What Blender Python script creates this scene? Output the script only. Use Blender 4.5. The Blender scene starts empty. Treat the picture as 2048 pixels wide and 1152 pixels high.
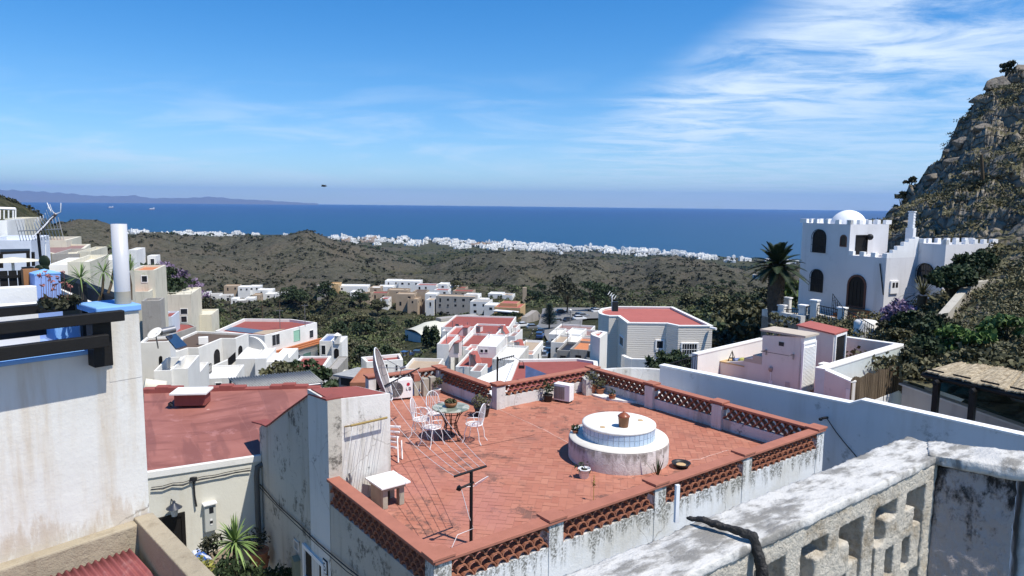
import bpy, bmesh, math, random
import numpy as np
from mathutils import Vector, Matrix, noise as mnoise
random.seed(7); rng = np.random.default_rng(11)
SC = bpy.context.scene
COL = SC.collection
# ---------------- camera -------------------------------------------------
F = 1400.0; PITCH = math.radians(6.85); ROLL = math.radians(0.64)
def ray(px, py):
    x = px-1024; y = 576-py
    c, s = math.cos(ROLL), math.sin(ROLL)
    xr = x*c-y*s; yr = x*s+y*c
    cp, sp = math.cos(PITCH), math.sin(PITCH)
    return Vector((xr, F*cp+yr*sp, -F*sp+yr*cp))/F
def P(px, py, z):            # site survey: photo point at known height
    r = ray(px, py); return r*(z/r.z)
def D(px, py, d):            # site survey: photo point at known distance
    r = ray(px, py); return r*(d/math.hypot(r.x, r.y))
def zat(px, py, d): return D(px, py, d).z
cam = bpy.data.cameras.new("Camera"); camo = bpy.data.objects.new("Camera", cam); COL.objects.link(camo)
cam.sensor_width = 36; cam.lens = 36*F/2048; cam.clip_start = 0.05; cam.clip_end = 200000
cp, sp = math.cos(PITCH), math.sin(PITCH); c, s = math.cos(ROLL), math.sin(ROLL)
R_ = Vector((1,0,0)); U_ = Vector((0,sp,cp)); Fw = Vector((0,cp,-sp))
X_ = R_*c+U_*s; Y_ = U_*c-R_*s; Z_ = -Fw
camo.matrix_world = Matrix(((X_.x,Y_.x,Z_.x,0),(X_.y,Y_.y,Z_.y,0),(X_.z,Y_.z,Z_.z,0),(0,0,0,1)))
SC.camera = camo
SC.view_settings.view_transform = 'Standard'; SC.view_settings.look = 'None'
SC.view_settings.exposure = 0.45; SC.view_settings.gamma = 1
SC.cycles.max_bounces = 6; SC.cycles.transparent_max_bounces = 6
SEA = -165.0
# ---------------- sky and sun -------------------------------------------
SUN_EL = 61; SUN_TH = 33      # degrees; TH = how far the sun stands behind the camera's right hand
W = bpy.data.worlds.new("World"); SC.world = W; W.use_nodes = True
nt = W.node_tree; N = nt.nodes; L = nt.links; N.clear()
def wn(t, **k):
    n = N.new(t)
    for a, b in k.items(): setattr(n, a, b)
    return n
def wm(op, a, b=None, c_=None, clamp=False):
    n = N.new('ShaderNodeMath'); n.operation = op; n.use_clamp = clamp
    for i, v in enumerate((a, b, c_)):
        if v is None: continue
        if isinstance(v, (int, float)): n.inputs[i].default_value = v
        else: L.new(v, n.inputs[i])
    return n.outputs[0]
sky = wn('ShaderNodeTexSky', sky_type='NISHITA', sun_disc=False)
sky.sun_elevation = math.radians(SUN_EL); sky.sun_rotation = math.radians(90+SUN_TH)
sky.altitude = 160; sky.air_density = 1.0; sky.dust_density = 0.1; sky.ozone_density = 3.0
hs = wn('ShaderNodeHueSaturation'); hs.inputs['Saturation'].default_value = 1.32; tnt = wn('ShaderNodeMix', data_type='RGBA', blend_type='MULTIPLY'); tnt.inputs[0].default_value = 1; L.new(sky.outputs[0], tnt.inputs[6]); tnt.inputs[7].default_value = (.95,1.02,1.13,1); L.new(tnt.outputs[2], hs.inputs['Color'])
tc = wn('ShaderNodeTexCoord'); sx = wn('ShaderNodeSeparateXYZ'); L.new(tc.outputs['Generated'], sx.inputs[0])
ax = wm('DIVIDE', sx.outputs[0], wm('MAXIMUM', sx.outputs[1], .05)); ay = wm('DIVIDE', sx.outputs[2], wm('MAXIMUM', sx.outputs[1], .05))
# cloud layer seen as a plane high above
zz = wm('ADD', wm('MAXIMUM', sx.outputs[2], 0.0), 0.045)
cx_ = wm('DIVIDE', sx.outputs[0], zz); cy_ = wm('DIVIDE', sx.outputs[1], zz)
cv = wn('ShaderNodeCombineXYZ'); L.new(cx_, cv.inputs[0]); L.new(cy_, cv.inputs[1])
mp = wn('ShaderNodeMapping'); mp.inputs['Rotation'].default_value = (0,0,math.radians(24)); mp.inputs['Scale'].default_value = (1.0,1.5,1)
L.new(cv.outputs[0], mp.inputs[0])
n1 = wn('ShaderNodeTexNoise'); n1.inputs['Scale'].default_value = 1.15; n1.inputs['Detail'].default_value = 9; n1.inputs['Roughness'].default_value = .64; n1.inputs['Distortion'].default_value = .6
L.new(mp.outputs[0], n1.inputs[0])
n2 = wn('ShaderNodeTexNoise'); n2.inputs['Scale'].default_value = .33; n2.inputs['Detail'].default_value = 4; L.new(mp.outputs[0], n2.inputs[0])
def sst(x, a, b):
    n = N.new('ShaderNodeMapRange'); n.interpolation_type = 'SMOOTHSTEP'
    n.inputs[1].default_value = a; n.inputs[2].default_value = b; L.new(x, n.inputs[0]); return n.outputs[0]
# bank of cloud to the south-east
edge = wm('SUBTRACT', wm('ADD', wm('MULTIPLY', ax, .60), .085), ay)     # >0 inside the bank
edge = wm('ADD', edge, wm('MULTIPLY', wm('SUBTRACT', n2.outputs[0], .5), .16))
bank = wm('MULTIPLY', sst(edge, -.02, .10), sst(ax, -.06, .28))
low = wm('SUBTRACT', wm('MULTIPLY', ax, .26), ay)            # thin clear wedge under it
lowm = wm('ADD', wm('MULTIPLY', sst(low, -.07, .03), -.50), 1.0)
bank = wm('MULTIPLY', bank, lowm)
cl1 = wm('MULTIPLY', sst(n1.outputs[0], .28, .66), bank)
# thin streaks over the sea
mp2 = wn('ShaderNodeMapping'); mp2.inputs['Scale'].default_value = (2.6,17,1); cv2 = wn('ShaderNodeCombineXYZ'); L.new(ax, cv2.inputs[0]); L.new(ay, cv2.inputs[1]); L.new(cv2.outputs[0], mp2.inputs[0])
n3 = wn('ShaderNodeTexNoise'); n3.inputs['Scale'].default_value = 1.6; n3.inputs['Detail'].default_value = 8; n3.inputs['Roughness'].default_value = .6; n3.inputs['Distortion'].default_value = .5; L.new(mp2.outputs[0], n3.inputs[0])
veil = wm('MULTIPLY', sst(n3.outputs[0], .43, .70), wm('SUBTRACT', 1.0, sst(ay, .06, .21)))
cl = wm('MAXIMUM', wm('MULTIPLY', cl1, .88), wm('MULTIPLY', veil, .42))
# small low cumulus over the far coast
mp3 = wn('ShaderNodeMapping'); mp3.inputs['Scale'].default_value = (22,75,1); L.new(cv2.outputs[0], mp3.inputs[0])
n4 = wn('ShaderNodeTexNoise'); n4.inputs['Scale'].default_value = 1.0; n4.inputs['Detail'].default_value = 5; L.new(mp3.outputs[0], n4.inputs[0])
band = wm('MULTIPLY', wm('MULTIPLY', sst(ay, .014, .017), wm('SUBTRACT', 1.0, sst(ay, .019, .034))), wm('SUBTRACT', 1.0, sst(ax, -.55, -.44)))
cl = wm('MAXIMUM', cl, wm('MULTIPLY', wm('MULTIPLY', sst(n4.outputs[0], .50, .60), band), .8))
hzm = wn('ShaderNodeMix', data_type='RGBA', blend_type='MULTIPLY'); L.new(wm('SUBTRACT', 1.0, sst(ay, .0, .20)), hzm.inputs[0]); L.new(hs.outputs[0], hzm.inputs[6]); hzm.inputs[7].default_value = (.80,.92,1.04,1)
mixc = wn('ShaderNodeMix', data_type='RGBA'); L.new(cl, mixc.inputs[0]); L.new(hzm.outputs[2], mixc.inputs[6]); mixc.inputs[7].default_value = (6.6,7.6,8.6,1)
bg = wn('ShaderNodeBackground'); bg.inputs[1].default_value = 0.10; L.new(mixc.outputs[2], bg.inputs[0])
wo = wn('ShaderNodeOutputWorld'); L.new(bg.outputs[0], wo.inputs[0])
S_ = Vector((math.cos(math.radians(SUN_TH))*math.cos(math.radians(SUN_EL)), -math.sin(math.radians(SUN_TH))*math.cos(math.radians(SUN_EL)), math.sin(math.radians(SUN_EL))))
sl = bpy.data.lights.new("Sun", 'SUN'); sl.energy = 4.3; sl.angle = math.radians(.53); sl.color = (1,.95,.865)
so = bpy.data.objects.new("Sun", sl); COL.objects.link(so); so.rotation_euler = S_.to_track_quat('Z','Y').to_euler(); so.location = (0,-10,40)
# ---------------- helpers ------------------------------------------------
def tag(o, label=None, cat=None, group=None, kind=None):
    if label: o['label'] = label
    if cat: o['category'] = cat
    if group: o['group'] = group
    if kind: o['kind'] = kind
    return o
LOC = {}
def top(name, label, cat, loc=(0,0,0), group=None):
    o = bpy.data.objects.new(name, None); COL.objects.link(o); o.empty_display_size = .2
    o.location = loc; LOC[o] = Vector(loc); tag(o, label, cat, group); return o
class MB:
    def __init__(s): s.v = []; s.f = []; s.m = []; s.c = None; s.mi = 0; s.sm = []; s.smooth = False
    def add(s, vs, fs, smooth=None):
        b = len(s.v); s.v += [tuple(v) for v in vs]
        sm = s.smooth if smooth is None else smooth
        for f in fs: s.f.append(tuple(b+i for i in f)); s.m.append(s.mi); s.sm.append(sm)
    def box(s, c_, d, rz=0, rot=None):
        c_ = Vector(c_); vs = []
        for k in (-.5,.5):
            for a, b in ((-.5,-.5),(.5,-.5),(.5,.5),(-.5,.5)):
                v = Vector((a*d[0], b*d[1], k*d[2]))
                v = (rot @ v) if rot is not None else Matrix.Rotation(rz,3,'Z') @ v
                vs.append(c_+v)
        s.add(vs, [(3,2,1,0),(4,5,6,7),(0,1,5,4),(1,2,6,5),(2,3,7,6),(3,0,4,7)])
    def prism(s, poly, z0, z1):          # z0/z1 number or list
        n = len(poly)
        a = sum(poly[i][0]*poly[(i+1)%n][1]-poly[(i+1)%n][0]*poly[i][1] for i in range(n))
        idx = list(range(n))
        if a < 0: idx.reverse()
        g = lambda z, i: z[i] if isinstance(z, (list, tuple)) else z
        vs = [(poly[i][0], poly[i][1], g(z0,i)) for i in idx]+[(poly[i][0], poly[i][1], g(z1,i)) for i in idx]
        s.add(vs, [tuple(range(n-1,-1,-1)), tuple(range(n,2*n))]+[(i,(i+1)%n,n+(i+1)%n,n+i) for i in range(n)])
    def ppr(s, pl, uz, d0, d1):          # prism on a wall plane
        n = len(uz); a = sum(uz[i][0]*uz[(i+1)%n][1]-uz[(i+1)%n][0]*uz[i][1] for i in range(n))
        if a < 0: uz = list(reversed(uz))
        vs = [pl.pt(u,z,d0) for u, z in uz]+[pl.pt(u,z,d1) for u, z in uz]
        fl = [tuple(range(n)), tuple(range(2*n-1,n-1,-1))]+[(i,n+i,n+(i+1)%n,(i+1)%n) for i in range(n)]
        s.add(vs, [tuple(reversed(f)) for f in fl] if pl.hand > 0 else fl)
    def prect(s, pl, u0, u1, z0, z1, d0, d1): s.ppr(pl, [(u0,z0),(u1,z0),(u1,z1),(u0,z1)], d0, d1)
    def tube(s, pts, r, n=6, cap=True):
        pts = [Vector(p) for p in pts]; m = len(pts); rr = r if isinstance(r, (list, tuple)) else [r]*m
        vs = []; pn = None
        for i, p in enumerate(pts):
            t = (pts[min(i+1,m-1)]-pts[max(i-1,0)])
            t = t.normalized() if t.length > 1e-9 else Vector((0,0,1))
            if pn is None: a = Vector((0,0,1)) if abs(t.z) < .9 else Vector((1,0,0)); pn = t.cross(a).normalized()
            else:
                q = pn-t*pn.dot(t)
                if q.length > 1e-6: pn = q.normalized()
            b = t.cross(pn)
            for k in range(n):
                an = 2*math.pi*k/n; vs.append(p+pn*math.cos(an)*rr[i]+b*math.sin(an)*rr[i])
        fs = [(i*n+k, i*n+(k+1)%n, (i+1)*n+(k+1)%n, (i+1)*n+k) for i in range(m-1) for k in range(n)]
        s.add(vs, fs, True)
        if cap: s.add(vs[:n], [tuple(range(n-1,-1,-1))], False); s.add(vs[-n:], [tuple(range(n))], False)
    def lathe(s, c_, prof, n=24, smooth=True, cap=True):
        vs = [(c_[0]+r*math.cos(2*math.pi*k/n), c_[1]+r*math.sin(2*math.pi*k/n), c_[2]+z) for r, z in prof for k in range(n)]
        fs = [(i*n+k, i*n+(k+1)%n, (i+1)*n+(k+1)%n, (i+1)*n+k) for i in range(len(prof)-1) for k in range(n)]
        s.add(vs, fs, smooth)
        if cap: s.add(vs[:n], [tuple(range(n-1,-1,-1))], False); s.add(vs[-n:], [tuple(range(n))], False)
    def blob(s, c_, r, seed=0, sub=2, amp=.25, fr=1.3, sq=(1,1,1)):
        bm = bmesh.new(); bmesh.ops.create_icosphere(bm, subdivisions=sub, radius=1)
        vs = []
        for v in bm.verts:
            k = 1+amp*mnoise.fractal(v.co*fr+Vector((seed*7.3,seed*1.7,seed)), 1.0, 2.0, 3)*1.6
            q = v.co*k; vs.append((c_[0]+q.x*r*sq[0], c_[1]+q.y*r*sq[1], c_[2]+q.z*r*sq[2]))
        fs = [tuple(v.index for v in f.verts) for f in bm.faces]; bm.free(); s.add(vs, fs)
    def build(s, name, mat, parent=None, bevel=0, cols=None):
        me = bpy.data.meshes.new(name)
        off = Vector((0,0,0))
        if parent is not None: off = LOC.get(parent, off)
        me.from_pydata([(v[0]-off.x, v[1]-off.y, v[2]-off.z) for v in s.v], [], s.f)
        for m in (mat if isinstance(mat, (list, tuple)) else [mat]): me.materials.append(m)
        if len(me.polygons) == len(s.m):
            me.polygons.foreach_set('material_index', s.m); me.polygons.foreach_set('use_smooth', s.sm)
        if cols is not None:
            at = me.attributes.new('tone', 'FLOAT', 'FACE'); at.data.foreach_set('value', cols)
        me.update()
        o = bpy.data.objects.new(name, me); COL.objects.link(o)
        if parent is not None: o.parent = parent; LOC[o] = off
        if bevel:
            b = o.modifiers.new('b','BEVEL'); b.width = bevel; b.segments = 2; b.limit_method = 'ANGLE'
        return o
def npmesh(name, V, Fq, mat, tone=None, smooth=False, parent=None):   # numpy quads/tris
    me = bpy.data.meshes.new(name); k = Fq.shape[1]
    me.vertices.add(len(V)); me.vertices.foreach_set('co', V.astype(np.float32).ravel())
    me.loops.add(Fq.size); me.loops.foreach_set('vertex_index', Fq.astype(np.int32).ravel())
    me.polygons.add(len(Fq)); me.polygons.foreach_set('loop_start', np.arange(0,Fq.size,k,dtype=np.int32))
    me.polygons.foreach_set('loop_total', np.full(len(Fq),k,dtype=np.int32))
    if smooth: me.polygons.foreach_set('use_smooth', np.ones(len(Fq),dtype=bool))
    me.update(calc_edges=True)
    if tone is not None:
        dom = 'POINT' if len(tone) == len(V) and len(tone) != len(Fq) else 'FACE'
        at = me.attributes.new('tone','FLOAT',dom); at.data.foreach_set('value', tone.astype(np.float32))
    me.materials.append(mat); o = bpy.data.objects.new(name, me); COL.objects.link(o)
    if parent is not None: o.parent = parent; LOC[o] = LOC.get(parent, Vector((0,0,0)))
    return o
def dup(root, loc, rz=0, sc=None, label=None, group=None):
    r = root.copy(); COL.objects.link(r); r.location = loc; r.rotation_euler = (0,0,rz)
    if sc is not None: r.scale = (sc,sc,sc) if isinstance(sc,(int,float)) else sc
    LOC[r] = Vector(loc)
    if label: r['label'] = label
    if group: r['group'] = group
    for ch in root.children:
        c_ = ch.copy(); COL.objects.link(c_); c_.parent = r
        for g in ch.children:
            d = g.copy(); COL.objects.link(d); d.parent = c_
    return r
class Plane:
    def __init__(s, A, B):
        s.A = Vector((A[0],A[1],0)); s.B = Vector((B[0],B[1],0)); s.d = (s.B-s.A).normalized(); s.len = (s.B-s.A).length
        n = Vector((s.d.y,-s.d.x,0)); s.hand = -1
        if n.dot(-s.A) < 0: n = -n; s.hand = 1
        s.n = n
    def pt(s, u, z, d=0): q = s.A+s.d*u+s.n*d; return Vector((q.x,q.y,z))
    def px(s, x, y):
        r = ray(x,y); t = s.A.dot(s.n)/r.dot(s.n); q = r*t
        return ((q-s.A).dot(s.d), q.z)
    def rect(s, x0, y0, x1, y1):
        a = s.px(x0,y0); b = s.px(x1,y1)
        return (min(a[0],b[0]), max(a[0],b[0]), min(a[1],b[1]), max(a[1],b[1]))
def offset(poly, d):                     # inward offset of polygon by d
    n = len(poly); a = sum(poly[i][0]*poly[(i+1)%n][1]-poly[(i+1)%n][0]*poly[i][1] for i in range(n))
    sg = 1 if a > 0 else -1; out = []
    for i in range(n):
        p0, p1, p2 = Vector(poly[i-1][:2]), Vector(poly[i][:2]), Vector(poly[(i+1)%n][:2])
        e1 = (p1-p0).normalized(); e2 = (p2-p1).normalized()
        n1_ = Vector((-e1.y,e1.x))*sg; n2_ = Vector((-e2.y,e2.x))*sg
        b = n1_+n2_; k = b.length_squared
        b = b*(2/k) if k > .15 else n1_
        out.append((p1.x+b.x*d, p1.y+b.y*d))
    return out
def arch(u0, u1, z0, z1, n=10, horseshoe=False):
    r = (u1-u0)/2; uc = (u0+u1)/2; zs = z1-r
    pts = [(u0,z0),(u1,z0)]
    return pts+[(uc+r*math.cos(math.pi*i/n), zs+r*math.sin(math.pi*i/n)) for i in range(n+1)]
# ---------------- materials ----------------------------------------------
MATS = {}
class NT:
    def __init__(s, name):
        s.m = bpy.data.materials.new(name); s.m.use_nodes = True; s.t = s.m.node_tree
        s.b = s.t.nodes['Principled BSDF']; s.N = s.t.nodes; s.L = s.t.links
        s.tc = s.N.new('ShaderNodeTexCoord').outputs['Object']; s.geo = None
    def pos(s):
        if s.geo is None: s.geo = s.N.new('ShaderNodeNewGeometry').outputs['Position']
        return s.geo
    def map(s, sc, src=None, rot=(0,0,0)):
        n = s.N.new('ShaderNodeMapping'); n.inputs['Scale'].default_value = sc if isinstance(sc, tuple) else (sc,sc,sc)
        n.inputs['Rotation'].default_value = rot; s.L.new(src or s.pos(), n.inputs[0]); return n.outputs[0]
    def noise(s, sc, det=5, rough=.55, src=None, dist=0, out=0):
        n = s.N.new('ShaderNodeTexNoise'); n.inputs['Scale'].default_value = 1; n.inputs['Detail'].default_value = det
        n.inputs['Roughness'].default_value = rough; n.inputs['Distortion'].default_value = dist
        s.L.new(s.map(sc, src), n.inputs[0]); return n.outputs[out]
    def vor(s, sc, feat='F1', out=0, src=None):
        n = s.N.new('ShaderNodeTexVoronoi'); n.feature = feat; n.inputs['Scale'].default_value = 1
        s.L.new(s.map(sc, src), n.inputs[0]); return n.outputs[out]
    def ss(s, x, a, b, lo=0, hi=1):
        n = s.N.new('ShaderNodeMapRange'); n.interpolation_type = 'SMOOTHSTEP'
        n.inputs[1].default_value = a; n.inputs[2].default_value = b; n.inputs[3].default_value = lo; n.inputs[4].default_value = hi
        s.L.new(x, n.inputs[0]); return n.outputs[0]
    def mt(s, op, a, b=None):
        n = s.N.new('ShaderNodeMath'); n.operation = op
        for i, v in enumerate((a,b)):
            if v is None: continue
            if isinstance(v,(int,float)): n.inputs[i].default_value = v
            else: s.L.new(v, n.inputs[i])
        return n.outputs[0]
    def mix(s, f, a, b, mode='MIX'):
        n = s.N.new('ShaderNodeMix'); n.data_type = 'RGBA'; n.blend_type = mode
        for i, v in ((0,f),(6,a),(7,b)):
            if isinstance(v,(int,float)): n.inputs[i].default_value = v
            elif isinstance(v, tuple): n.inputs[i].default_value = (*v,1)
            else: s.L.new(v, n.inputs[i])
        return n.outputs[2]
    def attr(s, name):
        n = s.N.new('ShaderNodeAttribute'); n.attribute_name = name; return n.outputs['Fac']
    def col(s, c_):
        if isinstance(c_, tuple): s.b.inputs['Base Color'].default_value = (*c_,1)
        else: s.L.new(c_, s.b.inputs['Base Color'])
    def bump(s, h, st=.3, dist=.02):
        n = s.N.new('ShaderNodeBump'); n.inputs['Strength'].default_value = st; n.inputs['Distance'].default_value = dist
        s.L.new(h, n.inputs['Height']); s.L.new(n.outputs[0], s.b.inputs['Normal'])
    def done(s, rough=.8, metal=0, spec=.3):
        s.b.inputs['Roughness'].default_value = rough; s.b.inputs['Metallic'].default_value = metal
        s.b.inputs['Specular IOR Level'].default_value = spec; return s.m
def M(name, colr, rough=.7, metal=0, spec=.4, var=.12, bump=0, bs=30):
    if name in MATS: return MATS[name]
    t = NT(name); n = t.noise(4, 4)
    t.col(t.mix(n, tuple(x*(1-var) for x in colr), tuple(min(1,x*(1+var)) for x in colr)))
    if bump: t.bump(t.noise(bs, 4), bump, .01)
    MATS[name] = t.done(rough, metal, spec); return MATS[name]
def plaster(name, colr, stain=(.30,.27,.22), amt=.35, dirt=0, bump=.35, sc=1.0, cracks=0, dth=.56, zd=None):
    t = NT(name)
    big = t.noise(.45*sc, 6, .6); streak = t.noise((2.6*sc,2.6*sc,.28*sc), 6, .62); fine = t.noise(9*sc, 6, .7)
    c1 = t.mix(t.ss(big,.35,.7), colr, tuple(x*.90 for x in colr))
    c1 = t.mix(t.mt('MULTIPLY', t.ss(streak,.50,.72), amt), c1, stain)
    if dirt:
        d = t.mt('MULTIPLY', t.ss(t.noise(1.7*sc,8,.75),dth,dth+.10), t.ss(fine,.42,.58))
        c1 = t.mix(t.mt('MULTIPLY', d, dirt), c1, (.07,.065,.055))
    if zd:
        sz = t.N.new('ShaderNodeSeparateXYZ'); t.L.new(t.pos(), sz.inputs[0]); g = t.ss(sz.outputs[2], zd[0], zd[1])
        m = t.ss(t.mt('ADD', t.noise((5,5,1.3),7,.7), t.mt('MULTIPLY', g, .25)), .60, .78); c1 = t.mix(t.mt('MULTIPLY', m, zd[3]), c1, zd[2])
    if cracks:
        cr = t.vor(.55*sc, 'DISTANCE_TO_EDGE', 0, t.mix(.35, t.pos(), t.noise(1.6, 6, out=1)))
        c1 = t.mix(t.mt('MULTIPLY', t.ss(cr,.0,.004,1,0), t.mt('MULTIPLY', t.ss(big,.44,.56), cracks)), c1, (.16,.13,.10))
    t.col(c1); t.bump(t.mt('ADD', t.noise(3.5*sc,4), t.mt('MULTIPLY', t.noise(22*sc,6,.7), .5)), bump, .03)
    MATS[name] = t.done(.85, 0, .15); return MATS[name]
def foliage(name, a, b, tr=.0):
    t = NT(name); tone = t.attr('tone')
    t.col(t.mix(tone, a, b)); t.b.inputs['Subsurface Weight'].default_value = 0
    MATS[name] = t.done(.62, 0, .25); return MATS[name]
# ---------------- shared materials ---------------------------------------
white = plaster('white_plaster', (.74,.725,.685), (.50,.47,.41), .35, 0, .25)
white_clean = plaster('white_clean', (.79,.78,.745), (.62,.60,.57), .25, 0, .15)
white_dirty = plaster('white_dirty', (.66,.645,.61), (.34,.31,.25), .75, .9, .5, cracks=.5)
cream = plaster('cream_plaster', (.66,.62,.50), (.42,.37,.28), .5, 0, .3)
beige = plaster('beige_plaster', (.40,.34,.245), (.25,.20,.14), .6, .3, .8, 2)
grey_wall = plaster('grey_plaster', (.36,.34,.31), (.2,.19,.17), .6, .5, .5)
ochre = plaster('ochre_plaster', (.52,.36,.19), (.35,.24,.14), .4, 0, .3)
tanw = plaster('tan_plaster', (.42,.33,.24), (.3,.22,.15), .4, 0, .3)
oldwall = plaster('old_wall', (.70,.685,.64), (.50,.40,.28), .75, .12, .35, .8, cracks=.9, zd=(-3.3,-3.95,(.42,.31,.20),.5))
mauve = plaster('rose_plaster', (.70,.655,.60), (.42,.36,.33), .3, .2, .2)
redroof = plaster('red_roof_paint', (.285,.085,.072), (.20,.062,.055), .5, .25, .3, 1.5)
redroof2 = plaster('bright_red_roof', (.40,.125,.105), (.30,.09,.08), .4, .12, .2)
brownroof = plaster('brown_roof', (.115,.085,.068), (.075,.055,.045), .5, .3, .2)
pinkroof = plaster('pinkish_roof', (.27,.17,.155), (.2,.13,.12), .5, .2, .2)
darkglass = M('dark_glass', (.022,.025,.03), .12, 0, .6, .3)
darkwood = M('dark_wood', (.009,.008,.0075), .6, 0, .3, .4, .3)
blackiron = M('black_iron', (.012,.012,.014), .5, .3, .4)
whitemetal = M('white_metal', (.78,.78,.78), .35, 0, .5, .05)
whitepaint = M('white_paint', (.80,.79,.77), .6, 0, .3, .06)
greymetal = M('grey_metal', (.30,.30,.31), .4, .7, .5)
bluepaint = M('blue_paint', (.20,.40,.74), .7, 0, .2, .12, .3, 12)
lilac = M('lilac_paint', (.25,.36,.66), .75, 0, .2, .12, .3, 12)
terracotta = M('terracotta', (.36,.15,.085), .8, 0, .2, .25, .3)
clay = M('clay_tile', (.30,.125,.075), .85, 0, .15, .35, .3, 60)
orangetile = M('orange_tile', (.52,.20,.09), .8, 0, .2, .2, .5, 20)
capbrick = M('brick_coping', (.36,.145,.10), .85, 0, .15, .22, .3, 40)
greenpaint = M('green_shutter', (.30,.55,.42), .6, 0, .3, .08)
blackplastic = M('black_plastic', (.02,.02,.022), .5)
bluetarp = M('blue_tarp', (.12,.17,.33), .5, 0, .4, .4, .6, 8)
potwhite = M('white_glazed_pot', (.75,.75,.75), .3, 0, .5, .05)
potblue = M('blue_glaze', (.06,.07,.16), .3, 0, .5)
solarm = M('solar_panel', (.02,.03,.06), .12, 0, .7)
cardboard = M('brown_board', (.28,.13,.05), .7)
concrete = M('bare_concrete', (.36,.33,.27), .9, 0, .1, .25, .5, 12)
leafA = foliage('leaf_green', (.020,.040,.014), (.085,.125,.035))
leafB = foliage('leaf_olive', (.035,.038,.020), (.13,.125,.06))
leafD = foliage('leaf_dark', (.013,.023,.011), (.050,.074,.030))
leafS = foliage('leaf_scrub', (.020,.024,.014), (.062,.062,.034))
leafY = foliage('leaf_spiky', (.06,.11,.03), (.26,.36,.12))
flower = foliage('leaf_mauve', (.10,.07,.11), (.32,.24,.36))
bark = M('bark', (.10,.075,.05), .9, 0, .1, .3, .8, 14)
reed = NT('reed_mat'); _n = reed.noise((18,18,1.2),5,.7); reed.col(reed.mix(reed.ss(_n,.35,.65),(.16,.115,.065),(.44,.35,.22))); reed.bump(reed.noise((60,60,2),3),.8,.02); reed = reed.done(.9,0,.1)
reedv = NT('reed_screen_mat'); _n = reedv.noise((38,38,.7),4,.7); reedv.col(reedv.mix(reedv.ss(_n,.35,.62),(.045,.032,.022),(.20,.15,.10))); reedv.bump(_n,.9,.02); reedv = reedv.done(.9,0,.1)
# ---------------- terrain -------------------------------------------------
CP = []
def cp_(px, py, d): 
    q = D(px,py,d); CP.append((px, d, q.z))
def cz(px, d, z): CP.append((px, d, z))
for px in (-900,-300,200,600,1000,1400,1800,2300,2900): cz(px, 9, -9.0)
for px in (-300,200,600,1000,1400): cz(px, 26, -11.5); cz(px, 16, -9.6)
for px in (1800,2300,2900): cz(px, 26, -9.5); cz(px, 40, -12); cz(px, 60, -14)
cz(1500,40,-12); cz(1600,55,-14.5); cz(1500,70,-16); cz(1400,60,-17)
for px,z in ((-300,-8),(0,-9),(200,-13),(350,-18),(500,-20),(700,-19),(1000,-19),(1200,-18)): cz(px,60,z)
for px,z in ((-300,-9),(0,-12),(200,-18),(350,-25),(500,-27),(700,-28),(900,-27),(1200,-26)): cz(px,95,z)
for a in ((660,745,150),(700,715,180),(760,690,210),(720,660,270),(640,650,300),(800,650,290),(620,625,360),(500,630,370),(420,618,400),(450,605,430),(560,600,440),
  (860,700,170),(900,690,160),(820,668,240),(960,640,300),(1100,655,220),(1150,632,250),(1060,640,260),(1000,618,340),(900,618,360),(750,606,390),(700,590,430),(850,590,420),(960,592,420),(1050,600,400),
  (1120,690,160),(1120,740,120),(1180,610,320),(1450,680,100),(1440,640,140),(1500,640,150),(1460,615,260),(1560,600,300),(1300,610,330)): cp_(*a)
for a in ((800,600,372),(850,606,360),(900,612,345),(700,592,378),(650,593,370),(760,597,375),(930,618,330),(450,610,415),(520,606,420),(560,602,425),(490,612,410),(1000,612,300),(960,622,310)): cp_(*a)
# feet and tops of the hills
for a in ((300,590,500),(400,572,600),(520,576,620),(640,565,620),(760,566,600),(860,565,580),(960,580,540),(1060,585,520),(1180,590,480),(1300,592,430),(1380,600,380),
  (250,480,1300),(300,470,1150),(350,477,1150),(420,478,1200),(480,475,1200),(560,474,1150),(590,464,1020),(612,460,1000),(650,474,1000),(700,489,1050),(745,499,1100),(790,512,1150),
  (830,530,1100),(860,545,850),(900,520,900),(950,508,900),(1010,502,880),(1080,506,900),(1150,512,950),(1220,535,850),(1250,548,700),(1300,520,1150),(1380,521,1150),(1440,530,900),(1440,540,640),(1390,552,560),(1480,552,600),(1530,590,430),(1500,600,380),
  (480,500,900),(400,500,950),(330,495,950),(560,505,850),(640,510,830),(720,525,850),(780,540,850)): cp_(*a)
for a in ((1560,548,1300),(1600,560,900),(1700,560,1000),(1560,580,520),(1650,590,500),(2000,560,900),(2300,560,900)): cp_(*a)
# left: dark near hill behind the village and the slope towards the coast
for a in ((-60,398,330),(0,402,330),(25,404,320),(45,418,300),(62,445,280),(90,470,260),(130,480,330),(-60,440,230),(20,440,240),(-300,380,300),
  (150,462,900),(200,468,1000),(180,500,500),(230,520,450),(260,560,350),(300,610,260),(340,640,230),(300,540,500)): cp_(*a)
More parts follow.
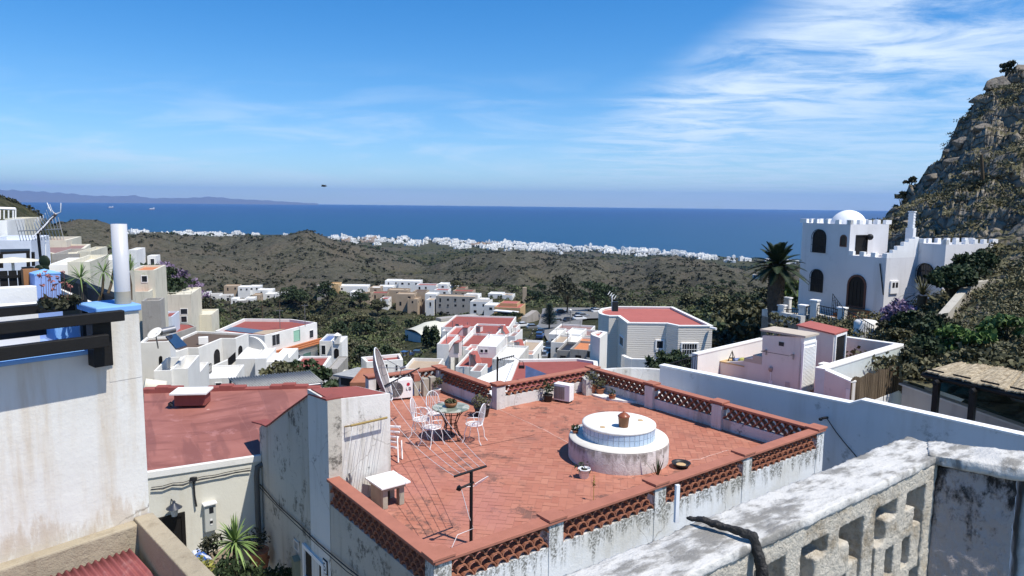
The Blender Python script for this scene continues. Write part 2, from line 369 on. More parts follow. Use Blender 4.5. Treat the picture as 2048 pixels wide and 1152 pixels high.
# behind the ridges and down to the coast
for px,d,z in ((300,1500,-95),(450,1500,-95),(600,1400,-85),(750,1450,-105),(900,1300,-95),(1050,1250,-95),(1200,1250,-95),
  (820,1500,-116),(1350,1500,-112),(1500,1500,-122),(-200,500,-60),(0,600,-85),(-300,600,-60),(60,500,-62),(1480,800,-86)): cz(px,d,z)
SHORE = lambda px: np.interp(px, [-800,0,300,450,560,650,800,1000,1300,1500,2050,3000],[5200,4700,4150,3900,3700,3530,3300,2980,2560,2380,2050,2000])
for px in range(-800,3001,200):
    sh_ = float(SHORE(px))
    cz(px, sh_, -165); cz(px, sh_*1.12, -176)
    cz(px, sh_*.82, -156); cz(px, sh_*.65, -140)
CP = np.array(CP)
def uv(px, d): return np.stack([np.arctan((np.asarray(px,float)-1024)/1400)*2.2, np.log(np.asarray(d,float))*1.0],-1)
cpts = uv(CP[:,0],CP[:,1])
def tps(r2): return np.where(r2>1e-12, .5*r2*np.log(r2+1e-12), 0)
ratio = CP[:,2]/CP[:,1]                # interpolate slope of sight, smooth over distance
K = tps(((cpts[:,None]-cpts[None])**2).sum(-1)); nC = len(CP)
A_ = np.zeros((nC+3,nC+3)); A_[:nC,:nC] = K+np.eye(nC)*.0002; Pm = np.concatenate([np.ones((nC,1)),cpts],1); A_[:nC,nC:] = Pm; A_[nC:,:nC] = Pm.T
sol = np.linalg.solve(A_, np.concatenate([ratio,np.zeros(3)]))
def fbm(x, y, octv=6, seed=0, gain=.5):
    r = np.random.default_rng(seed); out = 0; amp = 1; tot = 0
    for o in range(octv):
        f = 2.0**o; G = r.random((256,256)).astype(np.float32); a = r.random()*6.28
        xx = (x*math.cos(a)+y*math.sin(a))*f+o*17.3; yy = (-x*math.sin(a)+y*math.cos(a))*f+o*9.1
        xi = np.floor(xx).astype(int); yi = np.floor(yy).astype(int); fx = xx-xi; fy = yy-yi
        fx = fx*fx*(3-2*fx); fy = fy*fy*(3-2*fy); a0 = G[xi&255,yi&255]; b0 = G[(xi+1)&255,yi&255]; c0 = G[xi&255,(yi+1)&255]; d0 = G[(xi+1)&255,(yi+1)&255]
        out = out+amp*((a0*(1-fx)+b0*fx)*(1-fy)+(c0*(1-fx)+d0*fx)*fy-.5); tot += amp; amp *= gain
    return out/tot*2
def ground(x, y, rough=True):
    x = np.asarray(x,float); y = np.asarray(y,float); d = np.maximum(np.hypot(x,y), 9.0)
    px = 1024+1400*np.clip(x/np.maximum(y,.02*d),-2.2,2.2); q = uv(px,d); out = np.empty(d.shape).ravel(); Q = q.reshape(-1,2)
    for i in range(0,len(Q),20000):
        kk = tps(((Q[i:i+20000,None]-cpts[None])**2).sum(-1)); out[i:i+20000] = kk@sol[:nC]+sol[nC]+Q[i:i+20000]@sol[nC+1:]
    z = out.reshape(d.shape)*d
    if rough:
        am = np.clip((d-150)/500,0,1)*np.clip((z+158)/25,0,1)
        rid = 1-np.abs(fbm(x/160,y/160,5,3))*2
        z = z+am*(fbm(x/70,y/70,6,5)*13+(rid-.6)*16)+fbm(x/14,y/14,4,8)*np.clip((d-60)/300,0,1)*1.3
    if rough and CORR:
        pb, tgt, dc = CORR; k = np.interp(px, pb, tgt, left=0, right=0); c_ = np.interp(px, pb, dc); z = z+k*d*np.exp(-((np.log(d)-np.log(c_))/.30)**2)*np.interp(px,[200,260,1500,1540],[0,1,1,0])
    return np.maximum(z, -180)
SIL = np.array([(250,478),(280,466),(305,463),(340,468),(370,471),(420,473),(470,472),(520,474),(560,473),(585,467),(600,463),(612,461),(630,464),(650,474),(680,484),(700,488),(740,497),(790,510),(830,524),(860,532),(890,523),(920,515),(960,507),(1010,502),(1050,503),(1080,506),(1150,513),(1200,519),(1242,534),(1278,528),(1318,521),(1379,520),(1417,526),(1440,538),(1468,547),(1506,571),(1530,594)],float)
CORR = None
def fit_ridge():
    pb = np.arange(250,1531,6.0); tr = []; dcs = []; co = []
    tg = np.interp(pb, SIL[:,0], SIL[:,1]); ds = np.exp(np.linspace(math.log(520),math.log(1320),70)); lo = np.where(pb>1425,480,820.)
    for _ in range(1):
        a = np.arctan((pb-1024)/1400); X = np.sin(a)[:,None]*ds[None]; Y = np.cos(a)[:,None]*ds[None]; Zq = ground(X,Y); rt = Zq/ds[None]
        rt = np.where((ds[None] < lo[:,None]-250)|(ds[None] > (lo+420)[:,None]), -9, rt); j = rt.argmax(1); cur = rt[np.arange(len(pb)),j]; dc = ds[j]
        tr_ = np.array([D(x,y,1.0).z for x,y in zip(pb,tg)])
    dc = np.convolve(np.pad(dc,8,'edge'),np.ones(17)/17,'valid'); return pb, tr_-cur, dc
CORR = fit_ridge()
for _k in range(2):
    c2 = fit_ridge(); CORR = (CORR[0], CORR[1]+c2[1], CORR[2])
nb, nr = 760, 460
bear = np.linspace(math.radians(-62), math.radians(62), nb); rad = np.exp(np.linspace(math.log(8),math.log(5400),nr))
Bq, Rq = np.meshgrid(bear, rad); X0 = np.sin(Bq)*Rq; Y0 = np.cos(Bq)*Rq; Z0 = ground(X0,Y0)
tf = NT('hill_ground'); big = tf.noise(.02,6,.6); mid = tf.noise(.16,6,.65); fin = tf.noise(1.1,5,.7)
gz = tf.N.new('ShaderNodeSeparateXYZ'); tf.L.new(tf.pos(), gz.inputs[0])
tone = tf.attr('tone')
dry = tf.mix(tf.ss(mid,.35,.68), (.110,.102,.076), (.058,.058,.040)); dry = tf.mix(tf.ss(big,.45,.62), dry, (.105,.092,.068))
dry = tf.mix(tf.mt('MULTIPLY',tf.ss(fin,.62,.72),.6), dry, (.24,.215,.17))
grn = tf.mix(tf.ss(mid,.4,.6), (.045,.050,.026), (.085,.082,.045)); grn = tf.mix(tf.mt('MULTIPLY',tf.ss(fin,.6,.75),.5), grn, (.15,.13,.08))
c0 = tf.mix(tf.ss(tone,.2,.8), dry, grn)
c0 = tf.mix(tf.mt('MULTIPLY',tf.ss(tf.noise(.28,7,.7),.53,.60),.72), c0, (.028,.030,.017))
tf.col(c0); tf.bump(tf.mt('ADD',mid,tf.mt('MULTIPLY',fin,.4)),.9,3.0); tfm = tf.done(.95,0,.05)
Vg = np.stack([X0,Y0,Z0],-1).reshape(-1,3); ii = (np.arange(nr-1)[:,None]*nb+np.arange(nb-1)[None]).ravel()
Fg = np.stack([ii,ii+1,ii+nb+1,ii+nb],-1)
dd = np.hypot(X0,Y0); gr = np.clip(1.25-(dd-260)/260,0,1)*.95+fbm(X0/110,Y0/110,4,12)*.8; gr = np.where(dd>1250,.75+fbm(X0/200,Y0/200,4,12)*1.1,gr)
def blur(A,n):
    for _ in range(2):
        k = np.ones(n)/n; A = np.apply_along_axis(lambda v: np.convolve(np.pad(v,n//2,'edge'),k,'valid'),0,A); A = np.apply_along_axis(lambda v: np.convolve(np.pad(v,n//2,'edge'),k,'valid'),1,A)
    return A
hol = (blur(Z0,15)-Z0)/np.maximum(dd*.006,.5); gr = gr+np.clip(hol,-.6,1.2)*np.clip((dd-300)/300,0,1)*.55  # hollows toned greener and darker: gully scrub, with occlusion shade painted in
terr = npmesh('terrain', Vg, Fg, tfm, tone=np.clip(gr,0,1).ravel(), smooth=True); tag(terr, kind='structure')
# ---------------- sea -------------------------------------------------------
sm = NT('sea_water'); src = sm.pos()
sw = sm.noise((.0009,.0032,1),5,.6); sw2 = sm.noise((.012,.03,1),5,.65)
lw = sm.N.new('ShaderNodeVectorMath'); lw.operation = 'LENGTH'; sm.L.new(src, lw.inputs[0])
cs = sm.mix(sm.ss(lw.outputs['Value'],2000,16000), (.010,.056,.118), (.005,.028,.098))
cs = sm.mix(sm.mt('MULTIPLY',sm.ss(sw,.45,.65),.35), cs, (.013,.064,.135)); sm.col(cs)
sm.bump(sw2,.6,1.5); seam = sm.done(.42,0,.25)
rs = np.exp(np.linspace(math.log(1700),math.log(46000),40)); bs_ = np.linspace(math.radians(-75),math.radians(75),90)
Bs,Rs = np.meshgrid(bs_,rs); Vs = np.stack([np.sin(Bs)*Rs,np.cos(Bs)*Rs,np.full(Bs.shape,SEA)],-1).reshape(-1,3)
ii = (np.arange(39)[:,None]*90+np.arange(89)[None]).ravel(); tag(npmesh('sea', Vs, np.stack([ii,ii+1,ii+91,ii+90],-1), seam), kind='structure')
# far mountains across the bay
mm = M('mountain_rock', (.16,.14,.12), .95, 0, .05)
prof = [(-300,376),(-150,374),(0,379),(60,382),(120,386),(180,391),(240,393),(270,391),(300,397),(350,396),(430,394),(470,398),(540,401),(580,404),(640,407)]
def ridge(pr, dist, depth, seed, name):
    xs = np.arange(pr[0][0], pr[-1][0], 4.0); vs = []; nrow = 9
    ys = np.interp(xs,[p[0] for p in pr],[p[1] for p in pr])+fbm(xs/30,xs*0,5,seed)*1.6*np.clip((640-xs)/200,0,1)
    for j in range(nrow):
        t = j/(nrow-1)
        for x,y in zip(xs,ys):
            q = D(x,y,dist); hh = max(q.z,SEA-40)
            k = math.sin(min(t*1.5,1)*math.pi/2) if t < .67 else 1-(t-.67)*1.5
            sc_ = (dist+depth*(t-.67))/dist; z = SEA-30+(hh-SEA+30)*k*(1+.12*math.sin(x*.21+j*1.7)*(1-t)); vs.append((q.x*sc_,q.y*sc_,z))
    n = len(xs); i2 = (np.arange(nrow-1)[:,None]*n+np.arange(n-1)[None]).ravel()
    tag(npmesh(name, np.array(vs), np.stack([i2,i2+1,i2+n+1,i2+n],-1), mm, smooth=True), kind='structure')
ridge(prof, 41000, 6000, 4, 'mountains')
# ---------------- air ---------------------------------------------------------
hz = MB(); hz.box((0,21000,300),(90000,56000,1200)); hm = bpy.data.materials.new('haze_air'); hm.use_nodes = True
ht = hm.node_tree; ht.nodes.clear(); pv = ht.nodes.new('ShaderNodeVolumePrincipled'); pv.inputs['Color'].default_value = (.27,.52,1,1); pv.inputs['Density'].default_value = HAZE = 2.8e-5
pv.inputs['Anisotropy'].default_value = .1
ho = ht.nodes.new('ShaderNodeOutputMaterial'); ht.links.new(pv.outputs[0], ho.inputs['Volume'])
tag(hz.build('haze', hm), kind='stuff')
# ---------------- ships and bird ----------------------------------------------
hullm = M('ship_hull', (.16,.12,.12), .6); 
for k,(px,py,lb) in enumerate(((221,415,'pale cargo ship far out at sea, the farther one on the left'),(303,418.5,'grey and white cargo ship at sea right of the other ship'))):
    q = P(px,py+1,SEA); r = math.atan2(q.y,q.x)+1.35
    t = top('cargo_ship', lb, 'ship', q, 'ships on the sea')
    Lx = 105; u = Vector((math.cos(r),math.sin(r),0)); w = Vector((-u.y,u.x,0)); b = MB()
    pts = [(-.5,-.5),(.35,-.5),(.5,0),(.35,.5),(-.5,.5)]
    b.prism([tuple((q+u*a*Lx+w*c2*18).xy) for a,c2 in pts], SEA-1, SEA+11); b.build('hull', hullm, t)
    b = MB()
    for a,l,h in ((-.36,16,26),(-.1,22,15),(.15,24,15)): b.box(q+u*a*Lx+Vector((0,0,11+h/2)), (l,15,h), r)
    b.build('superstructure', whitepaint, t)
    b = MB(); b.lathe(q+u*-.4*Lx+Vector((0,0,36)), [(2.5,0),(2.2,9)], 10); b.build('funnel', hullm, t)
q = D(648,372,70); b = MB(); b.blob(q,.14,2,2,.1,1,(2.0,.7,.6)); 
b.add([q+Vector(v) for v in ((-.1,.12,.03),(.12,.12,.03),(.05,.5,.1),(-.12,.45,.1))]+[q+Vector(v) for v in ((-.1,.12,.05),(.12,.12,.05),(.05,.5,.115),(-.12,.45,.115))], [(0,1,2,3),(7,6,5,4),(0,4,5,1),(1,5,6,2),(2,6,7,3),(3,7,4,0)])
b.add([q+Vector(v) for v in ((-.1,-.12,.03),(.12,-.12,.03),(.05,-.5,.1),(-.12,-.45,.1))]+[q+Vector(v) for v in ((-.1,-.12,.05),(.12,-.12,.05),(.05,-.5,.115),(-.12,-.45,.115))], [(3,2,1,0),(4,5,6,7),(1,5,4,0),(2,6,5,1),(3,7,6,2),(0,4,7,3)])
tag(b.build('bird', blackplastic), 'small dark bird flying low over the sea horizon', 'bird')
# ======================= TERRACE HOUSE =====================================
ZC, ZF = -4.75, -5.4
def V2(a): return Vector((a[0],a[1],0))
FL,FR,BR,MM,BL,L0,LT = [P(*a,ZC) for a in ((870,1122),(1648,857),(1185,733),(985,768),(880,732),(732,752),(658,957))]
TR = ray(780,787); TR = TR*(12.8/TR.y); TRz = TR.z
TB1 = P(712,772,TRz+.05); TB0 = P(615,790,TRz+.1)
TLz = -3.37
house = top('terrace_house', 'whitewashed house with red herringbone tiled roof terrace and clay tile lattice parapet', 'house', (1.5,14,-8))
def tilemat(name, a, b):
    t = NT(name); tn = t.attr('tone'); n = t.noise(1.1,6,.65); c1 = t.mix(tn, a, b)
    c1 = t.mix(t.mt('MULTIPLY',t.ss(n,.55,.75),.55), c1, (.17,.10,.085)); c1 = t.mix(t.mt('MULTIPLY',t.ss(t.noise(.6,5,.6),.55,.7),.4), c1, (.52,.27,.20))
    c1 = t.mix(t.mt('MULTIPLY',t.mt('MULTIPLY',t.ss(t.noise(2.3,7,.7),.54,.62),t.ss(t.noise(.35,3),.42,.55)),.7), c1, (.10,.065,.055))
    c1 = t.mix(t.mt('MULTIPLY',t.ss(t.noise(.28,3,.5),.56,.66),.45), c1, (.40,.175,.15))
    t.col(c1); t.bump(t.noise(30,4),.15,.004); return t.done(.82,0,.2)
tilem = tilemat('herringbone_tiles', (.36,.135,.09), (.45,.195,.13)); grout = M('grout', (.34,.15,.11), .9)
floorpoly = [V2(p) for p in (FL,FR,BR,MM,BL,L0,Vector((-4.6,17.2,0)),V2(TB0),V2(LT))]
b = MB(); b.prism([(p.x,p.y) for p in offset(floorpoly,.02) and [Vector(q) for q in offset(floorpoly,.02)]], ZF-.3, ZF-.004); b.build('floor_slab', grout, house)
def inside(x, y, poly):
    r = False; n = len(poly)
    for i in range(n):
        x1,y1 = poly[i][0],poly[i][1]; x2,y2 = poly[i-1][0],poly[i-1][1]
        if (y1 > y) != (y2 > y) and x < (x2-x1)*(y-y1)/(y2-y1)+x1: r = not r
    return r
inn = offset(floorpoly, .10)
ang = math.atan2((FR-FL).y,(FR-FL).x)+math.radians(45)
wd = .14; L2 = .28; Vt = []; Ft = []; Tt = []
ca, sa = math.cos(ang), math.sin(ang)
for i in range(-80,80):
    for j in range(-80,80):
        m = (i-j) % 4
        if m == 0: r_ = (i*wd, j*wd, L2, wd)
        elif m == 3: r_ = (i*wd, j*wd, wd, L2)
        else: continue
        x0,y0,dx,dy = r_; g = .004; cxm,cym = x0+dx/2,y0+dy/2
        X,Y = 2+cxm*ca-cym*sa, 14+cxm*sa+cym*ca
        if not inside(X,Y,inn): continue
        bz = len(Vt); zz_ = ZF+rng.normal(0,.0012)
        for a_,b_ in ((x0+g,y0+g),(x0+dx-g,y0+g),(x0+dx-g,y0+dy-g),(x0+g,y0+dy-g)):
            Vt.append((2+a_*ca-b_*sa, 14+a_*sa+b_*ca, zz_+rng.normal(0,.0006)))
        Ft.append((bz,bz+1,bz+2,bz+3)); Tt.append(np.clip(rng.normal(.5,.2),0,1))
LOC[house] = Vector((1.5,14,-8))
npmesh('tile_floor', np.array(Vt)-np.array(LOC[house]), np.array(Ft), tilem, tone=np.array(Tt), parent=house)
def arcs(mb, pl, u0, u1, z0, z1, d0, d1, r=.10, th=.02, rows=None):
    nrow = rows or max(2,int((z1-z0)/r)); pitch = (z1-z0)/nrow
    ncol = max(1,int(round((u1-u0)/(2*r)))); rr = (u1-u0)/ncol/2
    for k in range(nrow):
        off = 0 if k%2 == 0 else rr
        for i in range(ncol if k%2 == 0 else ncol-1):
            uc = u0+rr+off+i*2*rr; zb = z0+k*pitch; vs = []; n = 7
            for dd_ in (d0,d1):
                for q in range(n+1):
                    a = math.pi*q/n
                    for R2 in (rr,rr-th): vs.append(pl.pt(uc+R2*math.cos(a), zb+min(R2*math.sin(a)*1.0,pitch*1.15), dd_))
            m2 = 2*(n+1); fs = []
            for q in range(n):
                a0,a1,b0,b1 = 2*q,2*q+1,2*q+2,2*q+3
                fs += [(a0,b0,b1,a1),(m2+a0,m2+a1,m2+b1,m2+b0),(a0,m2+a0,m2+b0,b0),(a1,b1,m2+b1,m2+a1)]
            mb.add(vs, fs, False)
def parapet(A, B, pils, par, inner, zbot, lat=.36, first=True, last=True, outm=None, lattice_from=None, base_t=.16):
    """A-B outer line, inner = point on terrace side; pils = distances of pillars"""
    pl = Plane(A,B); sgn = 1 if (V2(inner)-pl.A).dot(pl.n) > 0 else -1
    t0, t1 = (0, sgn*base_t)
    lo, hi = min(t0,t1), max(t0,t1); Lw = pl.len
    b = MB(); b.prect(pl, 0, Lw, zbot, ZC-.05-lat, lo+.01, hi-.01); b.build('parapet_base', outm or white_dirty, par)
    b = MB(); b.prect(pl, -.02, Lw+.02, ZC-.05, ZC, lo-.03, hi+.04); b.build('coping', capbrick, par, bevel=.008)
    ed = [0]+list(pils)+[Lw]; w = .14
    for i, u in enumerate(ed):
        if (i == 0 and not first) or (i == len(ed)-1 and not last): continue
        uu = min(max(u,w-.02),Lw-w+.02)
        b = MB(); b.prect(pl, uu-w, uu+w, ZF-.6, ZC-.052, lo-(.003 if sgn>0 else .07), hi+(.07 if sgn>0 else .003)); b.build('pillar', outm or white_dirty, par)
        b = MB(); b.prect(pl, uu-w-.04, uu+w+.04, ZC+.003, ZC+.045, lo-(.05 if sgn>0 else .11), hi+(.11 if sgn>0 else .05)); b.build('pillar_cap', capbrick, par, bevel=.006)
    for i in range(len(ed)-1):
        b = MB(); ua = ed[i]+(w if (i > 0 or first) else 0)+.0; ub = ed[i+1]-(w if (i < len(ed)-2 or last) else 0)
        if i == 0 and first: ua = 2*w-.02
        if i == len(ed)-2 and last: ub = Lw-2*w+.02
        arcs(b, pl, ua, ub, ZC-.05-lat, ZC-.052, lo+.012, hi-.012); b.build('tile_lattice', clay, par)
    return pl
cen = Vector((1.5,14,0))
dF = (V2(FR)-V2(FL)).length; e1 = (V2(FR)-V2(FL)).normalized()
def along(A, B, px, py=800):          # distance from A along A-B seen at px
    A = V2(A); e = (V2(B)-A).normalized(); r = ray(px, py); k = r.x/r.y
    return (k*A.y-A.x)/(e.x-k*e.y)
fwm = NT('front_wall'); fz = fwm.N.new('ShaderNodeSeparateXYZ'); fwm.L.new(fwm.pos(), fz.inputs[0]); st1 = fwm.noise((7,7,.9),7,.7); st2 = fwm.noise(26,5,.7)
zg1 = fwm.mt('MULTIPLY', fwm.ss(fz.outputs[2],-5.75,-5.16), 1.0); mk = fwm.mt('MULTIPLY', fwm.ss(fwm.mt('ADD',st1,fwm.mt('MULTIPLY',zg1,.22)),.60,.74), fwm.ss(st2,.40,.56))
fc = fwm.mix(fwm.ss(fwm.noise(.8,6,.6),.4,.65),(.70,.70,.69),(.60,.58,.53)); fc = fwm.mix(fwm.mt('MULTIPLY',fwm.ss(fwm.noise((2.2,2.2,.4),6,.65),.5,.68),.4),fc,(.46,.42,.34)); fc = fwm.mix(fwm.mt('MULTIPLY',mk,.85),fc,(.10,.095,.075))
ck_ = fwm.vor(.6,'DISTANCE_TO_EDGE',0,fwm.mix(.35,fwm.pos(),fwm.noise(1.6,6,out=1))); fc = fwm.mix(fwm.mt('MULTIPLY',fwm.ss(ck_,0,.004,1,0),.6),fc,(.2,.17,.13))
fwm.col(fc); fwm.bump(fwm.mt('ADD',fwm.noise(4,4),fwm.mt('MULTIPLY',st2,.5)),.4,.03); fwm = fwm.done(.88,0,.12)
plF = parapet(FL, FR, [along(FL,FR,x) for x in (1118,1328,1502)], house, cen, -12, outm=fwm)
parapet(BR, FR, [along(BR,FR,x) for x in (1308,1445)], house, cen, -9, lat=.33, first=True, last=False)
parapet(MM, BR, [], house, cen, -9, lat=.30, first=True, last=False)
parapet(BL, MM, [], house, cen, -9, lat=.33, first=True, last=False)
parapet(L0, BL, [], house, cen, -9, lat=.33, first=True, last=False)
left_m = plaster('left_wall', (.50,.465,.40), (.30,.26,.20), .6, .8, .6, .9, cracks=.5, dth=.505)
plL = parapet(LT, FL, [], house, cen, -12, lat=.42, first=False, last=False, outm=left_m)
# small stair tower with sloping side wall
plW = Plane(LT, FL); back = V2(LT)+(V2(LT)-V2(FL)).normalized()*3.7
b = MB(); tw = [(LT.x,LT.y),(TR.x,TR.y),(TB1.x,TB1.y),(TB0.x,TB0.y)]
b.prism(tw, -9, [TLz,TRz,TRz+.05,TLz+.02]); stair = b.build('stair_tower', white_dirty, house); LOC[stair] = LOC[house]
b = MB(); tin = offset(tw,.05); b.prism(tin, [TLz-.01,TRz-.01,TRz+.04,TLz+.01], [TLz+.015,TRz+.015,TRz+.065,TLz+.035]); b.build('tower_roof', redroof, stair)
pw = Plane(back, LT); u_ = lambda x,y: pw.px(x,y)
prof2 = [u_(620,790),u_(575,822),u_(540,850),u_(533,854),u_(524,850),u_(505,845)]
uz = [(pw.len,-12),(pw.len,TLz)]+[(min(max(a,0),pw.len),z) for a,z in prof2]+[(0,-12)]
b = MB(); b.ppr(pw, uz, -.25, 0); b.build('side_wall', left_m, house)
b = MB()
top_ = [(pw.len,TLz)]+prof2
for (a0,z0),(a1,z1) in zip(top_[:-1],top_[1:]):
    b.ppr(pw, [(a0,z0+.002),(a1,z1+.002),(a1,z1+.03),(a0,z0+.03)], -.28, .02)
b.build('wall_coping', redroof, house)
# roof of the stairs between tower and side wall
q0 = pw.pt(prof2[0][0],0,-.26); q1 = pw.pt(prof2[3][0],0,-.26); b = MB()
b.add([(q0.x,q0.y,prof2[0][1]-.25),(q1.x,q1.y,prof2[3][1]-.25),(q1.x+1.0,q1.y+.7,prof2[3][1]-.35),(TB1.x,TB1.y,TRz-.3),
       (q0.x,q0.y,-9),(q1.x,q1.y,-9),(q1.x+1.0,q1.y+.7,-9),(TB1.x,TB1.y,-9)],[(0,1,2,3),(7,6,5,4),(0,4,5,1),(1,5,6,2),(2,6,7,3),(3,7,4,0)]); b.build('stair_roof', redroof2, house)
# lower openings of the lane side
def opening(par, pl, rect, kind='door', fm=whitepaint, pm=darkglass, fw=.07, dep=.05, name=None, bars=0, arched=False, barm=blackiron, sill=False, mull=0):
    u0,u1,z0,z1 = rect; nm = name or ('door' if kind == 'door' else 'window')
    out = arch(u0,u1,z0,z1) if arched else [(u0,z0),(u1,z0),(u1,z1),(u0,z1)]
    inn_ = offset(out, fw); b = MB(); n = len(out)
    vs = [pl.pt(u,z,dep) for u,z in out]+[pl.pt(u,z,dep) for u,z in inn_]+[pl.pt(u,z,-.01) for u,z in out]+[pl.pt(u,z,-.01) for u,z in inn_]
    fs = []
    for i in range(n):
        j = (i+1)%n; fs += [(i,j,n+j,n+i),(2*n+i,2*n+j,j,i),(n+i,n+j,3*n+j,3*n+i)]
    b.add(vs, fs)
    if mull:
        for k in range(mull):
            uu = u0+(u1-u0)*(k+1)/(mull+1); b.prect(pl, uu-fw*.3, uu+fw*.3, z0+fw, z1-fw*(1 if not arched else 4), .012, dep*.8)
    if sill: b.prect(pl, u0-.05, u1+.05, z0-.06, z0-.001, -.01, dep+.06)
    f = b.build(nm, fm, par); LOC[f] = LOC.get(par, Vector((0,0,0)))
    b = MB(); b.ppr(pl, offset(out, fw*.9), -.02, .012); b.build('panel' if kind == 'door' else 'pane', pm, f)
    if bars:
        b = MB()
        for k in range(bars+1):
            uu = u0+(u1-u0)*k/bars; hz_ = z1
            if arched: r_ = (u1-u0)/2; hz_ = z1-r_+math.sqrt(max(0,r_*r_-(uu-(u0+u1)/2)**2))
            b.tube([pl.pt(uu,z0,dep+.10),pl.pt(uu,hz_,dep+.10)],.011,4)
        for zz_ in ([z0,z0+(z1-z0)*.33,z0+(z1-z0)*.62] if arched else [z0,(z0+z1)/2,z1]): b.tube([pl.pt(u0,zz_,dep+.10),pl.pt(u1,zz_,dep+.10)],.011,4)
        for uu,zz_ in ((u0,z0),(u1,z0),(u0,z0+(z1-z0)*.6),(u1,z0+(z1-z0)*.6)): b.tube([pl.pt(uu,zz_,0),pl.pt(uu,zz_,dep+.10)],.011,4)
        if arched: b.tube([pl.pt(u,z,dep+.10) for u,z in arch(u0,u1,z0,z1,12)[2:]],.018,4)
        b.build('grille', barm, f)
    return f
opening(house, plL, plL.rect(609,1085,652,1200), 'door', whitepaint, darkwood)
opening(house, plL, plL.rect(589,1076,599,1106), 'window', mauve, grey_wall, .03, .02, 'niche')
# ---- things on and around the terrace --------------------------------------
wx, wy = 2.33, 14.6
well = top('round_cistern', 'big round two-tier whitewashed cistern with a band of pale blue tiles on the terrace', 'cistern', (wx,wy,ZF))
b = MB(); b.lathe((wx,wy,0), [(1.07,ZF),(1.07,-4.99),(1.05,-4.95),(1.0,-4.93)],72); b.build('lower_drum', plaster('drum_plaster',(.62,.56,.54),(.33,.27,.24),.75,.8,.7,1.6,cracks=.4,dth=.53,zd=(-5.25,-4.95,(.16,.13,.11),.7)), well)
b = MB(); b.lathe((wx,wy,0), [(1.06,-4.955),(1.045,-4.925),(.7,-4.92)],72); b.build('ledge', plaster('ledge_plaster',(.72,.68,.60),(.5,.44,.36),.4,.12,.15,3), well)
b = MB(); b.lathe((wx,wy,0), [(.765,-4.93),(.765,-4.66)],72); dr = b.build('upper_drum', white, well)
b = MB(); b.lathe((wx,wy,0), [(.775,-4.68),(.79,-4.665),(.785,-4.635),(.75,-4.625)],72); b.build('lid', plaster('lid_plaster',(.76,.74,.69),(.5,.45,.38),.4,.15,.15,3), well)
for k,(a,r) in enumerate(((3.9,.55),(.25,.5))):
    b = MB(); b.lathe((wx+r*math.cos(a),wy+r*math.sin(a),-4.625),[(.06,0),(.06,.006),(.05,.008)],16); b.build('lid_plug', ochre, well)
tb = MB(); n = 44
bt = NT('blue_tiles'); bt.col(bt.mix(bt.attr('tone'),(.36,.47,.60),(.46,.56,.68))); bt = bt.done(.22,0,.5); tn = []
for k in range(n):
    a0, a1 = 2*math.pi*k/n+.008, 2*math.pi*(k+1)/n-.008
    for z0,z1 in ((-4.918,-4.802),(-4.794,-4.678)):
        vs = [(wx+r*math.cos(a),wy+r*math.sin(a),z) for r in (.766,.777) for a,z in ((a0,z0),(a1,z0),(a1,z1),(a0,z1))]
        tb.add(vs,[(4,5,6,7),(0,4,7,3),(1,2,6,5),(3,7,6,2),(0,1,5,4)]); tn += [random.random()]*5
tb.build('blue_tile_band', bt, well, cols=tn)
rust = M('rusty_brown', (.22,.09,.035), .55, 0, .4, .35, .3)
bx,by,_ = P(1247,853,-4.62); t = top('lidded_bucket', 'brown basket-like pot with a domed lid on top of the cistern', 'pot', (bx,by,-4.62))
b = MB(); b.lathe((bx,by,-4.622),[(.095,0),(.10,.02),(.118,.21),(.122,.215)],28); b.build('body', rust, t)
b = MB(); b.lathe((bx,by,-4.405),[(.128,0),(.13,.02),(.11,.035),(.09,.055),(.06,.075),(.03,.09),(.012,.10),(.016,.115),(.006,.125)],28); b.build('lid', M('brown_glaze',(.24,.07,.03),.3,0,.5), t)
# leafy helper: returns a MB of leaves in a volume
def leaves(mb, c_, r, n, size, sq=(1,1,1), tn=None, lo=.3, long=1.6):
    c_ = Vector(c_)
    for _ in range(n):
        d = Vector(rng.normal(size=3)); d.normalize(); k = rng.uniform(lo,1)**.6
        p = c_+Vector((d.x*sq[0],d.y*sq[1],d.z*sq[2]))*r*k
        u = Vector(rng.normal(size=3)).normalized(); w = u.cross(Vector(rng.normal(size=3))).normalized(); s_ = size*rng.uniform(.6,1.3)
        mb.add([p-u*s_*.5*long, p+w*s_*.35, p+u*s_*.5*long, p-w*s_*.35],[(0,1,2,3)])
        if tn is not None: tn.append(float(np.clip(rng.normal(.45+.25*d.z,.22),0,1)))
def blades(mb, c_, n, Lb, w, tn, el=(10,80), droop=.35, seg=4):
    c_ = Vector(c_)
    for _ in range(n):
        a = rng.uniform(0,2*math.pi); e = math.radians(rng.uniform(*el)); d = Vector((math.cos(a)*math.cos(e),math.sin(a)*math.cos(e),math.sin(e)))
        sd = d.cross(Vector((0,0,1))).normalized(); l = Lb*rng.uniform(.75,1.1); vs = []
        for k in range(seg+1):
            t = k/seg; p = c_+d*l*t+Vector((0,0,-droop*l*t*t*math.cos(e))); ww = w*(1-t)**.7*(.4+1.2*t if t < .4 else 1)
            vs += [p-sd*ww, p+sd*ww]
        mb.add(vs,[(2*k,2*k+1,2*k+3,2*k+2) for k in range(seg)]); tn += [float(np.clip(rng.normal(.5,.25),0,1))]*seg
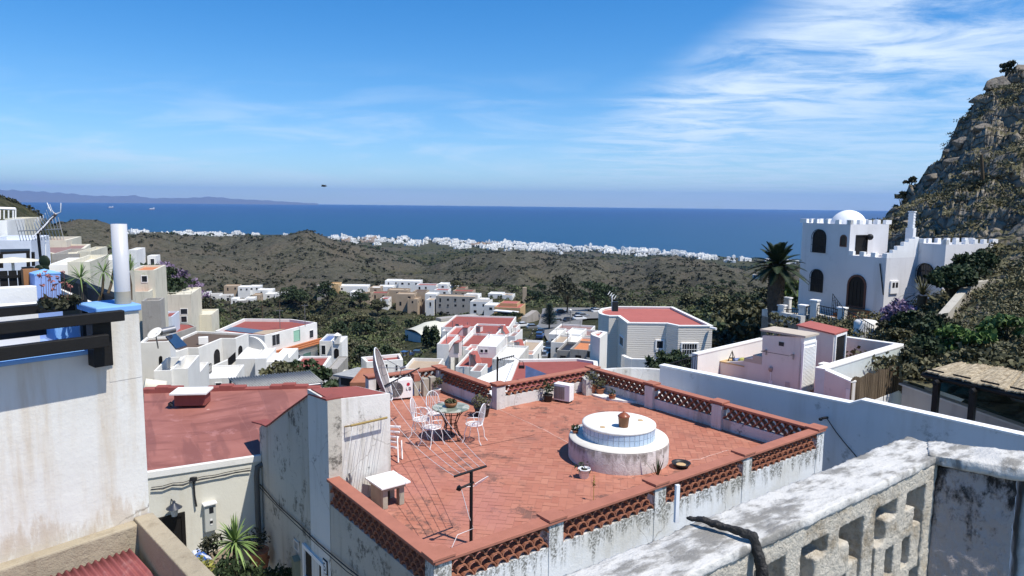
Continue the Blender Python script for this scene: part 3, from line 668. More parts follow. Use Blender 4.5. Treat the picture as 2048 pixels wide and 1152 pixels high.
def potted(px, py, r, h, pot, leaf, label, kind='leafy', ph=.35, cat='potted plant', z=ZF, group=None, nl=140, plr=None, pos=None):
    q = pos if pos is not None else P(px,py,z); t = top('potted_plant', label, cat, q, group)
    b = MB(); b.lathe(q,[(r*.72,0),(r*.78,.01),(r,h*.9),(r*1.08,h*.92),(r*1.08,h),(r*.9,h),(r*.88,h*.9)],20); b.build('pot', pot, t)
    b = MB(); b.lathe(q+Vector((0,0,h*.86)),[(r*.9,0),(r*.3,.012)],14); b.build('soil', M('soil',(.05,.035,.025),.95), t)
    b = MB(); tn = []; R3 = plr or r*1.6
    if kind == 'leafy':
        for k in range(5):
            a = rng.uniform(0,6.28); leaves(b, q+Vector((math.cos(a)*R3*.4,math.sin(a)*R3*.4,h+ph*rng.uniform(.3,.8))), R3*.6, nl//5, .05, (1,1,1), tn)
    elif kind == 'spiky': blades(b, q+Vector((0,0,h)), nl//6, ph, .018, tn)
    b.build('foliage', leaf, t, cols=tn)
    return t
potted(1181,788,.16,.24,terracotta,leafB,'largest terracotta pot of leafy shrub in the terrace corner by the brick pillar',ph=.4,nl=260)
potted(1200,790,.12,.20,terracotta,leafB,'middle terracotta pot with leafy plant beside the biggest one in the corner',ph=.3,nl=160)
potted(1224,800,.10,.15,terracotta,leafD,'small terracotta pot with sparse twigs along the shaded parapet',ph=.15,nl=40)
potted(1096,803,.13,.2,blackplastic,leafD,'dark potted plant standing left of the white air conditioner',ph=.35,nl=160)
potted(964,832,.20,.24,blackplastic,leafB,'large black tub with bushy olive plant behind the garden table',ph=.3,nl=300,plr=.3)
potted(874,790,.11,.18,potwhite,leafB,'white banded pot with straggly plant in the far left terrace corner',ph=.3,nl=150)
t = potted(1168,955,.12,.19,potwhite,leafD,'small blue and white striped pot with sprouts in front of the cistern',ph=.07,nl=30)
q = P(1168,955,ZF)
for k in range(4):
    b = MB(); b.lathe(q,[(.094+.0085*k,.03+.045*k),(.0975+.0085*k,.045+.045*k)],20,cap=False); b.build('blue_band', potblue, t)
potted(0,0,.07,.06,terracotta,leafD,'little dark plant pot on the far ledge of the cistern',ph=.1,nl=50,pos=Vector((wx-.92,wy+.12,-4.92)))
q = P(1362,934,ZF); t = top('planter_bowl', 'flat black bowl with dry earth on the tiles right of the cistern', 'planter', q)
b = MB(); b.lathe(q,[(.1,0),(.17,.05),(.20,.10),(.175,.095),(.15,.06)],20); b.build('bowl', blackplastic, t)
b = MB(); b.lathe(q+Vector((0,0,.055)),[(.15,0),(.05,.01)],16); b.build('soil', ochre, t)
q = Vector((wx+.62,wy-1.15,ZF)); b = MB(); tn = []; blades(b,q,9,.5,.022,tn,(50,85),.1); b.build
tag(b.build('spiky_plant', leafD, None, cols=tn), 'dark spiky aloe at the foot of the cistern near the parapet', 'plant')
q = P(1187,1002,ZF-.0); b = MB(); tn = []; b.tube([q,q+Vector((0,0,.5))],.006,5); tn += [.8]*len(b.f); leaves(b,q+Vector((0,0,.36)),.03,22,.035,(1,1,3.6),tn); 
tag(b.build('weed_stalk', foliage('yellow_stalk',(.14,.12,.04),(.5,.36,.08)), None, cols=tn), 'tall yellow flower stalk growing up from the tiles', 'weed')
# ---- table and chairs
tabx, taby = -1.375, 15.65
t = top('garden_table', 'round mosaic topped garden table with black wrought iron base', 'table', (tabx,taby,ZF))
mo = NT('mosaic_top'); mo.col(mo.mix(mo.ss(mo.vor((9,9,9),'F1',1),.3,.7),(.43,.43,.35),(.15,.18,.14))); mo = mo.done(.4,0,.4)
b = MB(); b.lathe((tabx,taby,ZF+.72),[(.42,0),(.43,.01),(.43,.03),(.415,.035)],40); tt = b.build('table_top', mo, t)
LOC[tt] = LOC[t]
b = MB()
for k in range(8):
    a = 2*math.pi*k/8; b.tube([(tabx+r*math.cos(a),taby+r*math.sin(a),ZF+z) for r,z in ((.27,0),(.17,.18),(.13,.36),(.2,.55),(.34,.715))],.011,5)
for r,z in ((.27,.02),(.145,.28),(.14,.4),(.25,.62)): b.tube([(tabx+r*math.cos(a*math.pi/12),taby+r*math.sin(a*math.pi/12),ZF+z) for a in range(25)],.009,4)
b.build('iron_base', blackiron, t)
t = top('plant_bowl', 'brown bowl of succulents in the middle of the garden table', 'planter', (tabx,taby,ZF+.755))
b = MB(); b.lathe((tabx,taby,ZF+.7565),[(.09,0),(.13,.03),(.155,.11),(.14,.11),(.12,.09)],24); b.build('bowl', rust, t)
b = MB(); tn = []; leaves(b,(tabx,taby,ZF+.88),.14,200,.05,(1,1,.45),tn); b.build('foliage', leafB, t, cols=tn)
def garden_chair():
    t = top('garden_chair','x','chair',(0,0,0),'white wrought iron chairs round the garden table')
    b = MB()
    for k in range(16): # seat rings
        pass
    for r in (.07,.13,.18): b.tube([(r*math.cos(a*math.pi/8),r*math.sin(a*math.pi/8),.44) for a in range(17)],.006,4)
    b.tube([(.21*math.cos(a*math.pi/10),.21*math.sin(a*math.pi/10),.44) for a in range(21)],.011,5)
    for k in range(12): a = k*math.pi/6; b.tube([(.02*math.cos(a),.02*math.sin(a),.44),(.205*math.cos(a),.205*math.sin(a),.44)],.006,4)
    b.build('seat', whitemetal, t)
    b = MB(); hp = [(-.16,.16,.44)]+[(-.19*math.cos(a*math.pi/12)*1.0,.20+.05*math.sin(a*math.pi/12),.72+.24*math.sin(a*math.pi/12)) for a in range(13)]+[(.16,.16,.44)]
    b.tube(hp,.011,5)
    for k in range(-3,4):
        xx = k*.05; ztop = .72+.24*math.sqrt(max(0,1-(xx/.19)**2)); b.tube([(k*.022,.19,.44),(xx*1.1,.21,.6),(xx,.245,ztop-.003)],.006,4)
    b.build('backrest', whitemetal, t)
    for s_ in (-1,1):
        b = MB(); b.tube([(s_*.17,.2,.66),(s_*.25,.08,.67),(s_*.27,-.06,.65),(s_*.22,-.13,.60),(s_*.19,-.08,.44)],.010,5); b.build('armrest', whitemetal, t)
        b = MB(); b.tube([(s_*.15,-.13,.44),(s_*.18,-.18,.25),(s_*.17,-.19,.1),(s_*.20,-.24,.0)],.011,5); b.build('leg', whitemetal, t)
        b = MB(); b.tube([(s_*.15,.13,.44),(s_*.17,.19,.25),(s_*.17,.20,.1),(s_*.20,.27,.0)],.011,5); b.build('leg', whitemetal, t)
    return t
ch0 = garden_chair(); first = True
for dx,dy,face,lb in ((-.40,.58,None,'white wrought iron chair behind the table with its tall oval back facing the camera'),(-.70,.10,None,'leftmost white wrought iron chair, seen side on'),
        (-.38,-.46,None,'front white wrought iron chair on the camera side of the table'),(.55,-.20,None,'white wrought iron chair on the right of the table, near the black tub')):
    rz = math.atan2(-dy,-dx)+math.pi/2+(.25 if dy<-.5 else 0); loc = (tabx+dx,taby+dy,ZF+.002)
    if first: ch0.location = loc; ch0.rotation_euler = (0,0,rz); ch0['label'] = lb; ch0.scale = (.92,.92,.95); first = False
    else: dup(ch0, loc, rz, (.92,.92,.95), lb)
# ---- white air conditioner units
def ac_unit(q, rz, w_, h_, d_, label, logo):
    t = top('air_conditioner', label, 'air conditioner', q, 'outdoor air conditioning units'); rot = Matrix.Rotation(rz,3,'Z')
    def tr(v): return q+rot@Vector(v)
    b = MB(); b.box(tr((0,0,h_/2+.05)),(w_,d_,h_),rz); cs_ = b.build('casing', whitepaint, t, bevel=.012); LOC[cs_] = LOC[t]
    for s_ in (-1,1): b = MB(); b.box(tr((s_*w_*.35,0,.024)),(.05,d_*1.05,.046),rz); b.build('foot', blackplastic, t)
    b = MB()
    cxx = -w_*.16
    if logo:
        for r in np.linspace(.03,h_*.42,9): b.tube([tr((cxx+r*math.cos(a*math.pi/12),-d_/2-.012,h_/2+.05+r*math.sin(a*math.pi/12))) for a in range(25)],.004,4)
        for k in range(10): a = k*math.pi/5; b.tube([tr((cxx,-d_/2-.012,h_/2+.05)),tr((cxx+h_*.42*math.cos(a),-d_/2-.012,h_/2+.05+h_*.42*math.sin(a)))],.004,4)
        b.build('fan_guard', greymetal, t)
        b = MB(); b.lathe((0,0,0),[(h_*.41,0),(h_*.4,.004)],28); rt = Matrix.Rotation(rz,3,'Z')@Matrix.Rotation(math.pi/2,3,'X')
        b.v = [tuple(tr((cxx,-d_/2-.003,h_/2+.05))+rt@Vector(v)) for v in b.v]; b.build('fan_opening', M('fan_dark',(.10,.10,.10),.6), t)
        red = M('logo_red',(.5,.02,.05),.5); dk = M('logo_grey',(.08,.08,.09),.5); yy = -d_/2-.006
        b = MB(); lx, lz = w_*.33, h_*.80
        b.lathe((0,0,0),[(.045,0),(.045,.006)],20); b.v = [tuple(tr((lx,yy+.003,lz+.02))+rt@Vector(v)) for v in b.v]; b.build('round_emblem', red, t)
        b = MB(); 
        for a,c_,w2,h2 in ((lx-.055,lz-.11,.014,.085),(lx-.035,lz-.145,.05,.014),(lx+.045,lz-.075,.055,.014),(lx+.045,lz-.145,.055,.014),(lx+.022,lz-.11,.014,.085),(lx+.07,lz-.128,.014,.045),(lx+.058,lz-.112,.032,.013)):
            b.box(tr((a,yy,c_)),(w2,.006,h2),rz)
        b.build('letters', dk, t)
    else:
        for k in range(16): b.box(tr((cxx+.02,-d_/2-.008,.10+k*(h_-.1)/16)),(w_*.62,.012,.012),rz)
        for k in range(5): b.box(tr((cxx+.02-w_*.3+k*w_*.15,-d_/2-.014,h_/2+.04)),(.008,.012,h_-.1),rz)
        b.build('grille', greymetal, t)
    return t
ac_unit(P(1127,803,ZF), math.radians(-32), .50,.46,.26, 'white air conditioner standing against the sunlit far parapet', False)
ac_unit(P(797,798,ZF), math.radians(22), .74,.52,.28, 'white air conditioner with round fan behind the satellite dish', True)
# blocks and clutter by the far left parapet
for k,(px,py,h_,m_,lb) in enumerate(((832,790,.42,concrete,'grey concrete block with brown top left of the two blocks by the parapet'),(850,791,.5,concrete,'left pale concrete block standing upright by the parapet'),(864,789,.52,concrete,'right pale concrete block standing upright by the parapet'))):
    q = P(px,py,ZF); t = top('concrete_block', lb, 'block', q); b = MB(); b.box(q+Vector((0,0,h_/2)),(.17,.2,h_),.5); b.build('body', m_, t, bevel=.006)
    if k == 0: b = MB(); b.box(q+Vector((0,0,h_+.101)),(.18,.21,.20),.5); b.build('brick_top', capbrick, t)
q = P(822,790,ZF); t = top('watering_can', 'bright blue plastic watering can beside the air conditioner with the fan', 'watering can', q); bp = M('bright_blue_plastic',(.03,.22,.65),.4)
b = MB(); b.lathe(q,[(.10,0),(.10,.16),(.07,.2)],18); b.build('body', bp, t)
b = MB(); b.tube([q+Vector(v) for v in ((.08,-.02,.05),(.18,-.04,.12),(.27,-.06,.16))],[.02,.013,.016],8); b.build('spout', bp, t)
b = MB(); b.tube([q+Vector(v) for v in ((-.08,0,.18),(-.1,0,.27),(0,0,.3),(.06,0,.2))],.01,6); b.build('handle', bp, t)
# ---- satellite dish behind the tower
q = P(768,800,-4.9); c_ = D(767,748,15.2); t = top('satellite_dish', 'large weathered mesh satellite dish seen edge on at the terrace corner', 'satellite dish', (c_.x,c_.y,ZF))
b = MB(); R5 = .60; ax_ = Vector((.94,.10,.30)).normalized(); ux = ax_.cross(Vector((0,0,1))).normalized(); uy = ux.cross(ax_); n = 32; vs = []
for i,rr in enumerate((.0001,.2,.4,.6,.8,1)):
    for k in range(n): a = 2*math.pi*k/n; vs.append(c_+ux*R5*rr*math.cos(a)+uy*R5*rr*math.sin(a)*1.0+ax_*.16*(rr*rr-1))
fs = [(i*n+k,i*n+(k+1)%n,(i+1)*n+(k+1)%n,(i+1)*n+k) for i in range(5) for k in range(n)]
b.add(vs,fs,True); m0 = len(vs); b.add([Vector(v)-ax_*.015 for v in vs],[tuple(reversed(f)) for f in fs],True)
dm = NT('dish_metal'); dm.col(dm.mix(dm.ss(dm.vor(5,'DISTANCE_TO_EDGE'),0,.04),(.05,.045,.045),(.30,.26,.25))); dm = dm.done(.6,.2,.3)
b.build('reflector', dm, t)
b = MB(); b.tube([c_+ux*R5*math.cos(a*math.pi/16)+uy*R5*math.sin(a*math.pi/16) for a in range(33)],.014,5); b.build('rim', whitemetal, t)
b = MB(); tip = c_+ax_*.42
for a in (.5,2.6,4.7): b.tube([c_+ux*R5*.95*math.cos(a)+uy*R5*.95*math.sin(a),tip],.008,4)
b.tube([tip-ax_*.04,tip+ax_*.08],.03,8); b.build('feed_arm', greymetal, t)
b = MB(); b.tube([(c_.x-.15,c_.y+.1,ZF),(c_.x-.15,c_.y+.1,c_.z+.05)],.035,8); b.tube([(c_.x-.15,c_.y+.1,c_.z),c_-ax_*.17],.03,6); b.build('mast', blackiron, t)
# ---- washing line: T post, lines
pb = P(942,1088,ZF); zt = zat(938,942,math.hypot(pb.x,pb.y)); t = top('washing_line_post', 'dark iron T-shaped washing line post standing on the terrace tiles', 'post', pb)
b = MB(); b.tube([pb,(pb.x,pb.y,zt)],.028,10); b.build('pole', blackiron, t)
a0 = D(895,966,11.0); a1 = D(976,938,11.55); dm_ = Vector((pb.x,pb.y,zt)); ar = (a1-a0).normalized(); ar.z = 0; ar.normalize()
e0 = dm_-ar*.34; e1_ = dm_+ar*.31; b = MB(); b.tube([e0,e1_],.022,4); b.build('cross_arm', blackiron, t)
b = MB(); b.tube([dm_+Vector((0,0,-.22))-ar*.2,dm_+Vector((0,0,-.2))+ar*.05],.018,6); b.blob(dm_+Vector((0,0,-.22))-ar*.24,.05,3,1); b.build('line_tensioner', blackiron, t)
b = MB(); b.tube([dm_+Vector((0,0,-.22))-ar*.2]+[dm_+ar*(.05+.28*math.sin(k/8*math.pi))+Vector((.02,-.05*k/8,-.26+.10*math.sin(k/8*2.6))) for k in range(9)],.005,4)
b.tube([dm_+Vector((0,0,-.25))-ar*.2, Vector((pb.x-.03,pb.y-.03,zt-.75)),Vector((pb.x+.04,pb.y,zt-.95)),Vector((pb.x-.2,pb.y-.2,ZF+.25)),Vector((pb.x-.32,pb.y-.35,ZF+.01))],.006,4); b.build('loose_cord', whitemetal, t)
for k in range(6):
    s0 = e0.lerp(e1_, k/5)+Vector((0,0,.01)); en = Vector((-2.95+.13*k, 14.6+.42*k, -4.02)); pts = []
    for j in range(13): f = j/12; p = s0.lerp(en,f); p.z -= .34*4*f*(1-f)*.6; pts.append(p)
    b = MB(); b.tube(pts,.0045,4)
    tag(b.build('washing_line', whitemetal), ('nearest and lowest','second from the camera','third from the camera','fourth from the camera','fifth from the camera','farthest and longest')[k]+' white line strung from the T post to the stair tower', 'washing line', 'washing lines across the terrace')
en2 = Vector((-2.9,14.5,ZF)); t = top('wall_bracket', 'far iron bracket post carrying the washing lines behind the stair tower', 'bracket', en2); b = MB(); b.tube([en2,en2+Vector((0,0,1.4))],.025,8); b.build('pole', blackiron, t); b = MB(); b.tube([en2+Vector((-.05,.05,1.38)),en2+Vector((.65,2.3,1.38))],.02,4); b.build('cross_arm', blackiron, t)
# drying frame on the tower face
plT = Plane(LT, TR); fr = top('drying_frame', 'wall drying frame with strings hanging down the white stair tower', 'drying frame', plT.pt(.5,-4,0))
ua,za = plT.px(689,848); ub,zb_ = plT.px(762,832)
b = MB(); b.tube([plT.pt(ua,za,.16),plT.pt(ub,zb_,.16)],.022,4); b.tube([plT.pt(ua,za,.16),plT.pt(ua,za-.05,.0)],.012,4); b.tube([plT.pt(ub,zb_,.16),plT.pt(ub,zb_-.05,.0)],.012,4); b.build('rail', M('mustard_wood',(.28,.20,.07),.7), fr)
for k in range(7):
    f = (k+.3)/6.8; uu = ua+(ub-ua)*f; z_ = za+(zb_-za)*f; b = MB()
    b.tube([plT.pt(uu,z_,.02),plT.pt(uu,z_-.02,.17),plT.pt(uu-.10,z_-.62,.12),plT.pt(uu-.2,z_-1.35,.05)],.004,4); b.build('string', greymetal if k else whitemetal, fr)
b = MB(); pts = [plT.pt(ua+.03,za-.9,.06),plT.pt(ua+.06,za-1.0,.07),plT.pt(ua+.02,za-1.15,.07),plT.pt(ua+.05,za-1.3,.06)]; b.tube(pts,[.02,.03,.025,.012],6); b.build('rope_knot', greymetal, fr)
# hut
h0 = P(768,1020,ZF); t = top('stone_hut', 'small hutch of stone posts under a white slab beside the stair tower', 'hutch', h0); rz = math.radians(38); rot = Matrix.Rotation(rz,3,'Z'); tr = lambda x,y,z: Vector((h0.x,h0.y,ZF))+rot@Vector((x,y,0))+Vector((0,0,z))
for x,y in ((.03,.06),(.36,.06),(.03,.42),(.36,.42)): b = MB(); b.box(tr(x,y,.17),(.10,.12,.34),rz); b.build('post', concrete, t, bevel=.008)
b = MB(); b.box(tr(.2,.46,.17),(.42,.04,.34),rz); b.box(tr(-.01,.24,.17),(.03,.3,.34),rz); b.build('back_board', concrete, t)
b = MB(); b.box(tr(.195,.24,.375),(.46,.52,.07),rz); b.build('lintel', concrete, t)
b = MB(); b.box(tr(.195,.22,.43),(.58,.64,.035),rz); b.build('slab', whitepaint, t, bevel=.006)
# folded white lounger peeping out behind the tower
q = P(786,925,ZF); t = top('folding_chair', 'folded white slatted chair half hidden behind the stair tower', 'chair', q)
for k in range(5): b = MB(); b.box(q+Vector((-.12+.015*k,.35,.22+.11*k)),(.34,.05,.035),-.5+.1*k); b.build('slat', whitepaint, t)
for k in (0,1): b = MB(); b.tube([q+Vector((.06+.07*k,.2+.1*k,.5-.12*k)),q+Vector((.12+.05*k,-.05+.2*k,0.02))],.018,5); b.build('leg', whitepaint, t)
# TV aerial post with plates behind the far parapet
q = V2(MM)+Vector((.12,.3,ZC-.4)); t = top('aerial_mast', 'black mast with a short TV aerial rising above the far parapet corner', 'aerial', q)
zt2 = zat(992,714,math.hypot(q.x,q.y)); b = MB(); b.tube([q,(q.x,q.y,zt2)],.025,8); b.build('mast', blackiron, t)
b = MB(); p0 = Vector((q.x,q.y,zt2-.08)); b.tube([p0,p0+Vector((.45,.1,.10))],.015,5)
for k in range(9): c2 = p0+Vector((.05*k+.03,.011*k,.011*k)); b.tube([c2+Vector((0,-.06,-.02)),c2+Vector((0,.06,.02))],.009,4)
b.build('aerial', blackiron, t)
b = MB(); c2 = p0+Vector((.63,.1,-.18)); b.tube([c2+Vector((-.05,0,0)),c2+Vector((-.03,0,.13)),c2+Vector((.05,0,.13)),c2+Vector((.09,0,0))],.008,4); b.box(c2+Vector((.02,0,-.03)),(.16,.05,.08)); b.tube([p0+Vector((.4,.09,.09)),c2+Vector((0,0,.13))],.006,4); b.build('lantern_box', blackiron, t)
# aerial on far end etc: downpipe of lane corner, cable
pwn = lambda u,z,d: pw.pt(u,z,d)
u5,z5 = pw.px(507,925); t = top('drainpipe', 'dark drainpipe in the lane corner between the two houses', 'drainpipe', pwn(.1,z5,.1)); b = MB(); b.tube([pwn(.1,z5+.15,-.05),pwn(.1,z5+.1,.1),pwn(.1,z5-.1,.12),pwn(.1,-9,.12)],.055,10); b.build('pipe', M('dark_zinc',(.09,.09,.085),.5), t)
pts = [pw.px(*a) for a in ((512,955),(530,975),(560,1010),(600,1045),(640,1085),(700,1135),(740,1165))]
b = MB(); b.tube([pw.pt(u,z,.04) for u,z in pts],.012,5); b.tube([pw.pt(u,z-.02-.03*(i%2),.06) for i,(u,z) in enumerate(pts)],.008,5); tag(b.build('cable', blackplastic), 'black electric cable running down the shaded lane wall', 'cable')
# house number, meter boxes and lane pots on the left wall
u,z = plL.px(652,1133); t = top('house_number', 'framed house number plate 5 by the doorway in the lane', 'sign', plL.pt(u,z,.03))
b = MB(); b.prect(plL,u-.09,u+.09,z-.13,z+.13,.0,.02); b.build('frame', blackiron, t); b = MB(); b.prect(plL,u-.07,u+.07,z-.11,z+.11,.021,.026); b.build('plate', whitepaint, t)
b = MB(); s_ = 1 if (plL.d.x>0) else -1
for a,c2,w2,h2 in ((0,.07,.06,.016),(-.03*s_,.038,.016,.06),(0,.008,.06,.016),(.03*s_,-.028,.016,.06),(0,-.062,.06,.016)): b.prect(plL,u+a-w2/2,u+a+w2/2,z+c2-h2/2,z+c2+h2/2,.027,.031)
b.build('digit', blackiron, t)
u,z = plL.px(597,1130); t = top('meter_box', 'narrow grey green metal mailbox on the shaded lane wall', 'mailbox', plL.pt(u,z,.05)); b = MB(); b.prect(plL,u-.1,u+.1,z-.22,z+.15,0,.1); b.build('body', M('greygreen',(.22,.24,.18),.6), t); b = MB(); b.ppr(plL,[(u-.13,z+.151),(u+.13,z+.151),(u,z+.22)],0,.13); b.build('lid', M('greygreen',(.22,.24,.18),.6), t)
# well-like terrace floor patches are in the tile material; scupper by the wall
u,z = plL.px(628,1150)
# ---- lane plants
ZL = -8.3
t = potted(0,0,.2,.32,terracotta,leafS,'dark leafed shrub in a hanging terracotta basket on the lane wall',ph=.45,nl=260,pos=pw.pt(pw.px(546,1120)[0],pw.px(546,1120)[1],.3))

# settlement cracks across the tiles
jm = M('crack_dark',(.10,.05,.04),.95); pk = M('repair_mortar',(.55,.33,.27),.9)
for k,(pts,w,m_,lb) in enumerate(((((782,932),(850,915),(930,897),(1010,882),(1085,866)),.018,jm,'dark crack running across the tiles from the stair tower'),(((990,815),(1040,838),(1090,860),(1145,890)),.022,pk,'pale mortar seam running to the cistern'),(((1345,985-60),(1400,918),(1440,905),(1462,899)),.03,pk,'pale mortar smear on the tiles at the right side'))):
    b = MB(); pp = []
    for (x0,y0),(x1,y1) in zip(pts[:-1],pts[1:]):
        for i in range(6): f = i/6; pp.append(P(x0+(x1-x0)*f,y0+(y1-y0)*f,ZF+.004)+Vector((rng.normal(0,.012),rng.normal(0,.012),0)))
    for i in range(len(pp)-1):
        d = (pp[i+1]-pp[i]).normalized(); s_ = Vector((-d.y,d.x,0))*w*rng.uniform(.3,.6); b.add([pp[i]-s_,pp[i+1]-s_,pp[i+1]+s_,pp[i]+s_],[(0,1,2,3)])
    b.build('floor_seam', m_, house)
# ======================= FOREGROUND LEFT: OLD WALL AND ITS ROOF TERRACE =======
WB, WA = P(300,1030,-3.9), P(0,1125,-3.9)
wd_ = (V2(WA)-V2(WB)).normalized(); WFar = V2(WB)+wd_*4.2
plA = Plane(WB, WFar)
old = top('neighbour_house', 'old cracked white wall with blue coping and tall end pier at the left edge', 'house', plA.pt(1.5,-4,0))
def au(x,y): return plA.px(x,y)
zt0 = plA.px(282,612)[1]; u1p, z1p = plA.px(214,700)
b = MB(); b.prect(plA, 0, 4.2, -4.4, z1p-.02, -.35, 0); b.build('wall', oldwall, old, bevel=.01)
b = MB(); b.prect(plA, .0, u1p, z1p-.4, zt0-.04, -.55, .004); b.build('pier', oldwall, old, bevel=.015)
b = MB(); b.prect(plA, -.02, u1p+.1, zt0-.05, zt0+.03, -.60, .03); b.build('blue_pier_cap', bluepaint, old, bevel=.015)
b = MB(); b.prect(plA, u1p+.12, 4.2, z1p-.02, z1p+.03, -.38, .015); b.build('blue_coping', bluepaint, old, bevel=.012)
b = MB(); b.prect(plA, u1p+.02, u1p+.30, z1p+.04, z1p+.28, -1.1, -.75); b.build('blue_post', bluepaint, old, bevel=.02)
b = MB(); b.prect(plA, u1p+.1, 4.6, z1p-1.4, z1p-.10, -3.0, -.351); b.build('terrace_slab', lilac, old)
b = MB(); b.prect(plA, u1p+.35, 4.6, z1p-.1, z1p+.35, -2.0, -1.85); b.build('inner_wall', lilac, old)
b = MB(); b.prect(plA, u1p+1.1, u1p+1.35, z1p-.1, z1p+.32, -1.4, -1.2); b.build('inner_post', whitepaint, old)
# plinth band with its ledge, and corrugated lean-to roof
b = MB(); vs = []
led0 = P(262,1040,-3.9); 
b.ppr(plA, [(0,-5.4),(4.2,-5.4),(4.2,-3.93),(0,-3.9)], -.3, .16); b.build('plinth', beige, old, bevel=.02)
pipe = D(246,600,9.55); t = top('flue_pipe', 'tall white plastic flue pipe standing on the blue topped pier', 'chimney pipe', (pipe.x,pipe.y,zt0+.03))
zp = zat(241,448,math.hypot(pipe.x,pipe.y)); 
b = MB(); r = .086; b.lathe((pipe.x,pipe.y,0),[(r,zt0+.18),(r,zp),(r*.9,zp),(r*.88,zp-.1)],32); b.build('tube', M('grey_white_plastic',(.50,.50,.52),.35,0,.4,.05), t)
b = MB(); b.lathe((pipe.x,pipe.y,0),[(r*1.04,zt0+.032),(r*1.02,zt0+.18)],32); b.build('mortar_collar', concrete, t)
# dark timber pergola beams in front
for (x0,y0,x1,y1,hh,dd_,lb,ex) in ((-80,659,250,631,.12,.22,'upper thick dark timber beam running across the old wall',0),(-80,707,219,681,.14,.22,'lower thick dark timber beam with a bolted end on the old wall',0)):
    pl2 = Plane(plA.pt(0,0,dd_+.12), plA.pt(4.2,0,dd_+.12)); ua,za = pl2.px(x1,y1); ub,zb_ = pl2.px(x0,y0)
    b = MB(); b.prect(pl2, ua, ub+1.0, za-hh/2, za+hh/2, -.09, 0); tag(b.build('timber_beam', darkwood, None, bevel=.008), lb, 'beam', 'dark timber beams across the old wall')
pl2 = Plane(plA.pt(0,0,.2), plA.pt(4.2,0,.2)); ua,za = pl2.px(222,640); ub,zb_ = pl2.px(190,736)
b = MB(); b.prect(pl2, ua, ub, zb_, za-.0, -.2, 0); tag(b.build('timber_post', darkwood, None, bevel=.006), 'short dark timber corbel post fixed to the pier of the old wall', 'post')
for k,(x0,y0,x1,y1) in enumerate(((-60,622,150,612),(20,672,150,655))):
    pl3 = Plane(plA.pt(0,0,-.75-.3*k), plA.pt(4.2,0,-.75-.3*k)); ua,za = pl3.px(x1,y1); b = MB(); b.prect(pl3, ua, 4.6, za-.05, za+.05, -.16, 0)
    tag(b.build('timber_beam', darkwood, None), ('weathered grey black beam farthest back behind the blue coping','middle dark beam seen in the gap between the two thick beams')[k], 'beam', 'dark timber beams across the old wall')
# lean-to roof of corrugated red sheet and beige parapet
s0 = P(280,1092,-4.25); t = top('corrugated_roof', 'low red corrugated lean-to roof in the bottom left corner', 'roof', s0)
nrm = plA.n; b = MB(); nw = 46; W0 = plA.pt(.32,-4.18,.16)
vs = []; nj = 8
for j in range(nj):
    for i in range(nw*6+1):
        u = .32+i*.0125; dd_ = .17+j*.35; vs.append(plA.pt(u, -4.17-.10*j*.5+.018*math.cos(i*2*math.pi/6), dd_))
n = nw*6+1; b.add(vs,[(j*n+i,j*n+i+1,(j+1)*n+i+1,(j+1)*n+i) for j in range(nj-1) for i in range(n-1)],True)
corr = plaster('corrugated_red', (.27,.085,.085), (.42,.22,.21), .6, .15, .2, 2); o = b.build('sheet', corr, t); so_ = o.modifiers.new('s','SOLIDIFY'); so_.thickness = .012
e_ = V2(P(390,1152,-3.85))-V2(P(285,1040,-3.85)); e_.normalize(); q0 = V2(P(285,1038,-3.85)); 
b = MB(); w2 = Vector((-e_.y,e_.x,0)); w2 = -w2 if w2.dot(Vector((1,0,0))) < 0 else w2
pts = [q0-w2*.06-e_*.15, q0+e_*2.2-w2*.06, q0+e_*2.2+w2*.16, q0+w2*.16-e_*.15]
b.prism([(p.x,p.y) for p in pts], -8.5, -3.86); tag(b.build('parapet_wall', beige, None, bevel=.015), 'beige lichen stained parapet running down to the bottom edge beside the red corrugated roof', 'wall')
# --- things on the far part of the left roof terrace
c0 = D(91,575,11.2); z0 = zat(91,548,11.2); t = top('terrace_pier', 'lilac pier with pale blue pyramid top behind the dark beams', 'pier', (c0.x,c0.y,-3))
rz = math.atan2(wd_.y,wd_.x); b = MB(); b.box((c0.x,c0.y,(z0-3)/2),(.30,.24,z0+3),rz); b.build('body', lilac, t, bevel=.01)
b = MB(); a = [(c0+Matrix.Rotation(rz,3,'Z')@Vector((x,y,0))) for x,y in ((-.155,-.125),(.155,-.125),(.155,.125),(-.155,.125))]
b.add([(p.x,p.y,z0) for p in a]+[(p.x,p.y,z0+.02) for p in a]+[(c0.x,c0.y,z0+.07)],[(3,2,1,0),(0,1,5,4),(1,2,6,5),(2,3,7,6),(3,0,4,7),(4,5,8),(5,6,8),(6,7,8),(7,4,8)]); b.build('cap', bluepaint, t)
c1 = D(61,560,11.3); b = MB(); b.box((c1.x,c1.y,zat(61,560,11.3)),(.18,.1,.30),rz); tag(b.build('brown_box', cardboard, None), 'orange brown board fixed beside the lilac pier', 'board')
for k,(x0,y0,x1,y1,d_,mt_,lb) in enumerate(((-60,610,73,572,11.0,white,'stepped white wall under the black fence at the left edge'),(-60,660,75,606,10.6,white_clean,'lower white wall step in the left terrace'))):
    a = D(x0,y1,d_); c2 = D(x1,y1,d_); pl4 = Plane(a,c2); b = MB(); b.prect(pl4, 0, pl4.len, zat(x0,y0,d_)-.6, zat(x1,y1,d_), -.15, 0); tag(b.build('terrace_wall', mt_, None, bevel=.01), lb, 'wall')
a = D(-60,542,11.6); c2 = D(52,540,11.6); pl4 = Plane(a,c2); t = top('black_fence', 'black boarded fence along the left roof terrace', 'fence', a)
za = zat(0,542,11.6); 
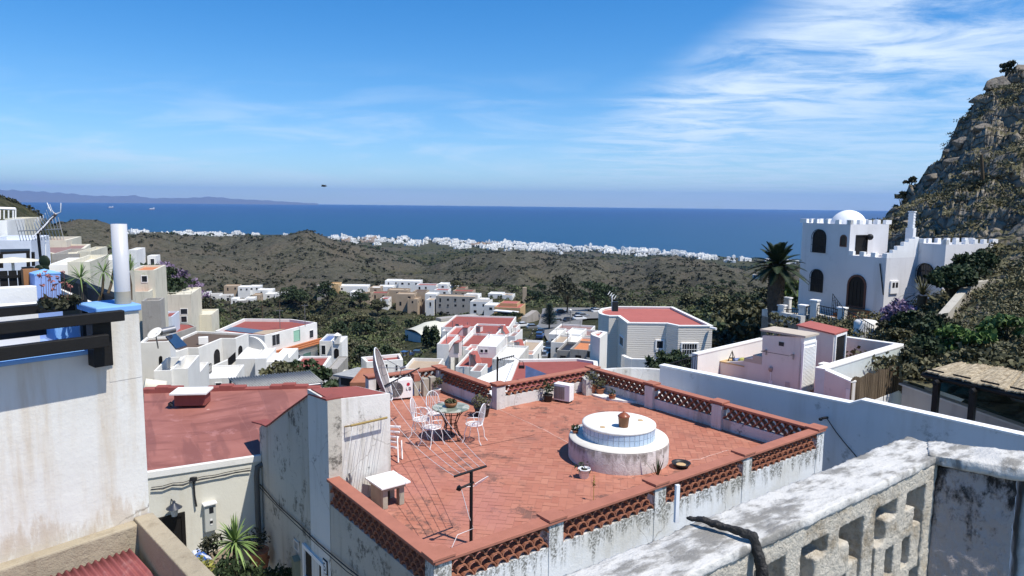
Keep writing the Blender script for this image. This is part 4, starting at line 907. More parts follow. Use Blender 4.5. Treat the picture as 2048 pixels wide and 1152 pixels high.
for k in range(6): b = MB(); b.prect(pl4, k*pl4.len/6+.004, (k+1)*pl4.len/6-.004, za-.32, za, -.02, .01); b.build('board', darkwood, t)
b = MB(); b.prect(pl4, 0, pl4.len, za-.10, za-.06, .012, .03); b.build('rail', darkwood, t)
b = MB(); c3 = D(56,545,11.5); b.box((c3.x,c3.y,za-.2),(.12,.1,.5),rz); b.build('post', darkwood, t)
# diagonal stair beam and white balustrade wall
A2, B2 = D(100,560,12.5), D(236,612,9.9); b = MB(); za_, zb2 = zat(100,548,12.5), zat(236,606,9.9)
def slab(A, B, za, zb, h, th, mat, name, lb, cat, par=None):
    pl = Plane(A,B); b = MB(); b.ppr(pl, [(0,za-h),(pl.len,zb-h),(pl.len,zb),(0,za)], -th, 0)
    return tag(b.build(name, mat, par), lb, cat) if lb else b.build(name, mat, par)
slab(A2,B2,za_+.02,zb2+.05,.17,.14,darkwood,'diagonal_beam','long dark beam sloping down behind the spiky plants','beam')
A3, B3 = D(106,580,13), D(232,622,10.6); slab(A3,B3,zat(106,572,13),zat(232,632,10.6),.22,.1,white,'sloping_wall','white band of wall sloping beneath the long dark beam','wall')
slab(D(106,600,12.9),D(232,640,10.7),zat(106,585,12.9),zat(232,648,10.7),.8,.1,darkwood,'boarding','dark stained panel under the sloping white band','panel')
c4 = D(166,590,9.9); b = MB(); zz_ = zat(166,575,9.9); b.box((c4.x,c4.y,zz_-.45),(.07,.07,1.0),rz); tag(b.build('timber_stake', darkwood, None), 'upright dark timber stake under the smaller spiky plant', 'stake')
# blue barrel end behind the pier
# yuccas, succulents, prickly pear
def yucca(pts, r, heads, label, leaf=leafY, L_=.35, n_=40, group=None, w_=.014):
    t = top('spiky_tree', label, 'yucca', pts[0][0], group)
    for tr_ in pts:
        b = MB(); b.tube(tr_, [r*(1-.4*i/(len(tr_)-1)) for i in range(len(tr_))], 7); b.build('trunk', bark, t)
    for h in heads:
        b = MB(); tn = []; blades(b, h, n_, L_, w_, tn, (-25,85), .5); b.build('crown', leaf, t, cols=tn)
d_ = 10.4; g_ = D(205,615,d_)
yucca([[D(195,610,d_),D(205,580,d_),D(207,548,d_)],[D(208,612,d_),D(222,570,d_),D(231,520,d_+.2)]],.022,[D(207,543,d_),D(231,505,d_+.2)],'two stemmed spiky tree partly hidden behind the white flue pipe',L_=.27,n_=46,w_=.010)
yucca([[D(262,600,10.9),D(262,570,10.9),D(258,545,10.9)]],.02,[D(260,541,10.9)],'spiky tree crown showing right of the white flue pipe',L_=.28,n_=30,w_=.010)
yucca([[D(164,600,9.8),D(162,560,9.8)]],.02,[D(161,556,9.8)],'low spiky yucca on the dark stake left of the flue pipe',L_=.27,n_=60,w_=.010)
c5 = D(120,600,9.6); b = MB(); tn = []
for k in range(26): q = D(85+random.random()*75,612-random.random()*16,9.3+random.random()*.5); leaves(b,q,.06,26,.05,(1,1,.8),tn)
tag(b.build('succulent_bed', leafS, None, cols=tn), 'low grey green succulents along the top of the old wall terrace', 'succulents')
b = MB(); tn = []
for k in range(14):
    q = D(82+k*4.5+random.random()*3,600,9.5); h_ = .12+random.random()*.2; b.tube([q,q+Vector((.01,0,h_))],.003,3,False); tn += [.3]*(len(b.f)-len(tn)); leaves(b,q+Vector((0,0,h_)),.03,8,.03,(1,1,.6),tn)
tag(b.build('flower_stems', foliage('red_flower',(.12,.05,.045),(.45,.18,.16)), None, cols=tn), 'thin pinkish flower stalks above the succulents', 'flowers')
c6 = D(88,530,12); t = top('prickly_pear', 'dark rounded prickly pear pads above the lilac pier', 'cactus', c6)
for k,(x,y,r) in enumerate(((89,523,.085),(88,537,.075),(78,540,.07))):
    q = D(x,y,12); b = MB(); b.blob(q,r,k,2,.05,1,(1,.35,1.1)); b.build('pad', leafD, t)
# TV aerial
m0 = D(83,540,12.4); zt_ = zat(76,468,12.4); m1 = D(76,468,12.4); t = top('tv_aerial', 'large tangled multi element television aerial at upper left', 'aerial', (m0.x,m0.y,-1.8))
b = MB(); b.tube([D(84,545,12.4),m1],.02,7); b.build('mast', blackiron, t)
b = MB(); p0 = D(75,466,12.4); p1 = D(112,428,12.1); b.tube([p0,p1],.022,6); b.build('boom', M('aerial_brown',(.16,.12,.11),.6), t)
b = MB()
dirb = (p1-p0).normalized(); side = Vector((.25,.2,1)).normalized(); sd2 = dirb.cross(side).normalized()
for k in range(9):
    c7 = p0.lerp(p1,(k+.5)/9); l = .13+.02*math.sin(k)
    for s_ in (-1,1): 
        u = (side*.75*s_+sd2*.5+dirb*(-.25)).normalized(); b.tube([c7,c7+u*l*.6,c7+u*l+Vector((.01,0,.02*s_))],.006,4)
for s_ in (-1,1):
    u = Vector((.5*s_-.25,0,.9)).normalized(); b.tube([p1,p1+Vector((.07*s_,0,.03)),p1+Vector((.10*s_-.02,0,.16))],.008,4)
b.build('elements', whitemetal, t)
b = MB(); h0_ = D(36,462,12.8); h1_ = D(122,458,12.0); b.tube([h0_,h1_],.008,5)
for k in range(15):
    c7 = h0_.lerp(h1_,k/14); b.tube([c7+Vector((-.03,0,.17)),c7+Vector((.03,0,-.15))],.005,4)
b.build('reflector_rods', M('aerial_grey',(.42,.40,.38),.5,.3), t)
b = MB(); b.tube([D(91,535,12.3),D(91,475,12.3)],.010,5); b.build('second_mast', whitepaint, t)
# ======================= LANE HOUSE WITH RED ROOF =============================
HR = V2(pw.pt(.05,0,0)); zh = -5.3; HL = V2(P(288,947,zh)); plH = Plane(HL, HR)
hl = top('lane_house', 'low house with patchy faded red painted roof and cream lane wall behind the stair tower', 'house', (-6.5,16,-8))
zR = plH.px(505,917)[1]; zL = plH.px(300,946)[1]; lane_w = plaster('lane_wall',(.66,.64,.56),(.50,.44,.33),.45,.05,.25,.9)
b = MB(); b.ppr(plH, [(0,-10),(plH.len,-10),(plH.len,zR),(0,zL)], -.3, 0); b.build('front_wall', lane_w, hl)
dB = Vector((-plH.n.x,-plH.n.y,0)); z_b = -4.95
K0 = P(288,784,z_b); K1 = P(640,768,z_b+.12); K2 = P(640,800,z_b-.2)
b = MB(); poly = [HL+dB*.04, HR+dB*.04, Vector((-4.3,15.4,0)), Vector((-3.3,16.6,0)), V2(K1), V2(K0)]; zs = [zL+.03, zR+.03, -5.15, -5.15, z_b+.05, z_b]
rr_ = NT('patched_red_roof'); n1_ = rr_.noise((.9,.9,1),6,.6); st = rr_.noise((.35,2.2,1),5,.6, src=rr_.map((1,1,1),rot=(0,0,math.radians(-28))))
c1_ = rr_.mix(rr_.ss(n1_,.35,.65),(.26,.10,.08),(.32,.13,.105)); c1_ = rr_.mix(rr_.mt('MULTIPLY',rr_.ss(st,.5,.62),.75), c1_, (.19,.07,.058)); c1_ = rr_.mix(rr_.mt('MULTIPLY',rr_.ss(rr_.noise(1.4,6,.7),.58,.66),.5), c1_, (.42,.20,.18)); c1_ = rr_.mix(rr_.ss(rr_.noise(5,3,.6),.74,.77), c1_, (.65,.55,.5)); st3 = rr_.noise((2.0,.25,1),4,.5, src=rr_.map((1,1,1),rot=(0,0,math.radians(-28)))); c1_ = rr_.mix(rr_.mt('MULTIPLY',rr_.ss(st3,.54,.60),.5), c1_, (.16,.062,.055)); lnn = rr_.vor((1.1,.35,1),'DISTANCE_TO_EDGE',0,rr_.map((1,1,1),rot=(0,0,math.radians(-28)))); c1_ = rr_.mix(rr_.mt('MULTIPLY',rr_.ss(lnn,0,.012,1,0),.16), c1_, (.40,.20,.17)); rr_.col(c1_); rr_.bump(st,.5,.03); rr_ = rr_.done(.7,0,.3)
b.prism([(p.x,p.y) for p in poly], -9, zs); b.build('roof', rr_, hl)
b = MB(); 
for (u0,za,u1,zb_) in ((0,zL,plH.len,zR),): b.ppr(plH, [(u0,za-.10),(u1,zb_-.10),(u1,zb_+.045),(u0,za+.045)], -.06, .03)
b.build('eave_edge', white, hl, bevel=.015)
b = MB(); 
for i in range(14):
    t0_ = i/14; u0 = V2(K0).lerp(V2(K1),t0_); u1 = V2(K0).lerp(V2(K1),(i+1)/14); z_ = z_b+.05+.05*math.sin(i*1.3)+.05
    b.box(((u0.x+u1.x)/2,(u0.y+u1.y)/2,z_-.1),((u1-u0).length+.02,.22,.22),math.atan2((u1-u0).y,(u1-u0).x)+.02*math.sin(i*3))
b.build('back_kerb', redroof, hl, bevel=.02)
# vent box with white lid
q = P(380,806,z_b-.02); t = top('vent_box', 'low roof vent with a pale slab lid on the faded red roof', 'roof vent', q); rz2 = math.atan2((K1-K0).y,(K1-K0).x)
b = MB(); b.box(q+Vector((0,.15,.08)),(.72,.45,.26),rz2); b.build('box', redroof, t)
b = MB(); b.box(q+Vector((0,.12,.27)),(.86,.62,.05),rz2); b.build('lid', white_clean, t, bevel=.008)
b = MB(); b.blob(q+Vector((-.42,-.12,-.0)),.07,4,1,.2); b.build('black_cap', blackplastic, t)
# lane wall: lamp, cable, door, meter box
dr_ = plH.rect(311,1030,374,1130); dr_ = (dr_[0],dr_[1],-8.0,dr_[3]); dz = plH.px(372,1022)[1]
opening(hl, plH, (dr_[0],dr_[1],-8.3,dz), 'door', darkwood, darkwood, .07, .04)
u,z = plH.px(343,1008); t = top('wall_lantern', 'small black lantern with conical hood on the cream lane wall', 'lamp', plH.pt(u,z,.2)); c8 = plH.pt(u,z,.22)
b = MB(); b.lathe(c8,[(.15,.0),(.04,.09),(.03,.10),(.03,.13),(.015,.15)],20); b.build('hood', M('lamp_black',(.03,.035,.05),.35,0,.5), t)
b = MB(); b.lathe(c8,[(.05,-.17),(.085,-.005)],12); b.build('glass', M('lamp_glass',(.5,.5,.48),.2), t)
b = MB(); b.tube([c8+Vector((0,0,.1)),plH.pt(u,z+.1,.0)],.012,6); b.lathe(c8,[(.02,-.20),(.055,-.17)],12); b.build('bracket', blackiron, t)
pts = [plH.px(*a) for a in ((302,977),(325,974),(345,968),(365,967),(384,961),(405,955),(430,952),(450,947),(470,943),(500,938))]
b = MB(); b.tube([plH.pt(u,z-.02*(i%2),.05) for i,(u,z) in enumerate(pts)],.014,5); b.tube([plH.pt(u,z+.03,.03) for u,z in pts],.008,4)
j0 = plH.px(386,960); b.tube([plH.pt(j0[0],j0[1],.05),plH.pt(j0[0]+.01,j0[1]-.35,.04),plH.pt(j0[0]+.03,j0[1]-.55,.06)],.02,5); b.box(plH.pt(j0[0],j0[1]+.03,.04),(.12,.07,.08))
tag(b.build('cable', blackplastic), 'looping grey cable along the cream lane wall with one branch hanging down', 'cable')
r_ = plH.rect(406,1009,431,1056); t = top('meter_box', 'white electricity meter box on the sunlit cream lane wall', 'meter box', plH.pt(r_[0],r_[2],.05))
b = MB(); b.prect(plH,r_[0],r_[1],r_[2],r_[3],0,.10); b.build('case', M('pale_grey',(.45,.46,.43),.6), t, bevel=.01)
b = MB(); b.prect(plH,r_[0]-.02,r_[1]+.02,r_[3]+.002,r_[3]+.03,0,.14); b.build('rain_hood', whitepaint, t)
hh = r_[3]-r_[2]; b = MB(); b.prect(plH,r_[0]+.09,r_[1]-.05,r_[3]-hh*.32,r_[3]-hh*.10,.101,.106); b.build('display', darkglass, t)
b = MB(); b.prect(plH,r_[0]+.1,r_[1]-.08,r_[3]-hh*.76,r_[3]-hh*.54,.101,.108); b.build('cover', whitepaint, t)
b = MB(); b.prect(plH,r_[0]+.15,r_[1]-.13,r_[3]-hh*.70,r_[3]-hh*.60,.109,.112); b.build('dial', blackplastic, t)
# skirting of the lane wall and lane plants
z_s = plH.px(440,1098)[1]; b = MB(); b.prect(plH, dr_[1]+.08, plH.len-.1, -9, z_s, .001, .05); b.build('stone_skirting', tanw, hl)
b = MB(); b.prism([(-9,10),(-2,8),(-1.5,11.0),(-5.0,15),(-8.5,14.5)],-8.75,-8.6); tag(b.build('lane', concrete, None), kind='structure')
ZL = -8.55
def yp(px,py,z,r,n_,L_,label,leaf=leafY):
    q = P(px,py,z); b = MB(); tn = []; blades(b,q,n_,L_,.03,tn,(-20,85),.45,5); t = top('yucca_plant', label, 'yucca', q); b.build('crown', leaf, t, cols=tn); b = MB(); b.tube([Vector((q.x,q.y,ZL)),q],.05,7); b.build('trunk', bark, t)
yp(470,1085,-6.45,.1,90,.62,'big bright green yucca with sword leaves in the lane corner')
def bush(x,y,z,r,n_,leaf,label,size=.07,sq=(1,1,.9),cat='plant',name='lane_plant'):
    q = P(x,y,z); t = top(name,label,cat,(q.x,q.y,ZL)); b = MB(); tn = []
    for k in range(6): o_ = Vector(rng.normal(size=3))*r*.35; leaves(b,q+o_,r*.6,n_//6,size,sq,tn)
    b.build('foliage',leaf,t,cols=tn); b = MB(); b.tube([Vector((q.x,q.y,ZL)),q],.02,5); b.build('stem',bark,t)
bush(415,1090,-6.4,.22,260,leafS,'grey green bushy plant below the meter box',.06)
bush(405,1135,-6.5,.2,260,foliage('leaf_yellowgreen',(.10,.11,.02),(.32,.30,.07)),'yellow green leafy plant at the foot of the lane wall',.06)
bush(445,1145,-6.8,.35,360,leafD,'dark tangled shrub under the big yucca',.08)
bush(500,1150,-7.0,.4,360,leafD,'dark shrub in the lane shade beside the drainpipe',.08)
bush(545,1150,-7.3,.3,300,leafD,'dark drooping plant below the hanging basket',.07)
bush(575,1155,-7.4,.25,200,leafD,'dark upright plant near the mailbox in the lane',.07)
q = P(400,1118,-6.6); t = top('blue_bag', 'crumpled blue and white plastic bag among the lane plants', 'bag', q); b = MB(); b.blob(q,.16,5,3,.5,1.5,(1,.8,1)); bg_ = NT('bag_mat'); bg_.col(bg_.mix(bg_.ss(bg_.noise(9,2),.45,.55),(.04,.12,.4),(.6,.62,.68))); b.build('body', bg_.done(.4), t)
u5,z5 = pw.px(506,1130); q = pw.pt(max(u5,.5),z5,.25); t = top('meter_cabinet', 'small white cabinet on a post in the dark lane corner', 'meter box', q); b = MB(); b.box(q,(.22,.16,.36),.7); b.build('case', whitepaint, t, bevel=.01); b = MB(); b.box(q+Vector((0,0,.23)),(.2,.18,.1),.7); b.build('top_box', M('pale_grey',(.45,.46,.43),.6), t, bevel=.02); b = MB(); b.tube([q,Vector((q.x,q.y,ZL))],.03,6); b.build('post', greymetal, t)
potted(0,0,.14,.22,terracotta,leafD,'cactus in a pinkish clay pot on a shelf in the lane corner','spiky',ph=.25,nl=60,pos=pw.pt(.55,pw.px(515,1095)[1],.2))
# ======================= CAMERA SIDE BALUSTRADE ===============================
zc = -.6; Ca = P(1874,909,zc); Cb = P(1440,1111,zc); plB = Plane(Ca, V2(Cb)+(V2(Cb)-V2(Ca))*.75)
stucco = NT('rough_stucco'); s1 = stucco.noise(9,7,.7); s2 = stucco.noise(70,5,.75); c9 = stucco.mix(stucco.ss(s1,.48,.66),(.62,.57,.48),(.36,.30,.22)); c9 = stucco.mix(stucco.mt('MULTIPLY',stucco.ss(stucco.noise(4,6,.7),.60,.70),.5),c9,(.55,.42,.25)); stucco.col(c9); stucco.bump(s2,1,.012); stucco = stucco.done(.92,0,.1)
capm = NT('cap_paint'); s1 = capm.noise((9,22,9),8,.7,src=capm.map(1.0,rot=(0,0,math.radians(-32)))); s2 = capm.noise(60,5,.7); c9 = capm.mix(capm.ss(s1,.44,.60),(.58,.565,.53),(.24,.23,.21)); c9 = capm.mix(capm.mt('MULTIPLY',capm.ss(capm.noise(14,8,.75),.62,.68),.7),c9,(.16,.15,.13)); capm.col(c9); capm.bump(capm.mt('ADD',s1,capm.mt('MULTIPLY',s2,.4)),.8,.012); capm = capm.done(.85,0,.15)
dirt = NT('black_stained'); s1 = dirt.noise((5,5,2.2),7,.7); s2 = dirt.noise((45,45,30),5,.75); zz2 = dirt.N.new('ShaderNodeSeparateXYZ'); dirt.L.new(dirt.pos(), zz2.inputs[0])
msk = dirt.ss(dirt.mt('ADD',dirt.mt('ADD',s1,dirt.mt('MULTIPLY',s2,.35)), dirt.mt('MULTIPLY',dirt.mt('ADD',zz2.outputs[2],.95),.55)),.72,.84); c9 = dirt.mix(msk,(.46,.40,.37),(.045,.04,.036)); c9 = dirt.mix(dirt.ss(s2,.68,.74),c9,(.62,.60,.56)); dirt.col(c9); dirt.bump(s2,1,.015); dirt = dirt.done(.95,0,.08)
bal = top('balustrade', 'rough white breeze block balustrade with painted capping in the near right corner', 'balustrade', (1.0,1.7,-1.6))
def rough(o, vox=.009, st=.012, sc=.03):
    r = o.modifiers.new('r','REMESH'); r.mode = 'VOXEL'; r.voxel_size = vox; r.use_smooth_shade = True
    for k,(s_,z_) in enumerate(((st,sc),(st*1.6,sc*4))):
        tx = bpy.data.textures.new('stucco','CLOUDS'); tx.noise_scale = z_; tx.noise_depth = 3; d = o.modifiers.new('d','DISPLACE'); d.texture = tx; d.strength = s_; d.mid_level = .5; d.texture_coords = 'LOCAL'
Lb = plB.len; pr0 = .02
ang_n = -1  # wall lies behind the plane
b = MB(); b.prect(plB, -.10, Lb, zc-.026, zc-.004, -.115, .004); rough(b.build('capping', capm, bal),.006,.006,.05)
# lattice of stepped openings, built as bars and steps
b = MB(); zb0, zt1 = -1.28, zc-.02; mw = .30; t0, t1 = -.13, .0
b.prect(plB, -.02, Lb, zc-.065, zc-.02, t0, t1)
u = .02; 
while u < Lb:
    b.prect(plB, u-.026, u+.026, zb0, zt1, t0, t1)            # post
    uc = u+mw/2; 
    for zc2 in (zc-.215, zc-.215-.36):                          # stepped cross in each module
        b.prect(plB, uc-.022, uc+.022, zc2-.16, zc2+.17, t0, t1)
        for s_ in (-1,1):
            for k in (1,2):
                for q_ in (-1,1):
                    uu = uc+s_*(.020+.044*k-.022); zz_ = zc2+q_*(.125-.052*k)
                    b.prect(plB, uu-.025, uu+.025, zz_-.036, zz_+.036, t0, t1)
        b.prect(plB, uc-.13, uc+.13, zc2-.016, zc2+.016, t0+.01, t1-.01) if zc2 < zc-.3 else None
    b.prect(plB, u, u+mw, zc-.44, zc-.415, t0, t1)
    u += mw
o = b.build('lattice', stucco, bal); rough(o,.0042,.003,.009)
# end pier and short return capping
Cr = P(2130,948,zc); plE = Plane(Ca+Vector((0,0,0)), Cr); b = MB()
b.prect(plE, -.02, .75, zc-.03, zc, -.13, .012); b.ppr(plE,[(-.02,zc-.03),(.3,zc-.03),(.3,zc+.008),(.12,zc+.012)],-.10,-.01); rough(b.build('return_capping', capm, bal),.008,.010,.05)
b = MB(); b.prect(plE, 0.0, .165, -1.7, zc-.03, -.12, 0); rough(b.build('end_pier', dirt, bal),.008,.008,.02)
b = MB(); b.prect(plE, .185, .70, -1.7, zc-.03, -.13, -.03); rough(b.build('return_wall', M('bare_stucco',(.56,.55,.52),.9,0,.1,.25,.8,40), bal),.009,.008,.03)
# black tarred strip over a joint, and the small metal upright
tar = M('tar_black', (.028,.026,.024), .6, 0, .3, .5, 1, 60)
j = plB.px(1500,1082)[0]; b = MB(); pts = [plB.pt(j+.03,zc+.006,-.12),plB.pt(j+.02,zc+.012,-.09),plB.pt(j-.01,zc+.008,.0),plB.pt(j-.012,zc-.05,.02),plB.pt(j-.01,zc-.25,.02),plB.pt(j-.012,-1.2,.02)]
b.tube(pts,[.004,.007,.009,.012,.012,.011],8); o = b.build('tar_joint', tar, bal); rough(o,.0035,.005,.012)
k_ = plB.pt(j+.035,zc,-.14); b = MB(); b.box((k_.x,k_.y,zc+.03),(.008,.006,.075),.4); b.build('metal_upright', whitemetal, bal)
# ======================= RIGHT HAND HOUSE ====================================
R1, R2 = P(1320,730,-4.6), P(1700,806,-4.6); plR = Plane(R1, V2(R2)+(V2(R2)-V2(R1)).normalized()*7.5)
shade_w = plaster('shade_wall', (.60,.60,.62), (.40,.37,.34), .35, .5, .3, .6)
rhs = top('terrace_building', 'white house with rose plastered roof terrace, sheds and long shaded outer wall', 'house', (9,20,-8))
us = plR.px(1700,806)[0]; zR2 = plR.px(1722,799)[1]; zR3 = plR.px(2040,879)[1]
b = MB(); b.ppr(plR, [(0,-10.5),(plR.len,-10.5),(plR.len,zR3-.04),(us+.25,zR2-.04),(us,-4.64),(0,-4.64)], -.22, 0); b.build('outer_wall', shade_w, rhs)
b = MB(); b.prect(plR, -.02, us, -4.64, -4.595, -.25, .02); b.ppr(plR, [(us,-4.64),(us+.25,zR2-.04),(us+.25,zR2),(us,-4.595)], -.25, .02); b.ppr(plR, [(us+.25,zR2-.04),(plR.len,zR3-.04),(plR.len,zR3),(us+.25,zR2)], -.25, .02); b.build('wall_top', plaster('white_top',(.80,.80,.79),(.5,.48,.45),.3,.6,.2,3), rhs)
Lw0, Lw1 = P(1395,708,-4.6), P(1530,677,-4.6)
G0 = V2(R1); 
def wall_seg(A, B, z0, z1a, z1b, th, mat, par, name='parapet', topm=None, toward=None):
    pl = Plane(A,B); b = MB(); b.ppr(pl, [(0,z0),(pl.len,z0),(pl.len,z1b),(0,z1a)], -th, 0); o = b.build(name, mat, par)
    if topm: b = MB(); b.ppr(pl, [(-.01,z1a+.001),(pl.len+.01,z1b+.001),(pl.len+.01,z1b+.04),(-.01,z1a+.04)], -th-.015, .015); b.build(name+'_top', topm, par)
    return pl
d1 = Vector((-.645,.764,0)); d2 = Vector((.764,.645,0))
C0 = P(1530,677,-4.6); C1_ = P(1692,674,-4.6); C2_ = P(1808,690,-4.6); W1_ = P(1650,738,-4.6); B1_ = P(1702,762,-4.75); B2_ = P(1808,727,-4.75)
wall_seg(Lw0, C0, -8, -4.64, -4.64, .2, white_clean, rhs, topm=white_clean)
wall_seg(C0, C1_, -8, -4.64, -4.64, .2, mauve, rhs, topm=white_clean)
wall_seg(C1_, C2_, -8, -4.64, -4.64, .2, mauve, rhs, topm=white_clean)
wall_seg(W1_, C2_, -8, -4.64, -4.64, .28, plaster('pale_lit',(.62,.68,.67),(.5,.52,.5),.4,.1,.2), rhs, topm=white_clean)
R2e = plR.pt(plR.px(1722,799)[0]-.2,0,-.25); wall_seg(W1_, B1_, -8, -4.66, -4.80, .2, mauve, rhs, topm=white_clean)
# tiled floor of that terrace
b = MB(); f_ = [plR.pt(-.0,0,-.24), plR.pt(us+.2,0,-.24), V2(B1_), V2(C2_), V2(C1_), V2(C0), V2(Lw0)]
b.prism([(p.x,p.y) for p in f_], -5.7, -5.5)
tl = NT('square_tiles'); br = tl.N.new('ShaderNodeTexBrick'); tl.L.new(tl.map((1,1,1),rot=(0,0,math.radians(50))), br.inputs[0]); br.inputs['Scale'].default_value = 1; br.offset = 0
br.inputs['Color1'].default_value = (.42,.16,.10,1); br.inputs['Color2'].default_value = (.36,.13,.085,1); br.inputs['Mortar'].default_value = (.45,.30,.24,1); br.inputs['Mortar Size'].default_value = .008; br.inputs['Brick Width'].default_value = .25; br.inputs['Row Height'].default_value = .25
tl.col(br.outputs[0]); b.build('tiled_floor', tl.done(.8), rhs)
# shed one
A1 = P(1602,788,-5.5); plS = Plane(A1, V2(A1)+d1*4.5); zs1 = plS.px(1602,674)[1]
sd = lambda x,y: plS.px(x,y)
uu = [sd(1524,668),sd(1524,713),sd(1492,716),sd(1480,722),sd(1440,724)]
if uu[0][0] < 0: plS = Plane(V2(A1)+d1*4.5, A1)
b = MB(); uz = [sd(1602,790),sd(1602,674),sd(1525,671),sd(1524,713),sd(1492,716),sd(1488,722),sd(1440,725),(sd(1440,760)[0],-5.5)]; uz[0] = (uz[0][0],-5.5)
b.ppr(plS, uz, -.12, 0); shed = b.build('shed_front', mauve, rhs); LOC[shed] = LOC[rhs]
tk = along(A1, V2(A1)+d2, 1632, 680); Bk = V2(A1)+d2*tk; uL = sd(1525,671)[0]; pL = plS.pt(uL,0,0); 
plD = Plane(A1, Bk); b = MB(); b.prect(plD, 0, plD.len, -5.5, zs1, -.1, 0); b.build('shed_side', white_clean, rhs)
dpt = plD.rect(1606,682,1625,780); f = opening(rhs, plD, (dpt[0],dpt[1],-5.45,zs1-.16), 'door', whitepaint, whitepaint, .05, .04)
b = MB(); k = -5.38
while k < zs1-.28: b.ppr(plD, [(dpt[0]+.06,k),(dpt[1]-.06,k),(dpt[1]-.06,k+.012),(dpt[0]+.06,k+.012)], .012, .045); k += .042
b.build('louvres', whitepaint, f)
b = MB(); pp = [V2(A1)-d1*.0, Bk, Bk+d1*(V2(A1)-pL).length, pL]; zt_s = zs1
pp = [p+(q_ if False else Vector((0,0,0))) for p in pp for q_ in (0,)]
b.prism([(p.x,p.y) for p in offset([ (p.x,p.y) for p in pp ],-.06) and [Vector((*a,0)) for a in offset([(p.x,p.y) for p in pp],-.06)]], zs1+.002, zs1+.06); b.build('shed_roof', plaster('beige_roof',(.50,.43,.35),(.35,.3,.24),.3,.2,.2), rhs)
# steps-down side blocks with shelf: beige tops
b = MB(); u0,z0_ = sd(1440,724); u1,z1_ = sd(1488,722); b.prect(plS, min(u0,u1), max(u0,u1), -5.5, z0_-.004, -.75, -.121); b.build('masonry_shelf', mauve, rhs)
b = MB(); b.prect(plS, min(u0,u1)-.02, max(u0,u1)+.02, z0_, z0_+.035, -.77, .02); b.build('shelf_top', ochre, rhs)
u2,z2_ = sd(1524,713); b = MB(); b.prect(plS, u1, u2, z1_+.0, z1_+.10, -.6, .01); b.prect(plS, (u1+u2)/2, u2, z1_+.10, z2_, -.6, .01); b.build('steps', plaster('beige_roof2',(.50,.43,.35),(.35,.3,.24),.3,.2,.2), rhs)
# shelf things
q = plS.pt(u0*.3+u1*.7, z0_+.035, -.35)
tag((lambda b: (b.blob(q+Vector((0,0,.09)),.11,1,2,.1,1,(1.3,1,.8)), b.build('gourd', M('yellow_green',(.38,.36,.08),.6), None))[1])(MB()), 'yellowish round gourd lying on the shelf beside the shed', 'gourd')
q2 = plS.pt(u0*.72+u1*.28, z0_+.035, -.3); b = MB(); b.tube([q2+Vector((-.12,0,0)),q2+Vector((0,0,.34)),q2+Vector((.12,0,0))],.018,5); b.tube([q2+Vector((0,-.1,0)),q2+Vector((0,0,.34))],.015,5); b.box(q2+Vector((0,0,.1)),(.14,.1,.02)); tag(b.build('small_easel', darkwood, None), 'small dark tripod ornament on the masonry shelf', 'ornament')
q3 = plS.pt(u0*.5+u1*.5, z0_+.035, -.4); b = MB(); b.blob(q3+Vector((0,0,.06)),.10,3,2,.3,1,(1.8,1,.6)); tag(b.build('cloth_bundle', bluetarp, None), 'grey blue bundle lying on the shelf between ornament and gourd', 'bundle')
# brackets with line and wall tap on shed front
t = top('line_brackets', 'pair of metal brackets with a line on the shaded shed front', 'bracket', plS.pt(*sd(1532,705),.1))
for x,y in ((1533,703),(1587,712)): u,z = sd(x,y); b = MB(); b.prect(plS,u-.02,u+.02,z-.1,z+.06,0,.03); b.prect(plS,u-.015,u+.015,z+.03,z+.06,.031,.3); b.build('bracket', greymetal, t)
b = MB(); b.tube([plS.pt(*sd(1533,700),.28),plS.pt(*sd(1587,709),.28)],.008,4); b.build('line', blackplastic, t)
u,z = sd(1543,738); t = top('wall_ornament', 'small round metal ornament on the shed front', 'ornament', plS.pt(u,z,.05)); b = MB(); b.blob(plS.pt(u,z,.03),.075,1,2,.2,1,(1,.4,1.2)); b.build('disc', greymetal, t); b = MB(); b.tube([plS.pt(u,z-.08,.03),plS.pt(u,z-.38,.03)],.012,4); b.prect(plS,u-.05,u+.05,z-.46,z-.36,0,.03); b.build('stem', whitemetal, t)
u,z = sd(1563,688); b = MB(); b.prect(plS,u-.08,u+.08,z-.06,z+.06,.001,.015); tag(b.build('small_sign', blackplastic, None), 'small black vent plate high on the shed front', 'vent')
u,z = sd(1575,770); b = MB(); b.prect(plS,u-.07,u+.07,z-.09,z+.09,.001,.015); tag(b.build('wall_vent', M('grey_plate',(.42,.38,.36),.7), None), 'grey square grating low on the shed front', 'vent')
# shed two with red roof
E0, E1, E2 = D(1594,690,25.2), D(1666,700,24.0), D(1690,700,25.0); plE0 = Plane(E0,E1); zE = plE0.px(1666,669)[1]
b = MB(); poly = [V2(E0),V2(E1),V2(E2),V2(E0)+(V2(E2)-V2(E1))]; b.prism([(p.x,p.y) for p in poly], -6, zE); b.build('rear_shed', mauve, rhs)
b = MB(); b.prism(offset([(p.x,p.y) for p in poly],-.05), zE+.002, zE+.05); b.build('rear_shed_roof', redroof2, rhs)
plG = Plane(E1,E2); b = MB(); opening(rhs, plG, (.06,plG.len-.06,-5.5,zE-.02), 'door', whitepaint, darkwood, .07, .05)
b = MB(); A4 = V2(A1)+d2*(tk+.15)+Vector((0.25,-.1,0)); b.box((A4.x+.05,A4.y-.15,-5.1),(.55,.3,.8),math.atan2(d1.y,d1.x)); b.build('low_wall', white_clean, rhs)
b = MB(); b.box((A4.x+.05,A4.y-.15,-4.68),(.6,.34,.04),math.atan2(d1.y,d1.x)); b.build('low_wall_top', white_clean, rhs)
